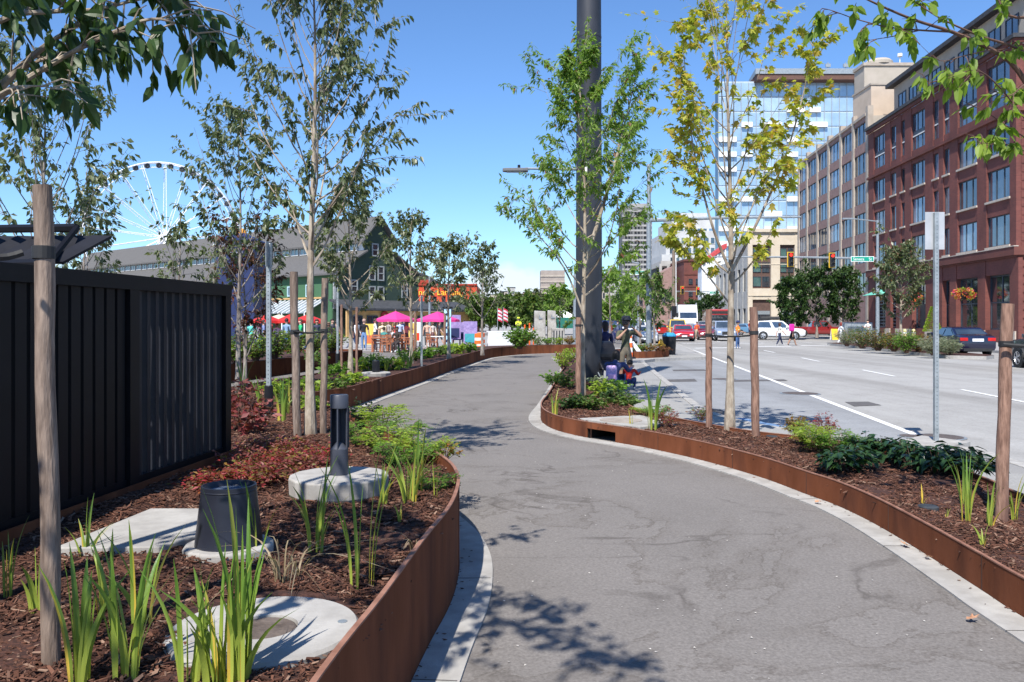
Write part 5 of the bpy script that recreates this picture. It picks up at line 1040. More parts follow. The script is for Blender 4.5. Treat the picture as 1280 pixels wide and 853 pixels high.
# ---------------- red brick building
P0, P1 = (36.3,59.5), (38.3,88.8); O, u, Lb = svec(P0,P1); n = Vector((-u.y,u.x,0))
bb = thing('brick_building', 'big red brick building with paired windows at the right of the street', 'building', (P0[0],P0[1],0))
S = lambda px: s_at(P0,P1,px)
colpx = [(1233,1262),(1197,1221),(1179,1186.5),(1166,1173),(1139,1156),(1126,1131),(1113,1120),(1092,1106)]
cols = [tuple(sorted((S(a),S(b)))) for a,b in colpx]
zr = [(7.25,9.55),(10.75,13.05),(14.15,16.35)]; zu = [(17.6,18.95),(19.25,21.0)]
ZT = 22.2
grid(bb, O,u,n,(0,Lb),(7.0,ZT-.55),cols,zr+[(17.6,21.0)],M_brick,depth=.45)
core = MB(); core.obox(O,u,n,.0,Lb,-16,-.45,0,ZT-.6); part('core', core, M_brickdk, bb, world=True)
gcols = [tuple(sorted((S(a),S(b)))) for a,b in [(1231.5,1262),(1195,1222),(1177.5,1187),(1140,1157),(1113,1120),(1093.5,1107)]]
grid(bb, O,u,n,(0,Lb),(.02,6.35),gcols,[(.95,5.1)],M_brick,depth=.55,name='ground_wall')
for a_, b_ in [(0,gcols[0][0])]+[(gcols[i][1],gcols[i+1][0]) for i in range(len(gcols)-1)]+[(gcols[-1][1],Lb)]: pl = MB(); pl.obox(O,u,n,a_+.003,b_-.003,0,.10,.02,.9); part('plinth', pl, M_bandstone, bb, world=True)
for i,c in enumerate(cols):
    wide = c[1]-c[0] > 2
    for z0,z1 in zr:
        window(bb,O,u,n,c[0],c[1],z0,z1,.24,3 if wide else 1,1,M_frame,(M_glassb,M_glassb,M_glassd,M_glassl,M_blind)[(i*7+int(z0)*3)%5])
        s_ = MB(); s_.obox(O,u,n,c[0]-.1,c[1]+.1,-.05,.10,z0-.16,z0-.003); part('sill', s_, M_bandstone, bb, world=True)
    fr = window(bb,O,u,n,c[0],c[1],17.6,21.0,.24,3 if wide else 1,2,M_frame,M_glassb)
    p_ = MB(); p_.obox(O,u,n,c[0]+.06,c[1]-.06,-.24,-.15,19.0,19.35); part('spandrel_panel', p_, M_frame, bb, world=True); p_ = MB(); p_.obox(O,u,n,c[0]+.06,c[1]-.06,-.148,-.12,18.85,18.97); part('ledge_strip', p_, M_framew, bb, world=True)
for i,c in enumerate(gcols):
    dk = i in (3,); window(bb,O,u,n,c[0],c[1],.95,5.1,.45,2 if c[1]-c[0]>2 else 1,2,M_frame,M_glassd,fw=.12)
c = gcols[3]; d_ = MB(); d_.obox(O,u,n,c[0]+.3,c[0]+1.9,-.36,-.30,.96,3.2); dd_ = part('door', d_, M_black, bb, world=True); h_ = MB(); h_.obox(O,u,n,c[0]+.45,c[0]+.5,-.30,-.24,1.8,2.4); part('handle', h_, M_galv, dd_, world=True)
for ci in (4,5):
    c = gcols[ci]; l_ = MB()
    for k in range(9): l_.obox(O,u,n,c[0]+.05,c[1]-.05,-.36,-.24,1.0+k*.33,1.14+k*.33)
    part('louvre_screen', l_, M_frame, bb, world=True)
for z0,z1,d_ in ((6.38,6.98,.30),(6.25,6.37,.12),(16.75,16.95,.22),(16.96,17.05,.10),(21.66,21.95,.25),(21.96,22.25,.42)):
    k_ = MB(); k_.obox(O,u,n,-d_,Lb,.003,d_,z0,z1); k_.obox(O,-n,u*-1,-.0,14,.003,d_,z0,z1); part('cornice', k_, M_brickdk if z1 < 22 or d_ < .4 else M_roofd, bb, world=True)
k_ = MB(); k_.obox(O,u,n,-.33,Lb,.003,.34,6.985,7.05); part('ledge', k_, M_bandstone, bb, world=True)
k_ = MB()  # side face with coursed bands
for k in range(26): k_.obox(O,-n,u*-1,.35,14,.003,.035,.6+k*.62,.6+k*.62+.50)
part('coursed_pier', k_, M_brick, bb, world=True)
k_ = MB(); k_.obox(O,-n,u*-1,-.003,.30,.003,.30,.02,6.2); part('corner_pier', k_, M_brick, bb, world=True)
# setback penthouse
k_ = MB(); k_.obox(O,u,n,3.0,Lb-1.0,-15,-2.3,22.2,26.4); part('penthouse', k_, M_beigeg, bb, world=True); k_ = MB(); k_.obox(O,u,n,2.4,Lb-.4,-15.5,-1.6,26.403,26.8); part('penthouse_roof', k_, M_roofd, bb, world=True)
for k in range(9): a_ = 4.0+k*2.65; window(bb,O+n*-2.25,u,n,a_,a_+1.9,22.6,25.3,.04,2,1,M_frame,M_glassb)
# awning
a_ = MB(); c = gcols[5]; q = []
for k in range(9):
    th = math.pi*k/8; q.append((c[0]-.2+(c[1]-c[0]+.4)*(1-math.cos(th))/2, 4.35+.55*math.sin(th)))
for k in range(8):
    (s0,z0),(s1,z1) = q[k],q[k+1]; f0 = O+u*s0; f1 = O+u*s1; a_.quad((*(f0+n*.1).xy,z0),(*(f1+n*.1).xy,z1),(*(f1+n*1.3).xy,4.3),(*(f0+n*1.3).xy,4.3))
part('awning', a_, mat('teal_awning',(0.10,.42,.32),(0.16,.5,.4)), bb, world=True, fixn=False)
# hanging flower baskets: hung from the wall, things of their own
def basket(px, py, label, w_):
    s = S(px); y = P0[1]+u.y*s; c = O+u*s+n*.75; z = EYE-(py-HOR)/F*c.y; rnd = random.Random(int(px)); t = thing('flower_basket', label, 'flower basket', (c.x,c.y,z), 0, 'hanging flower baskets'); fb = MB(); fl = MB()
    for k in range(420):
        a = rnd.random()*6.28; e = rnd.uniform(-.9,1.2); r = w_*rnd.uniform(.6,1.0); p = Vector((math.cos(a)*math.cos(e),math.sin(a)*math.cos(e),math.sin(e)*.62))*r; leaf(fl if k%3 else fb, p, (p+rv(rnd,.3)).normalized(), rv(rnd,1).normalized(), .17, .13, 0)
    part('foliage', fb, LM['lime'], t, fixn=False); part('flowers', fl, leafmat('petunia',[(0.45,.02,.10),(0.55,.05,.03),(0.6,.35,.03),(0.5,.02,.2)],trans=.3), t, fixn=False)
    b = MB(); b.lathe([(.12,-.42),(.3,-.15),(.34,0),(0,0)], seg=12, cap=False); part('pot', b, M_black, t); b = MB(); b.tube([(0,0,0),(0,0,.9),(n.x*-.75,n.y*-.75,.9)], .02, 5); part('bracket', b, M_black, t)
basket(1217,368,'hanging basket of red and orange petunias by the widest shopfront',.85); basket(1153,373,'hanging basket with yellow and magenta flowers over the brick building door',.75)
# conical topiary
s = S(1185); c = O+u*s+n*1.3; t = thing('topiary', 'lime green clipped cone shrub in a pot before the brick building', 'topiary', (c.x,c.y,.02)); b = MB(); b.lathe([(.32,0),(.42,.55),(.40,.6),(0,.6)], seg=14, cap=False); part('pot', b, M_black, t); fb = MB(); rnd = random.Random(3)
for k in range(1500):
    h = rnd.random()**1.3; r = .62*(1-h)*(.8+.3*rnd.random()) + .04; a = rnd.random()*6.28; leaf(fb, Vector((math.cos(a)*r,math.sin(a)*r,.7+h*2.1)), Vector((math.cos(a),math.sin(a),.5)), rv(rnd,1).normalized(), .13,.08,0)
part('foliage', fb, LM['lime'], t, fixn=False); b = MB(); b.tube([(0,0,.5),(0,0,1.2)], .04, 6); part('trunk', b, M_twig, t)

# ---------------- tan building with pilasters
Q0, Q1 = (38.45,89.1), (41.2,119.0); O, u, Lt = svec(Q0,Q1); n = Vector((-u.y,u.x,0)); S = lambda px: s_at(Q0,Q1,px)
tb_ = thing('tan_building', 'long tan building with pale pilasters and rosy panels between them', 'building', (Q0[0],Q0[1],0))
pil = [1083,1066.8,1051,1035.8,1021.9,1009,998.5]; sp_ = [S(p) for p in pil]; sp_[0] = .35
TZ = 24.0
a = MB()
for s in sp_: a.obox(O,u,n,s-.36,s+.36,-.5,.10,0,TZ+.9)
pil_ = a
zrow = [1.0+3.45*k for k in range(1,7)]
cols = [(sp_[i]+.46, sp_[i+1]-.46) for i in range(6)]
for c0,c1 in cols:
    z = .02
    for zz in [4.7+3.3*k for k in range(6)]:
        a.obox(O,u,n,c0-.12,c1+.12,-.49,0,z,zz-.0,1); z = zz+2.25
    a.obox(O,u,n,c0-.12,c1+.12,-.49,0,z,TZ,1)
part('wall', a, [M_tan, M_rose], tb_, world=True)
a = MB(); a.obox(O,u,n,0,Lt,-14,-.48,0,TZ-.2); part('core', a, M_beigeg, tb_, world=True)
for i,(c0,c1) in enumerate(cols):
    for k in range(6):
        zz = 4.7+3.3*k; window(tb_,O,u,n,c0-.1,c1+.1,zz,zz+2.25,.16,3,1,M_frame,(M_glassb,M_glassl,M_glassb)[(i*5+k*3)%3] if (k > 1 and i) else M_glassd, fw=.07)
    l_ = MB(); l_.obox(O,u,n,c0-.16,c1+.16,.003,.16,TZ-.05,TZ+.25); part('ledge', l_, M_tan, tb_, world=True)
# roof blocks of the tan building
def block(name, par, x0, x1, y0, y1, z0, z1, m): a = MB(); a.box(x0,x1,y0,y1,z0,z1); return part(name, a, m, par, world=True)
block('roof_block', tb_, 39.2, 44.3, 90.2, 95, 20, 27.4, M_beige); block('roof_coping', tb_, 39.1, 44.4, 90.1, 95.1, 27.403, 27.6, M_tan)
block('tall_block', tb_, 41.35, 47.1, 97, 99.8, 18, 31.6, M_beigeg); block('coping', tb_, 41.2, 47.25, 96.85, 99.95, 31.603, 31.95, M_tan)
a = MB(); a.lathe([(1.6,31.95),(1.6,32.3),(1.3,32.6),(0,32.65)], (43.6,98.3,0), 20, cap=False); part('vent_dome', a, M_beigeg, tb_, world=True)
a = MB(); a.tube([(46.0,98,31.9),(46.0,98,33.3)], .05, 5); a.lathe([(.28,0),(.28,.35),(0,.4)], (46.0,98,33.0), 10, cap=False); part('antenna', a, M_white, tb_, world=True)

# ---------------- glass tower
Y = 172; gx0, gx1 = xy(898,Y), xy(1068,Y); gt = thing('glass_tower', 'tall blue glass tower with a thin overhanging roof behind the yellow tree', 'building', (gx0,Y,0))
gz = 51.3; a = MB(); a.box(gx0+.3,gx1,Y+.35,Y+4,0,gz); part('core', a, M_glassd, gt, world=True)
nr, ncx = 14, 6
for r in range(nr):
    z0 = 8+ (gz-8)*r/nr; z1 = 8+(gz-8)*(r+1)/nr
    for c in range(ncx):
        x0 = gx0+(gx1-gx0)*c/ncx; x1 = gx0+(gx1-gx0)*(c+1)/ncx; g = MB(); g.box(x0+.06,x1-.06,Y,Y+.3,z0+.28,z1-.1); part('glass_panel', g, M_glasssky, gt, world=True)
a = MB()
for r in range(nr+1): z = 8+(gz-8)*r/nr; a.box(gx0,gx1,Y+.1,Y+.34,z-.1,z+.27)
part('floor_line', a, mat('pale_blue_panel',(0.34,.42,.5),(0.42,.5,.57)), gt, world=True)
a = MB()
for c in range(ncx*3+1): x = gx0+(gx1-gx0)*c/(ncx*3); a.box(x-.07,x+.07,Y-.08,Y-.003,8,gz)
part('mullion', a, M_galv, gt, world=True)
rnd = random.Random(8)
used_ = set()
for k in range(60):
    r = rnd.randrange(nr-1); c = rnd.randrange(ncx)*3
    if (r,c) in used_: continue
    used_.add((r,c)); x = gx0+(gx1-gx0)*c/(ncx*3); z = 8+(gz-8)*r/nr
    b = MB(); wd_ = rnd.choice((2.2,3.6)); b.box(x,min(gx1,x+wd_),Y-.7,Y-.085,z-.05,z+.95); part('balcony', b, M_white, gt, world=True)
a = MB(); a.prism([(gx0+7,Y-2.5),(gx1+2,Y-2.5),(gx1+2,Y+6),(gx0+8,Y+6)], gz+1.1, gz+2.2); part('roof', a, M_galv, gt, world=True)
a = MB(); a.box(gx0+7.4,gx1+1.8,Y-2.3,Y+5,gz+.003,gz+1.09); part('roof_soffit', a, mat('brown_soffit',(0.10,.05,.035),(0.14,.07,.05)), gt, world=True)
for px in (1035,1057):
    a = MB(); x = xy(px,Y); a.tube([(x,Y,gz+2),(x,Y,gz+4.2)], .12, 5); a.box(x-.5,x+.5,Y-.2,Y+.2,gz+3.2,gz+3.9); part('roof_mast', a, M_galv, gt, world=True)
a = MB(); a.box(gx0+6,gx1+4,Y-4,Y-1,0,14); part('podium', a, M_glassd, gt, world=True)

# ---------------- cream corner building
Y = 125; x0, x1 = xy(935,Y), xy(1001,Y); cb_ = thing('cream_building', 'four storey cream corner building with brown window bays', 'building', (x0,Y,0)); O = Vector((x0,Y,0)); u = Vector((1,0,0)); n = Vector((0,-1,0)); W = x1-x0; CZ = 15.1
cols = [(.7,3.5),(4.85,7.1)]
grid(cb_,O,u,n,(0,W),(0,CZ),cols,[(.1,4.9),(6.6,13.2)],M_cream,depth=.5)
a = MB(); a.obox(O,u,n,1.8,W,-18,-.5,0,CZ-.2); part('core', a, M_greyb, cb_, world=True)
M_brn = mat('brown_panel', (0.085,.05,.04),(0.12,.07,.055), scale=3)
for c0,c1 in cols:
    a = MB(); a.obox(O,u,n,c0,c1,-.49,-.40,6.6,13.2); a.obox(O,u,n,c0,c1,-.49,-.40,.1,4.9); part('bay_panel', a, M_brn, cb_, world=True)
    for k,z in enumerate((6.9,9.05,11.2)): 
        window(cb_,O,u,n,c0+.15,(c0+c1)/2-.05,z,z+1.5,.36,1,1,M_frame,glassmat('teal_glass',(0.05,.11,.10),c2=(0.09,.18,.17))); window(cb_,O,u,n,(c0+c1)/2+.15,c1-.15,z,z+1.5,.36,1,1,M_frame,M_glassd)
    window(cb_,O,u,n,c0+.1,c1-.1,.2,2.6,.36,3,1,M_frame,M_glassd); a = MB(); a.obox(O,u,n,c0+.1,c1-.1,-.37,-.25,2.65,3.2); part('sign_band', a, M_galvd, cb_, world=True)
a = MB(); a.obox(O,u,n,-.2,W+.1,.003,.3,CZ,CZ+.5); a.obox(O,u,n,0,W,.003,.08,5.45,5.6); a.obox(O,u,n,0,W,.003,.06,10.2,10.3); part('cornice', a, M_cream, cb_, world=True)
u2 = Vector((-.02,1,0)).normalized(); n2 = Vector((-1,0,0)); O2 = Vector((x0-.003,Y,0)); LW = 24; u2 = Vector((.045,1,0)).normalized()
cc = [(1.5+3.6*k,3.4+3.6*k) for k in range(6)]
grid(cb_,O2,u2,n2,(0.3,LW),(0,11.5),cc,[(1.0,3.6),(6.2,9.8)],M_greyb,depth=.4,name='side_wall')
for c0,c1 in cc:
    for z0,z1 in ((1.0,3.6),(6.2,9.8)): window(cb_,O2,u2,n2,c0,c1,z0,z1,.3,1,1,M_frame,M_glassd)
# white striped building with a red sloping roof edge
Y = 150; x0, x1 = xy(877,Y), xy(908,Y); wb_ = thing('white_building', 'white building with vertical ribs and a slanting red roof edge', 'building', (x0,Y,0))
a = MB(); zt0, zt1 = D(877,331,Y).z, D(900,316,Y).z
a.add([(x0,Y,0),(x1,Y,0),(x1,Y,zt1+1),(x0,Y,zt0)]+[(x0,Y+3,0),(x1,Y+3,0),(x1,Y+3,zt1+1),(x0,Y+3,zt0)],[(0,1,2,3),(4,7,6,5),(0,4,5,1),(1,5,6,2),(2,6,7,3),(3,7,4,0)]); part('wall', a, mat('pale_blue_white',(0.55,.58,.62),(0.62,.65,.68)), wb_, world=True)
a = MB()
for k in range(7): x = x0+(x1-x0)*k/6.5; a.box(x,x+.22,Y-.25,Y-.003,0,zt0+(zt1+1-zt0)*k/6.5)
part('rib', a, M_white, wb_, world=True)
a = MB(); a.add([(x0-.3,Y-.4,zt0-.2),(x1,Y-.4,zt1+.9),(x1,Y-.4,zt1+1.7),(x0-.3,Y-.4,zt0+.3)]+[(x0-.3,Y+3,zt0-.2),(x1,Y+3,zt1+.9),(x1,Y+3,zt1+1.7),(x0-.3,Y+3,zt0+.3)],[(0,1,2,3),(4,7,6,5),(0,4,5,1),(1,5,6,2),(2,6,7,3),(3,7,4,0)]); part('roof', a, mat('red_roof_edge',(0.42,.05,.05),(0.5,.07,.07)), wb_, world=True)
# red brick blank building
Y = 185; x0, x1 = xy(855,Y), xy(879,Y); rb = thing('brick_warehouse', 'windowless red brick building between the white striped one and the garage', 'building', (x0,Y,0)); zt = D(860,327,Y).z
a = MB(); a.box(x0,x1,Y,Y+25,0,zt); part('wall', a, M_brick, rb, world=True); a = MB(); a.box(x0-.2,x1+.2,Y-.2,Y+25,zt+.003,zt+.5); part('coping', a, M_brickdk, rb, world=True); a = MB()
for zz in (.42,.62,.8): a.box(x0,x1,Y-.12,Y-.003,zt*zz,zt*zz+.25)
a.box(x0+1.6,x1-.3,Y-.10,Y-.003,0,zt*.40); part('string_course', a, M_brickdk, rb, world=True)
rows_ = [(zt*.66,zt*.74),(zt*.48,zt*.56)]
for k in range(2):
    for r in rows_: window(rb, Vector((x0,Y-.13,0)), Vector((1,0,0)), Vector((0,-1,0)), 1+k*1.6, 1.9+k*1.6, r[0], r[1], .0, 1, 1, M_frame, M_glassd)
# parking garage / grey building left of it
Y = 200; x0, x1 = xy(826,Y), xy(854,Y); gb = thing('grey_garage', 'open grey parking structure left of the red brick building', 'building', (x0,Y,0)); zt = D(840,330,Y).z
a = MB()
for k in range(5): a.box(x0,x1,Y,Y+20,zt*k/4.5+1.2,zt*k/4.5+2.4)
for k in range(4): x = x0+(x1-x0)*k/3; a.box(x-.3,x+.3,Y+.02,Y+.7,0,zt)
part('deck', a, M_greyb, gb, world=True); a = MB(); a.box(x0+.4,x1-.4,Y+8,Y+19,0,zt-.5); part('dark_interior', a, M_roofd, gb, world=True)
Y=190; x0,x1 = xy(815,Y), xy(840,Y); rb2 = thing('brick_house', 'small sloped brick building left of the garage', 'building', (x0,Y,0)); a = MB(); z0_=D(0,350,Y).z; z1_=D(0,333,Y).z
a.add([(x0,Y,0),(x1,Y,0),(x1,Y,z1_),(x0,Y,z0_)]+[(x0,Y+9,0),(x1,Y+9,0),(x1,Y+9,z1_),(x0,Y+9,z0_)],[(0,1,2,3),(4,7,6,5),(0,4,5,1),(1,5,6,2),(2,6,7,3),(3,7,4,0)]); part('wall', a, M_rose, rb2, world=True)
for k in range(3): window(rb2, Vector((x0,Y-.005,0)), Vector((1,0,0)), Vector((0,-1,0)), .8+k*1.4, 1.7+k*1.4, 5+k*.6, 7.0+k*.6, 0, 1,1,M_frame,M_glassd)
# stepped white condominium
Y = 270; wc = thing('white_condominium', 'stepped white apartment tower behind the yellow leaves', 'building', (xy(828,Y),Y,0)); M_wc = mat('white_condo', (0.42,.42,.41),(0.5,.5,.49), scale=.3)
for (a0,a1,pt,yy) in ((828,842,318,Y+1.2),(834,898,288,Y+2.4),(843,898,272,Y+5),(850,892,262,Y+9)):
    a = MB(); a.box(xy(a0,Y),xy(a1,Y),yy,Y+30,0,D(0,pt,Y).z); part('wall', a, M_wc, wc, world=True)
rnd = random.Random(4); zt = D(0,273,Y).z; k = 0
for r in range(10):
    for c in range(9):
        x = xy(831+c*7.4,Y); z = 4+r*3.3; yy = (Y+5 if z > 29.5 else Y+2.4) if c > 1 or z > 21 else Y+1.2
        if z+2.0 > (21.5 if c < 1 else zt): continue
        window(wc, Vector((x,yy,0)), Vector((1,0,0)), Vector((0,-1,0)), 0, 1.45, z, z+2.2, -.08, 1, 1, M_framew, M_glassd if (r*7+c*3)%4 else M_glassl, fw=.1)
# grey high-rise
Y = 500; hx0,hx1 = xy(778,Y), xy(815,Y); hr = thing('high_rise', 'tall grey concrete high-rise with rows of balconies', 'building', (hx0,Y,0)); zt = D(0,254,Y).z
M_hr = mat('grey_concrete_tower', (0.27,.26,.25),(0.34,.33,.31), scale=.2); a = MB(); a.box(hx0,hx1,Y+1.4,Y+18,0,zt-2.5); a.box(hx0+.1,hx0+.9,Y+.1,Y+1.39,0,zt-2.5); a.box(hx1-1,hx1,Y+.1,Y+1.39,0,zt-2.5); a.box(hx0+6,hx0+7,Y+.1,Y+1.39,0,zt-3); a.box(hx0+11.6,hx0+12.4,Y+.1,Y+1.39,0,zt-3); part('core', a, mat('dark_concrete_core',(0.10,.10,.10),(0.15,.15,.15),scale=.3), hr, world=True)
for k in range(23):
    b = MB(); z = 3+k*2.95; b.box(hx0,hx1,Y,Y+1.3,z,z+1.15); part('balcony_row', b, M_hr, hr, world=True)
a = MB(); a.box(hx0+5,hx1-2,Y+2,Y+15,zt-2.5,zt); part('roof_block', a, M_hr, hr, world=True)
a = MB()
for k in range(9): a.box(hx0+1.2+k*1.9,hx0+1.45+k*1.9,Y-.1,Y-.003,3,zt-4)
part('pier', a, M_hr, hr, world=True)
# tan mid-rise left of pole and low city on the hill
Y = 420; mr_ = thing('mid_rise', 'brownish mid-rise with pale floor bands left of the big pole', 'building', (xy(676,Y),Y,0)); x0,x1 = xy(676,Y),xy(706,Y); zt = D(0,338,Y).z
a = MB(); a.box(x0,x1,Y,Y+14,0,zt); part('wall', a, mat('taupe',(0.26,.22,.19),(0.33,.28,.24),scale=.3), mr_, world=True); 
for k in range(8): b = MB(); b.box(x0-.15,x1+.15,Y-.35,Y-.003,4+k*2.9,4.9+k*2.9); part('floor_band', b, M_tan, mr_, world=True)
def midblock(px0, px1, ptop, Y, m, label, seed, name='apartment_block', g=None):
    x0,x1 = xy(px0,Y),xy(px1,Y); zt = D(0,ptop,Y).z; t = thing(name, label, 'building', (x0,Y,0), group=g); a = MB(); a.box(x0,x1,Y,Y+12,-1,zt); part('wall', a, m, t, world=True); a = MB(); a.box(x0-.2,x1+.2,Y-.2,Y+12,zt+.003,zt+.5); part('roof', a, M_roofd, t, world=True)
    rnd = random.Random(seed); nx_ = max(2,int((x1-x0)/3.4)); nz_ = max(1,int((zt-2)/3.4))
    for c in range(nx_):
        for r in range(max(0,nz_-3),nz_):
            s0 = (x1-x0)*(c+.22)/nx_; z0 = zt-1-(nz_-r)*3.0; window(t, Vector((x0,Y-.004,0)), Vector((1,0,0)), Vector((0,-1,0)), s0, s0+(x1-x0)*.55/nx_, z0, z0+1.7, -.04, 1, 1, M_frame, M_glassd, fw=.12)
for i,(a0,a1,pt,Y,m,lab) in enumerate([(545,556,362,520,M_greyb,'first grey block on the hillside skyline, leftmost'),(625,634,365,560,M_tan,'tan block on the hillside above the park trees'),(634,644,360,560,M_greyb,'tallest grey block of the hillside skyline'),(645,655,368,540,M_wc,'white low block on the hillside left of the mid-rise'),
    (612,624,369,540,M_cream,'cream low block on the hillside beside the last row tree'),(654,672,366,530,M_rose,'rosy low block on the hillside next to the mid-rise'),(755,768,352,300,M_greyb,'grey block just right of the big pole'),(768,779,348,330,M_wc,'white block left of the high-rise'),(748,757,358,280,M_tan,'tan block touching the big pole'),(798,812,352,240,M_rose,'rosy block at the foot of the high-rise'),(812,826,346,260,M_tan,'tan block left of the small sloped brick building'),(822,836,341,300,M_greyb,'grey block under the white condominium')]): midblock(a0,a1,pt,Y,m,lab,i,g='distant city blocks')

# ================================================================== PIER BUILDING
yC = 85.0; C = Vector((-.2168*yC, yC, 0)); ax = Vector((-.755,.656,0)).normalized(); bx = Vector((.656,.755,0)).normalized(); Lp = 74
pb_ = thing('pier_building', 'long green pier building with stepped grey shingle roof and dark gable', 'building', tuple(C))
def PX(s, t, z): q = C + ax*s + bx*t; return (q.x,q.y,z)
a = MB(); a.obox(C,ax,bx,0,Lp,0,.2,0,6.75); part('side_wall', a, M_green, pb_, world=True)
a = MB(); prof = [(0,0),(11.8,0),(11.8,6.7),(7.73,9.05),(7.73,10.5),(5.9,12.8),(4.07,10.5),(4.07,9.05),(0,6.7)]
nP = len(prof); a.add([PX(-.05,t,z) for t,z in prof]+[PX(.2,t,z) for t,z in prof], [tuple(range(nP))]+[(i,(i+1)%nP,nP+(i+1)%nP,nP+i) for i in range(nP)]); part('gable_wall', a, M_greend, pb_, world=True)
a = MB(); a.obox(C,ax,bx,-.12,-.055,-.02,.25,2.9,6.6); a.obox(C,bx,-ax,-.02,.2,.053,.12,2.9,6.6); part('corner_trim', a, M_white, pb_, world=True)
def roofslab(name, t0,z0,t1,z1,th=.18,s0=-.7,s1=Lp, m=M_shingle):
    a = MB(); a.add([PX(s0,t0,z0),PX(s1,t0,z0),PX(s1,t1,z1),PX(s0,t1,z1),PX(s0,t0,z0+th),PX(s1,t0,z0+th),PX(s1,t1,z1+th),PX(s0,t1,z1+th)],[(0,1,2,3),(4,7,6,5),(0,4,5,1),(1,5,6,2),(2,6,7,3),(3,7,4,0)]); return part(name, a, m, pb_, world=True)
roofslab('lower_roof',-.6,6.35,4.05,9.02); roofslab('lower_roof',12.4,6.35,7.75,9.02); roofslab('upper_roof',3.4,9.95,5.9,12.82); roofslab('upper_roof',8.4,9.95,5.9,12.82)
a = MB(); a.obox(C,ax,bx,0,Lp,4.07,7.73,8.8,10.3); part('clerestory_wall', a, M_framew, pb_, world=True)
O_c = C+bx*4.07
for k in range(40): s = 1.0+k*1.8; window(pb_, O_c, ax, -bx, s, s+1.45, 9.2, 10.1, -.10, 2, 1, M_framew, glassmat('clerestory_glass',(0.10,.15,.17),c2=(0.22,.3,.32)), fw=.09)
for (s,z0,z1) in ((3.2,4.2,5.5),(6.6,4.3,5.4),(12.5,4.2,5.4),(18,4.2,5.4),(24,4.2,5.4)):
    fo = window(pb_, C, ax, -bx, s, s+1.3, z0, z1, -.12, 2, 1, mat('pale_blue_trim',(0.35,.5,.55),(0.42,.57,.62)), M_glassb, fw=.12)
a = MB()
for s in range(0,60,6): a.obox(C,ax,-bx,s+4.1,s+4.4,.003,.14,0,6.3)
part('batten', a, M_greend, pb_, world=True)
# gable windows and dark bays
for t_,z0,z1 in ((5.0,8.6,10.0),(6.6,8.2,9.4),(4.6,3.6,5.4),(5.8,3.6,5.4),(4.6,6.0,7.6),(5.8,6.0,7.6),(9.2,4.2,5.8),(2.2,4.6,6.0)): window(pb_, C, bx, -ax, t_, t_+.9, z0, z1, -.13, 1, 2, mat('grey_trim',(0.25,.27,.27),(0.33,.35,.35)), M_glassd, fw=.13)
# street front porch: dark awning over ochre wall
a = MB(); a.add([PX(-.06,-.5,3.9),PX(-.06,18,3.9),PX(-3.2,18,2.95),PX(-3.2,-.5,2.95),PX(-.06,-.5,3.7),PX(-.06,18,3.7),PX(-3.2,18,2.72),PX(-3.2,-.5,2.72)],[(0,1,2,3),(4,7,6,5),(0,4,5,1),(1,5,6,2),(2,6,7,3),(3,7,4,0)]); part('porch_roof', a, M_roofd, pb_, world=True)
a = MB(); a.add([PX(-2.7,-.3,0),PX(-2.7,17.5,0),PX(-2.7,17.5,2.7),PX(-2.7,-.3,2.7),PX(-2.5,-.3,0),PX(-2.5,17.5,0),PX(-2.5,17.5,2.7),PX(-2.5,-.3,2.7)],[(0,1,2,3),(4,7,6,5),(0,4,5,1),(1,5,6,2),(2,6,7,3),(3,7,4,0)]); part('front_wall', a, M_ochre, pb_, world=True)
O_f = C - ax*2.7
for t_,t2,z0,z1,gm in ((.4,1.6,.05,2.2,M_glassd),(2.2,3.6,.05,2.2,M_glassd),(5.6,8.2,.9,2.0,M_glassb),(9.2,10.3,.05,2.2,M_glassd),(11.4,14,.9,2.0,M_glassd)): window(pb_, O_f, bx, -ax, t_, t2, z0, z1, -.07, max(1,int((t2-t_)/.6)), 1, M_ochre if gm is M_glassb else M_frame, gm, fw=.1)
a = MB(); q = O_f - ax*.12 + bx*4.5; 
for k in range(20):
    pass
def disc(c, nrm, r, th, mb, seg=24):
    nrm = Vector(nrm).normalized(); s = nrm.cross(Vector((0,0,1))).normalized(); up_ = Vector((0,0,1)); b = len(mb.v)
    for d_ in (0, th):
        for k in range(seg):
            an = 2*math.pi*k/seg; p = Vector(c)+nrm*d_+s*math.cos(an)*r+up_*math.sin(an)*r; mb.v.append(tuple(p))
    mb.f += [tuple(b+k for k in range(seg)), tuple(b+seg+k for k in range(seg))] + [(b+k,b+(k+1)%seg,b+seg+(k+1)%seg,b+seg+k) for k in range(seg)]; mb.m += [0]*(seg+2)
a = MB(); disc((q.x,q.y,2.15), -ax, .52, .08, a); sg = part('round_sign', a, mat('deep_red',(0.30,.02,.02),(0.38,.03,.03)), pb_, world=True); a = MB(); q2 = q-ax*.085; disc((q2.x,q2.y,2.15), -ax, .22, .02, a); part('emblem', a, M_ochre, sg, world=True)
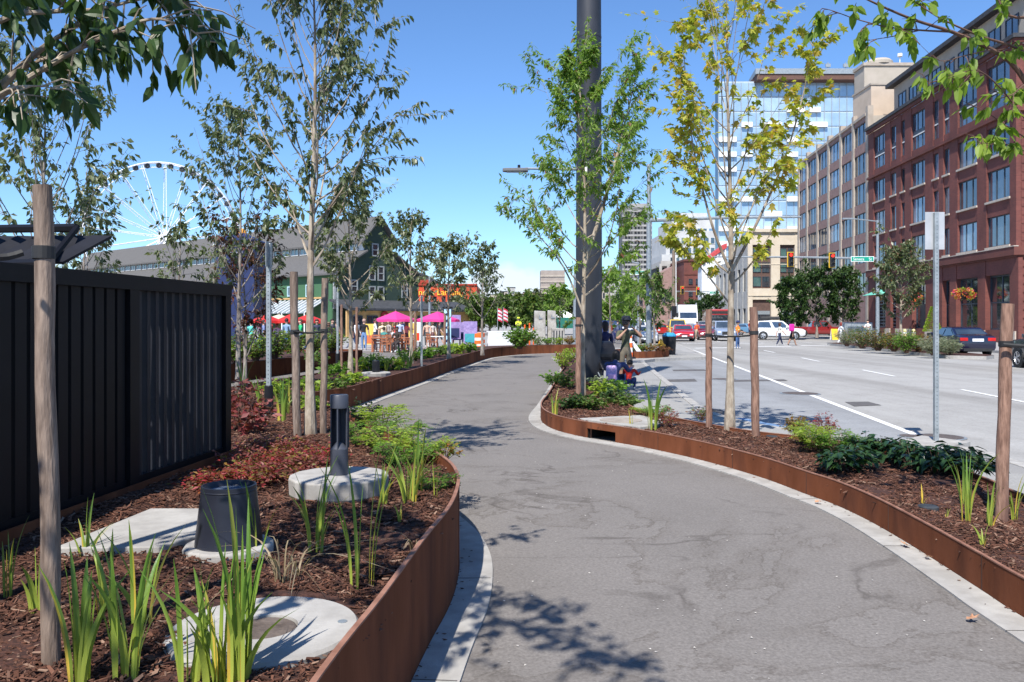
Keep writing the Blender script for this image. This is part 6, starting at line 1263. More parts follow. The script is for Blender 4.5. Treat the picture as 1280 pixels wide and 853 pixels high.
# glazed lean-to canopy on the sunny side
O_s = C - bx*.003
a = MB()
for k in range(16): 
    s = 1.2+k*.8; v = []
    for ds in (0,.09): v += [PX(s+ds,-.0,3.95),PX(s+ds,-2.6,2.55),PX(s+ds,-2.6,2.45),PX(s+ds,0,3.85)]
    a.add(v,[(0,1,2,3),(4,7,6,5),(0,4,5,1),(1,5,6,2),(2,6,7,3),(3,7,4,0)])
part('canopy_rafter', a, M_white, pb_, world=True)
a = MB(); a.add([PX(1.2,0,3.84),PX(13.4,0,3.84),PX(13.4,-2.6,2.44),PX(1.2,-2.6,2.44),PX(1.2,0,3.82),PX(13.4,0,3.82),PX(13.4,-2.6,2.42),PX(1.2,-2.6,2.42)],[(0,1,2,3),(4,7,6,5),(0,4,5,1),(1,5,6,2),(2,6,7,3),(3,7,4,0)]); part('canopy_glass', a, glassmat('canopy_glazing',(0.10,.13,.15)), pb_, world=True)
a = MB()
for s in (1.3,5.3,9.3,13.2): q = C+ax*s-bx*2.55; a.tube([(q.x,q.y,0),(q.x,q.y,2.45)], .07, 6)
part('canopy_post', a, M_white, pb_, world=True)
a = MB(); a.obox(C,ax,-bx,1,13.6,.003,.10,3.97,4.15); part('canopy_ledge', a, M_ochre, pb_, world=True)
# navy booth with lettering
def text(name, s, size, loc, rot, m, parent, ext=.01, align='CENTER'):
    cu = bpy.data.curves.new(name, 'FONT'); cu.body = s; cu.size = size; cu.extrude = ext; cu.align_x = align; cu.align_y = 'CENTER'
    ob = bpy.data.objects.new(name+'_tmp', cu); COL.objects.link(ob); dg = bpy.context.evaluated_depsgraph_get(); me = bpy.data.meshes.new_from_object(ob.evaluated_get(dg)); bpy.data.objects.remove(ob)
    me.name = name; me.materials.clear(); me.materials.append(m); o = bpy.data.objects.new(name, me); COL.objects.link(o); o.parent = parent; l = chain_loc(parent) if parent else Vector((0,0,0)); o.location = Vector(loc)-l; o.rotation_euler = rot; return o
M_navy = mat('navy_paint', (0.012,.02,.075),(0.018,.03,.10), scale=2, rough=.5)
Y = 60; x0,x1 = xy(266,Y),xy(322,Y); bo = thing('ticket_tower', 'navy blue tower with pyramid roof and white lettering behind the left trees', 'building', (xy(294,Y),Y,0)); zE = D(0,301,Y).z
a = MB(); a.box(x0+.25,x1-.25,Y,Y+3,0,zE); part('wall', a, M_navy, bo, world=True); cxm = (x0+x1)/2
a = MB(); a.add([(x0,Y-.3,zE+.003),(x1,Y-.3,zE+.003),(x1,Y+3.3,zE+.003),(x0,Y+3.3,zE+.003),(cxm,Y+1.5,D(0,287,Y).z)],[(0,1,2,3),(0,1,4),(1,2,4),(2,3,4),(3,0,4)]); part('roof', a, M_navy, bo, world=True)
a = MB(); zz = D(0,288,Y).z; a.lathe([(.35,0),(.3,.25),(.05,.4)], (cxm,Y+1.5,zz-.1), 12); part('finial', a, mat('orange_finial',(0.6,.25,.03),(0.7,.32,.05)), bo, world=True)
text('lettering','ARGOSY CRUISES',.42,(cxm,Y-.02,D(0,306,Y).z),(R(90),0,0),M_white,bo); text('small_lettering','TOURS',.34,(cxm,Y-.02,D(0,316,Y).z),(R(90),0,0),M_white,bo)
# red building with yellow lettering
Y = 125; x0,x1 = xy(498,Y),xy(596,Y); rd = thing('red_building', 'bright red pier front with glowing yellow lettering behind the trees', 'building', (x0,Y,0)); zt = D(0,355,Y).z; zb_ = D(0,389,Y).z; O = Vector((x0,Y,0)); u = Vector((1,0,0)); n = Vector((0,-1,0))
wc_ = [(1.2+k*1.35,1.75+k*1.35) for k in range(8)]; grid(rd,O,u,n,(0,x1-x0),(zb_,zt),wc_,[(zb_+.7,zb_+2.2)],M_redw,depth=.3)
for c0,c1 in wc_: window(rd,O,u,n,c0,c1,zb_+.7,zb_+2.2,.2,1,2,M_frame,M_glassd,fw=.06)
a = MB(); a.obox(O,u,n,0,x1-x0,-12,-.3,0,zt-.2); part('core', a, M_redw, rd, world=True); a = MB(); a.obox(O,u,n,0,x1-x0,.003,.35,zb_-1.0,zb_-.003); part('fascia', a, M_greyb, rd, world=True); a = MB(); a.obox(O,u,n,2.6,4.9,.003,.1,zt+.003-.003,zt+.6); a.obox(O,u,n,-.1,x1-x0+.1,.003,.2,zt-.25,zt-.05); part('parapet', a, mat('dark_red',(0.3,.03,.015),(0.36,.045,.02)), rd, world=True)
text('lettering',"Miner's Landing",1.25,((x0+x1)/2-.2,Y-.1,D(0,366,Y).z),(R(90),0,0),mat('yellow_letters',(0.85,.5,.03),(0.9,.6,.06)),rd,.04)
a = MB(); a.obox(O,u,n,0,x1-x0,.003,.05,.1,zb_-1.3); part('shopfront', a, M_glassd, rd, world=True)
Y = 140; x0,x1 = xy(494,Y),xy(541,Y); cv = thing('curved_roof_hall', 'hall with a dark curved roof behind the red building', 'building', (x0,Y,0)); a = MB(); pr = [(x0,0)]; zq=D(0,352,Y).z; zp=D(0,337,Y).z
for k in range(13): th = k/12*math.pi/2; pr.append((x1-(x1-x0)*(1-math.sin(th)) if False else x0+(x1-x0)*math.sin(th), zq+(zp-zq)*math.cos(th)))
pr.append((x1,0)); m_ = len(pr); a.add([(x,Y,z) for x,z in pr]+[(x,Y+20,z) for x,z in pr],[tuple(range(m_))]+[(i,(i+1)%m_,m_+(i+1)%m_,m_+i) for i in range(m_)]); part('hall', a, M_roofd, cv, world=True)

# ================================================================== FERRIS WHEEL
Yw = 294.0; cw = D(206,297,Yw); fw_ = thing('ferris_wheel', 'giant white ferris wheel with dark gondolas against the sky', 'ferris wheel', (cw.x,cw.y,0)); hz = cw.z; Rw = 26.4; yaw = math.acos(.80)
ex = Vector((math.cos(yaw), math.sin(yaw), 0)); ez = Vector((0,0,1)); ey = Vector((-math.sin(yaw), math.cos(yaw), 0)); H0 = Vector((0,0,hz)); M_wh = mat('wheel_white',(0.82,.82,.84),(0.88,.88,.9),rough=.5)
for sgn in (-1,1):
    a = MB(); a.tube([H0+ex*Rw*math.cos(t_)+ez*Rw*math.sin(t_)+ey*sgn*1.1 for t_ in np.linspace(0,2*math.pi,85)], .25, 5, cap=False); part('rim', a, M_wh, fw_)
a = MB(); a.tube([H0+ex*(Rw-1.6)*math.cos(t_)+ez*(Rw-1.6)*math.sin(t_) for t_ in np.linspace(0,2*math.pi,85)], .16, 5, cap=False); part('inner_rim', a, M_wh, fw_)
for k in range(21):
    t_ = 2*math.pi*k/21+.07; a = MB(); d_ = ex*math.cos(t_)+ez*math.sin(t_)
    for sgn in (-1,1): a.tube([H0+ey*sgn*2.4+d_*1.5, H0+ey*sgn*1.1+d_*Rw], .13, 4)
    for j in range(1,8): f_ = j/8; q0 = H0+ey*(2.4-1.3*f_)+d_*(1.5+(Rw-1.5)*f_); q1 = H0-ey*(2.4-1.3*(f_+.06))+d_*(1.5+(Rw-1.5)*(f_+.06)); a.tube([q0,q1], .07, 3)
    part('spoke', a, M_wh, fw_, fixn=False)
a = MB(); b = H0; a.tube([H0-ey*3.4, H0+ey*3.4], 1.5, 16); part('hub', a, M_wh, fw_, smooth=True)
for sgn in (-1,1):
    for s2 in (-1,1): a = MB(); a.tube([H0+ey*sgn*3.2, Vector((0,0,0))+ex*s2*11+ey*sgn*7], [.6,.8], 8); part('leg', a, M_wh, fw_)
for k in range(42):
    t_ = 2*math.pi*k/42; c = H0+ex*(Rw+.2)*math.cos(t_)+ez*(Rw+.2)*math.sin(t_)-ez*1.1; a = MB(); a.lathe([(.3,-.95),(.95,-.6),(1.05,0),(.95,.55),(.35,.9)], tuple(c), 8); g = part('gondola', a, M_roofd, fw_, smooth=True)
# ================================================================== PEOPLE
SKIN = {'light': mat('skin_light',(0.50,.30,.22),(0.56,.35,.26)), 'tan': mat('skin_tan',(0.33,.18,.12),(0.38,.22,.15)), 'dark': mat('skin_dark',(0.12,.065,.045),(0.15,.08,.055))}
CM = {}
def cloth(c, rough=.85):
    k = tuple(round(q,3) for q in c)
    if k not in CM: CM[k] = mat('cloth_%d' % len(CM), tuple(q*.85 for q in c), tuple(min(1,q*1.12) for q in c), scale=14, rough=rough)
    return CM[k]
BODY = {}
def body_mesh(pose):
    """one continuous skinned figure of unit height, standing at the origin and facing -Y"""
    key = repr(sorted(pose.items()))
    if key in BODY: return BODY[key]
    Vv, Ee, Rr, Zz = [], [], [], []
    def add(p, r, zone, parent=None):
        Vv.append(Vector(p)); Rr.append(r); Zz.append(zone)
        if parent is not None: Ee.append((parent, len(Vv)-1))
        return len(Vv)-1
    def dirf(pitch, out=0, sg=1): # pitch: swing forward from straight down; out: away from the body
        p = R(pitch); o = R(out); return Vector((sg*math.sin(o), -math.sin(p)*math.cos(o), -math.cos(p)*math.cos(o)))
    pz = pose.get('pz', .53); ln = R(pose.get('lean', 2)); up = Vector((0, -math.sin(ln), math.cos(ln))); g = pose.get('build', 1.0)
    pel = add((0,0,pz), .078*g, 'bot'); wa = add(Vector((0,0,pz))+up*.09, .068*g, 'top', pel); ch = add(Vector((0,0,pz))+up*.20, .080*g, 'top', wa); nb = add(Vector((0,0,pz))+up*.285, .040, 'top', ch)
    hl = R(pose.get('head', 0)) + ln*.4; hu = Vector((0, -math.sin(hl), math.cos(hl))); nk = Vv[nb]
    n1 = add(nk+hu*.035, .028, 'skin', nb); h1 = add(nk+hu*.085+Vector((0,-.010,0)), .050, 'skin', n1); h2 = add(nk+hu*.135+Vector((0,-.004,0)), .052, 'skin', h1)
    fwd = Vector((0,-math.cos(hl),-math.sin(hl))); add(Vv[h1]+fwd*.058+hu*.014, .009, 'skin', h1)
    for sg in (-1,1): add(Vv[h1]+Vector((sg*.055,.004,.012)), .010, 'skin', h1)
    for sg, k in ((-1,'r'),(1,'l')):
        s = Vv[ch]+up*.055+Vector((sg*.112*g,0,0)); sh = add(s, .037*g, 'top', ch); a = pose.get('arm'+k, (4,9,12)); up_d = dirf(a[0],a[1],sg); el = add(s+up_d*.165, .030*g, 'elb', sh)
        fo = dirf(a[0]+a[2], a[1]*.5 if len(a) < 4 else a[3], sg); wr_ = add(Vv[el]+fo*.145, .0185, 'fore', el); pm = add(Vv[wr_]+fo*.030, .0175, 'hand', wr_)
        side = fo.cross(Vector((sg,0,0))); side = side.normalized() if side.length > .05 else Vector((0,1,0)); nrm_ = fo.cross(side).normalized()
        for j, fl in enumerate((.036,.042,.039,.031)):
            b0 = Vv[pm]+side*(.0115*(j-1.5))+fo*.014; f1 = add(b0+fo*fl*.5+nrm_*.002, .0052, 'hand', pm); add(Vv[f1]+(fo*.8+nrm_*.45*sg).normalized()*fl*.55, .0045, 'hand', f1)
        t1 = add(Vv[wr_]+side*-.018+fo*.022, .006, 'hand', pm); add(Vv[t1]+(fo*.8-side*.5).normalized()*.024, .005, 'hand', t1)
        hp = add((sg*.052*g,0,pz-.03), .064*g, 'bot', pel); l = pose.get('leg'+k, (2,2)); td = dirf(l[0], 2 if len(l) < 3 else l[2], sg); kn = add(Vv[hp]+td*.235, .043*g, 'kne', hp)
        sd_ = dirf(l[0]-l[1], 1, sg); an = add(Vv[kn]+sd_*.232, .026, 'shin', kn); fd = Vector((0,-1,-.12)) if abs(l[0]-l[1]) < 55 else Vector((0,-.6,-.7))
        toe = add(Vv[an]+fd*.075+Vector((0,0,-.012)), .019, 'shoe', an); add(Vv[an]+Vector((0,.018,-.018)), .019, 'shoe', an)
    me = bpy.data.meshes.new('body_skeleton'); me.from_pydata([tuple(v) for v in Vv], Ee, []); o = bpy.data.objects.new('body_tmp', me); COL.objects.link(o)
    sk = o.modifiers.new('skin','SKIN'); sk.use_smooth_shade = True; sk.branch_smoothing = .6; ss = o.modifiers.new('sub','SUBSURF'); ss.levels = 1; ss.render_levels = 1
    dat = me.skin_vertices[0].data
    for i, r in enumerate(Rr): dat[i].radius = (r, r*(.72 if i in (pel,wa,ch) else 1)); dat[i].use_root = (i == pel)
    # front-to-back flattening of the trunk is set by the second radius
    dg = bpy.context.evaluated_depsgraph_get(); out_ = bpy.data.meshes.new_from_object(o.evaluated_get(dg)); bpy.data.objects.remove(o)
    zones = []; ed = [(Vv[a], Vv[b], Zz[a], Zz[b]) for a,b in Ee]
    for f in out_.polygons:
        c = f.center; best = 9; z = 'top'
        for a,b,za,zb in ed:
            ab = b-a; t = max(0,min(1,(c-a).dot(ab)/max(1e-9,ab.length_squared))); d = (c-(a+ab*t)).length
            if d < best:
                best = d
                if zb == 'elb': z = 'top' if t < .8 else 'elb'
                elif zb == 'fore': z = 'elb' if t < .3 else 'fore'
                elif zb == 'kne': z = 'bot' if t < .85 else 'kne'
                elif zb == 'shin': z = 'kne' if t < .1 else ('shin' if t < .9 else 'shoe')
                else: z = zb if t > .35 else za
        zones.append(z)
    mz = min(v.co.z for v in out_.vertices); BODY[key] = (out_, zones, mz, Vv[h1].copy(), Vv[h2].copy(), Vv[ch].copy(), hu.copy(), fwd.copy()); return BODY[key]
STAND = {}; WALK = dict(legl=(24,4), legr=(-16,14), arml=(-20,8,14), armr=(22,8,20)); WALK2 = dict(legl=(-14,14), legr=(20,4), arml=(20,8,22), armr=(-18,8,12))
RELAX = dict(arml=(8,12,70), armr=(2,10,12), legl=(4,4), legr=(-3,2)); HOLD = dict(arml=(22,6,88,-10), armr=(20,6,92,-10)); 
SIT = dict(pz=.275, legl=(86,86), legr=(82,84), arml=(28,8,55), armr=(26,8,60), lean=8); CROUCH = dict(pz=.17, legl=(118,138,10), legr=(112,136,10), lean=26, arml=(52,14,52), armr=(46,14,60), head=10)
PHOTO = dict(arml=(60,30,120,-46), armr=(45,20,130,-42), lean=4, legl=(4,4), legr=(-2,3)); LOOK = dict(arml=(30,10,100,-12), armr=(4,9,10), lean=4)
def person(label, x, y, rz=0, H=1.7, pose=STAND, top=(.5,.5,.5), bot=(.03,.04,.07), skin='light', hair=(.03,.02,.015), long=False, sleeves=False, shorts=False, shoes=(.6,.6,.6), z=0.0, group='people on the waterfront', hat=None, eyes=False, vest=None):
    me0, zones, mz, h1, h2, ch, hu, fwd = body_mesh(pose); t = thing('person', label, 'person', (x,y,z), rz, group); me = me0.copy(); me.name = 'body'; me.materials.clear()
    for m in (SKIN[skin], cloth(top), cloth(bot), cloth(shoes)): me.materials.append(m)
    idx = {'skin':0,'hand':0,'top':1,'elb':1 if sleeves else 0,'fore':1 if sleeves else 0,'bot':2,'kne':0 if shorts == 2 else 2,'shin':0 if shorts else 2,'shoe':3}
    me.polygons.foreach_set('material_index', [idx[q] for q in zones]); me.polygons.foreach_set('use_smooth', [True]*len(zones))
    me.transform(Matrix.Translation((0,0,-mz)) ); me.transform(Matrix.Scale(H,4)); o = bpy.data.objects.new('body', me); COL.objects.link(o); o.parent = t
    c = (h1.lerp(h2,.5)+Vector((0,0,-mz)))*H; mb = MB(); b = 0; nu, nv = 14, 8; rr = .066*H
    for i in range(nv+1):
        th = math.pi*i/nv*(.62 if not long else .66)
        for j in range(nu):
            a = 2*math.pi*j/nu; p = Vector((math.sin(th)*math.cos(a)*.92, math.sin(th)*math.sin(a), math.cos(th)*1.02))
            if p.y < -.25: p.z = max(p.z, .42); 
            if p.y < -.25: p.y *= .86
            if long and p.y > 0 and i > nv-3: p.z -= .75*(i-nv+3)/3+.2; p.y *= .9
            q = c + p*rr + Vector((0,.006*H,.010*H)); mb.v.append(tuple(q))
    for i in range(nv):
        for j in range(nu): mb.f.append((i*nu+j,i*nu+(j+1)%nu,(i+1)*nu+(j+1)%nu,(i+1)*nu+j)); mb.m.append(0)
    part('hair', mb, cloth(hair,.6), t, smooth=True)
    if hat:
        a = MB(); a.lathe([(.072*H,0),(.070*H,.03*H),(.05*H,.062*H),(0,.068*H)], tuple(c+Vector((0,0,.028*H))), 16, cap=False); a.prism([(c.x-.05*H,c.y-.05*H),(c.x+.05*H,c.y-.05*H),(c.x+.035*H,c.y-.125*H),(c.x-.035*H,c.y-.125*H)], c.z+.028*H, c.z+.034*H); part('cap', a, cloth(hat), t, smooth=True)
    if eyes:
        for sg in (-1,1): a = MB(); e = c + Vector((sg*.019*H,-.052*H,-.004*H)); a.lathe([(.001,-.006*H),(.006*H,0),(.001,.006*H)], tuple(e), 8); part('eye', a, M_black, t, smooth=True)
    if vest:
        a = MB(); 
        for (z0,z1,r0,r1) in ((-.11,-.02,.083,.094),(-.02,.06,.094,.088)):
            cc = (ch+Vector((0,0,-mz)))*H; 
            for k in range(16):
                a0,a1 = 2*math.pi*k/16, 2*math.pi*(k+1)/16; a.quad(*[(cc.x+math.cos(q)*r*H*1.12, cc.y+math.sin(q)*r*H*.9, cc.z+zz*H) for q,r,zz in ((a0,r0,z0),(a1,r0,z0),(a1,r1,z1),(a0,r1,z1))])
        v_ = part('vest', a, cloth(vest), t, smooth=True); a = MB(); cc = (ch+Vector((0,0,-mz)))*H
        for k in range(16): a0,a1 = 2*math.pi*k/16, 2*math.pi*(k+1)/16; a.quad(*[(cc.x+math.cos(q)*.098*H*1.12, cc.y+math.sin(q)*.098*H*.9, cc.z+zz*H) for q,zz in ((a0,-.06),(a1,-.06),(a1,-.035),(a0,-.035))])
        part('reflective_band', a, cloth((.7,.7,.3)), v_, smooth=True)
    return t
def backpack(label, p, rz, s, c, cat='backpack', pocket=None):
    t = thing('backpack', label, cat, p, rz); a = MB(); n_ = 7
    for (x0,x1,y0,y1,z0,z1) in ((-.15,.15,0,.16,0,.42),): a.box(x0*s,x1*s,y0*s,y1*s,z0*s,z1*s)
    part('bag', a, c, t, bevel=.055*s, smooth=True); a = MB(); a.box(-.11*s,.11*s,.155*s,.215*s,.03*s,.20*s); part('pocket', a, pocket or c, t, bevel=.03*s, smooth=True)
    a = MB(); a.tube([(-.04*s,.04*s,.42*s),(-.03*s,.04*s,.47*s),(.03*s,.04*s,.47*s),(.04*s,.04*s,.42*s)], .008*s, 5); part('handle', a, M_strap, t)
    for sg in (-1,1): a = MB(); a.tube([(sg*.09*s,.0,.40*s),(sg*.10*s,-.10*s,.44*s),(sg*.11*s,-.20*s,.32*s),(sg*.10*s,-.12*s,.12*s),(sg*.10*s,0,.08*s)], .016*s, 5); part('strap', a, M_strap, t)
    return t
# near group at the big pole
person('man in an olive shirt holding a camera up to his face behind the crouching child', 2.83, 20.6, R(12), 1.72, PHOTO, (.085,.09,.055), (.14,.12,.09), 'tan', (.02,.015,.012), shorts=1, hat=(.02,.025,.04), eyes=True, group='family by the pole')
t = thing('camera', 'black camera the man in olive holds before his face', 'camera', (2.785,20.40,1.565)); a = MB(); a.box(-.075,.075,-.035,.035,-.05,.05); part('camera_body', a, M_black, t, bevel=.012); a = MB(); a.lathe([(.038,0),(.042,-.05),(.036,-.11),(.0,-.10)], (0,-.035,0), 16, axis='y', cap=False); part('camera_lens', a, M_black, t)
person('woman in a white dotted navy dress half hidden by the big pole', 2.42, 21.4, R(-150), 1.62, RELAX, (.015,.018,.07), (.015,.018,.07), 'tan', (.02,.012,.01), long=True, sleeves=False, shoes=(.5,.5,.5), group='family by the pole')
rnd = random.Random(12); a = MB()
for k in range(70):
    an = rnd.uniform(0,6.28); z = rnd.uniform(.9,1.32); r = .165; a.add([(math.cos(an)*r+ .012*math.cos(q)*-math.sin(an), math.sin(an)*r*.80+.012*math.cos(q)*math.cos(an), z+.012*math.sin(q)) for q in (0,1.57,3.14,4.71)],[(0,1,2,3)])
person('child crouching at the street side of the right bed with a lilac backpack', 2.30, 18.75, R(158), 1.52, dict(CROUCH, build=1.2), (.03,.045,.13), (.05,.10,.24), 'tan', (.012,.008,.006), long=True, sleeves=True, shoes=(.62,.55,.70), group='family by the pole')
backpack('lilac glitter backpack with pink patch on the crouching child', (2.235,18.60,.27), R(176), .82, mat('lilac_glitter',(0.30,.20,.42),(0.55,.42,.66),scale=40), pocket=mat('pink_lilac',(0.45,.22,.45),(0.6,.4,.62),scale=40))
person('small child in a red top crouching behind the lilac backpack', 2.72, 19.3, R(160), 1.12, CROUCH, (.5,.02,.015), (.03,.045,.12), 'tan', (.012,.008,.006), sleeves=True, group='family by the pole')
t = thing('stroller', 'black stroller parked between the big pole and the crouching child', 'stroller', (2.28,20.0,0), R(20))
a = MB(); a.add([(-.22,-.25,.45),(.22,-.25,.45),(.22,.2,.40),(-.22,.2,.40),(-.22,-.15,.55),(.22,-.15,.55),(.22,.35,1.0),(-.22,.35,1.0)],[(0,1,2,3),(0,1,5,4),(1,2,6,5),(2,3,7,6),(3,0,4,7),(4,5,6,7)]); part('seat', a, M_black, t, bevel=.03)
a = MB(); n_ = 9
for k in range(n_): th0,th1 = math.pi*k/n_*.6, math.pi*(k+1)/n_*.6; a.quad(*[(x,.3-.34*math.sin(th),.78+.34*math.cos(th)) for x,th in ((-.24,th0),(.24,th0),(.24,th1),(-.24,th1))])
part('hood', a, M_black, t, fixn=False)
a = MB()
for sg in (-1,1): a.tube([(sg*.25,-.4,.12),(sg*.25,.1,.5),(sg*.25,.5,1.02)], .014, 6); a.tube([(sg*.25,.4,.12),(sg*.25,.1,.5)], .014, 6)
a.tube([(-.25,.5,1.02),(.25,.5,1.02)], .018, 6); part('frame', a, M_galvd, t)
for sx_ in (-1,1):
    for y_ in (-.4,.4): a = MB(); a.lathe([(.11,-.02),(.12,0),(.11,.02)], (sx_*.25,y_,.12), 14, axis='x'); part('wheel', a, M_black, t, smooth=True)

# crossing pedestrians
def px_at(px, y): return xy(px, y)
sr = -.12
person('road worker in an orange and yellow vest and jeans on the crossing', xy(922,52.5), 52.5, R(60), 1.76, RELAX, (.75,.20,.03), (.06,.12,.26), 'tan', (.02,.02,.02), z=sr, hat=(.02,.03,.10), vest=(.85,.28,.03), group='people on the crossing')
person('person in an orange shirt and pale shorts standing among the stopped cars', xy(871,77), 77, R(20), 1.72, STAND, (.75,.15,.04), (.45,.38,.28), 'tan', (.02,.02,.02), shorts=2, z=sr, group='people on the crossing')
person('woman in a white shirt and dark trousers beside the pink backpack', xy(974.5,59.3), 59.3, R(100), 1.70, WALK, (.72,.68,.58), (.015,.022,.06), 'light', (.05,.02,.012), z=sr, shoes=(.8,.8,.8), group='people on the crossing', long=True)
person('walker in black shorts carrying a bright pink backpack on the crossing', xy(990,59.0), 59.0, R(105), 1.66, WALK2, (.4,.05,.2), (.015,.015,.018), 'tan', (.012,.008,.006), shorts=2, z=sr, shoes=(.1,.1,.1), group='people on the crossing', long=True)
backpack('bright pink backpack worn by the walker in black shorts', (xy(989.5,58.7), 58.80, .90), R(186), 1.22, cloth((.62,.02,.28)))
person('woman dressed all in white with red hair stepping onto the median', xy(1051,61.5), 61.5, R(95), 1.72, WALK, (.75,.76,.82), (.78,.78,.78), 'light', (.20,.03,.02), z=sr, shoes=(.8,.8,.8), group='people on the crossing', long=True)
person('dark haired person in a white shirt behind the median shrubs', xy(1085,64), 64, R(-60), 1.72, HOLD, (.75,.74,.74), (.6,.6,.6), 'light', (.015,.01,.01), z=.02, group='people on the crossing')

# crowd on the plaza: (px, y, turn, height, pose, top, bottom, label, flags)
CR = [
(455,46,170,1.76,RELAX,(.012,.012,.016),(.13,.22,.40),'bald man in a black shirt and blue jeans before the ochre wall',{}),
(468.5,46.5,100,1.78,HOLD,(.75,.75,.74),(.03,.04,.08),'man in a white shirt and dark trousers right of the bald man',{}),
(478,50,20,1.64,LOOK,(.72,.66,.45),(.10,.10,.12),'woman in a cream top left of the near pink parasol',{'long':1}),
(486,52,-40,1.70,STAND,(.35,.30,.28),(.05,.05,.06),'person in a taupe top under the near pink parasol',{}),
(494,51,-120,1.60,RELAX,(.60,.08,.07),(.6,.6,.62),'person in a red top and white trousers under the near pink parasol',{'long':1}),
(500,50,30,1.72,STAND,(.45,.58,.80),(.03,.03,.04),'person in a light blue shirt below the near pink parasol',{}),
(505,54,10,1.80,STAND,(.015,.02,.06),(.04,.04,.05),'tall person in navy at the right of the near pink parasol',{}),
(508,49,140,1.62,HOLD,(.55,.22,.20),(.10,.06,.05),'woman in a dusty pink top beside the near parasol pole',{'long':1}),
(534,52,0,1.66,RELAX,(.60,.40,.30),(.08,.08,.08),'person in a peach shirt left of the blue banner',{}),
(541,53,40,1.60,STAND,(.70,.62,.55),(.20,.10,.10),'person in a beige top nearer the blue banner',{'long':1}),
(549,56,90,1.70,WALK,(.05,.05,.06),(.05,.05,.06),'dark dressed person walking behind the banner',{}),
(441,50,-100,1.60,WALK,(.08,.06,.06),(.06,.10,.20),'dark haired woman walking near the pale trunk',{'long':1}),
(446,54,60,1.72,STAND,(.70,.70,.70),(.02,.02,.03),'person in a white top by the ochre doorway',{}),
(420,50,150,1.66,RELAX,(.30,.22,.18),(.03,.03,.03),'person in a brown top left of the dark lamp post',{}),
(411,44,-20,1.64,WALK,(.02,.02,.025),(.10,.20,.36),'woman in black with blue jeans right of the slim grey stake',{'long':1}),
(415,47,60,1.76,STAND,(.10,.10,.11),(.05,.06,.10),'man in charcoal behind the woman in black',{}),
(396,44,30,1.74,RELAX,(.05,.055,.09),(.06,.07,.10),'man in a dark navy shirt right of the tree trunk',{}),
(376,42,-60,1.74,HOLD,(.02,.42,.14),(.5,.5,.5),'man in a bright green shirt left of the tree trunk',{}),
(358,43,160,1.78,STAND,(.20,.30,.42),(.06,.07,.1),'man in a steel blue shirt at the blue table',{}),
(346,44,40,1.55,LOOK,(.50,.48,.62),(.05,.05,.1),'woman in a pale lilac top at the blue table',{'long':1}),
(329,43,110,1.70,RELAX,(.16,.20,.36),(.05,.05,.08),'person in a blue grey shirt left of the sign sleeve post',{}),
(322,44,-30,1.62,STAND,(.70,.70,.70),(.6,.6,.6),'person in white beside the aqua shirt',{'long':1}),
(314,41,20,1.68,LOOK,(.12,.55,.45),(.3,.3,.3),'person in an aqua shirt nearest the fence end',{}),
(301,43,-30,1.70,STAND,(.3,.3,.35),(.05,.06,.1),'person in grey just past the fence end',{}),
(340,47,-80,1.72,STAND,(.35,.08,.06),(.03,.03,.04),'person in dark red behind the lilac top',{}),
(580,55,-30,1.68,STAND,(.08,.65,.12),(.05,.05,.06),'person in a neon green shirt before the purple boards',{}),
(589,57,60,1.72,WALK,(.10,.10,.12),(.05,.05,.06),'person in dark clothes beside the teal board',{}),
(565,58,-10,1.70,STAND,(.75,.75,.75),(.3,.05,.05),'person in white right behind the blue banner',{}),
(673,60,-30,1.70,STAND,(.04,.04,.06),(.03,.03,.05),'dark figure between the concrete blocks',{}),
(764,62,30,1.68,WALK,(.30,.04,.04),(.05,.05,.1),'distant person in red right of the big pole',{}),
(772,66,150,1.74,STAND,(.10,.12,.2),(.05,.05,.1),'distant person in dark blue right of the big pole',{}),
(937,90,40,1.72,STAND,(.25,.04,.03),(.04,.05,.12),'distant person in red by the cream building corner',{}),
(943,92,-40,1.74,STAND,(.05,.10,.25),(.05,.05,.08),'distant person in blue by the cream building corner',{}),
]
sk_ = ['light','tan','light','tan','dark']; hc = [(.02,.012,.01),(.05,.03,.02),(.10,.06,.03),(.012,.01,.01),(.16,.12,.07)]
for i,(px,y,rz,H,po,tc_,bc,lab,fl) in enumerate(CR):
    person(lab, xy(px,y), y, R(rz), H, po, tc_, bc, sk_[i%5], hc[i%5] if i else (.40,.25,.19), long=bool(fl.get('long')), sleeves=i%3==0 and i, shoes=(.1,.1,.1) if i%2 else (.6,.6,.6), shorts=(i%7==3))
person('worker in a neon yellow vest behind the round shrub', xy(648,70), 70, R(10), 2.0-.2, HOLD, (.65,.80,.05), (.03,.03,.05), 'tan', (.02,.02,.02), vest=(.7,.85,.06), hat=(.6,.7,.05), z=.15)
# seated people on the wooden chairs
def chair(x, y, rz, label, z=0):
    t = thing('wooden_chair', label, 'chair', (x,y,z), rz, 'orange brown wooden chairs'); m = mat('orange_wood',(0.30,.10,.045),(0.42,.16,.075),scale=5,stretch=(1,6,1))
    a = MB(); a.box(-.24,.24,-.24,.24,.41,.45); part('seat', a, m, t, bevel=.006)
    a = MB(); 
    for z_ in (.58,.72,.86): a.box(-.24,.24,.215,.24,z_-.045,z_+.045)
    for s in (-1,1): a.box(s*.235-.02,s*.235+.02,.20,.245,.45,.92)
    part('backrest', a, m, t)
    for s in (-1,1):
        for y_ in (-.21,.21): a = MB(); a.box(s*.21-.022,s*.21+.022,y_-.022,y_+.022,0,.408); part('leg', a, m, t)
        a = MB(); a.box(s*.25-.025,s*.25+.025,-.22,.2,.62,.65); a.box(s*.25-.02,s*.25+.02,-.21,-.17,.45,.618); part('armrest', a, m, t)
    return t
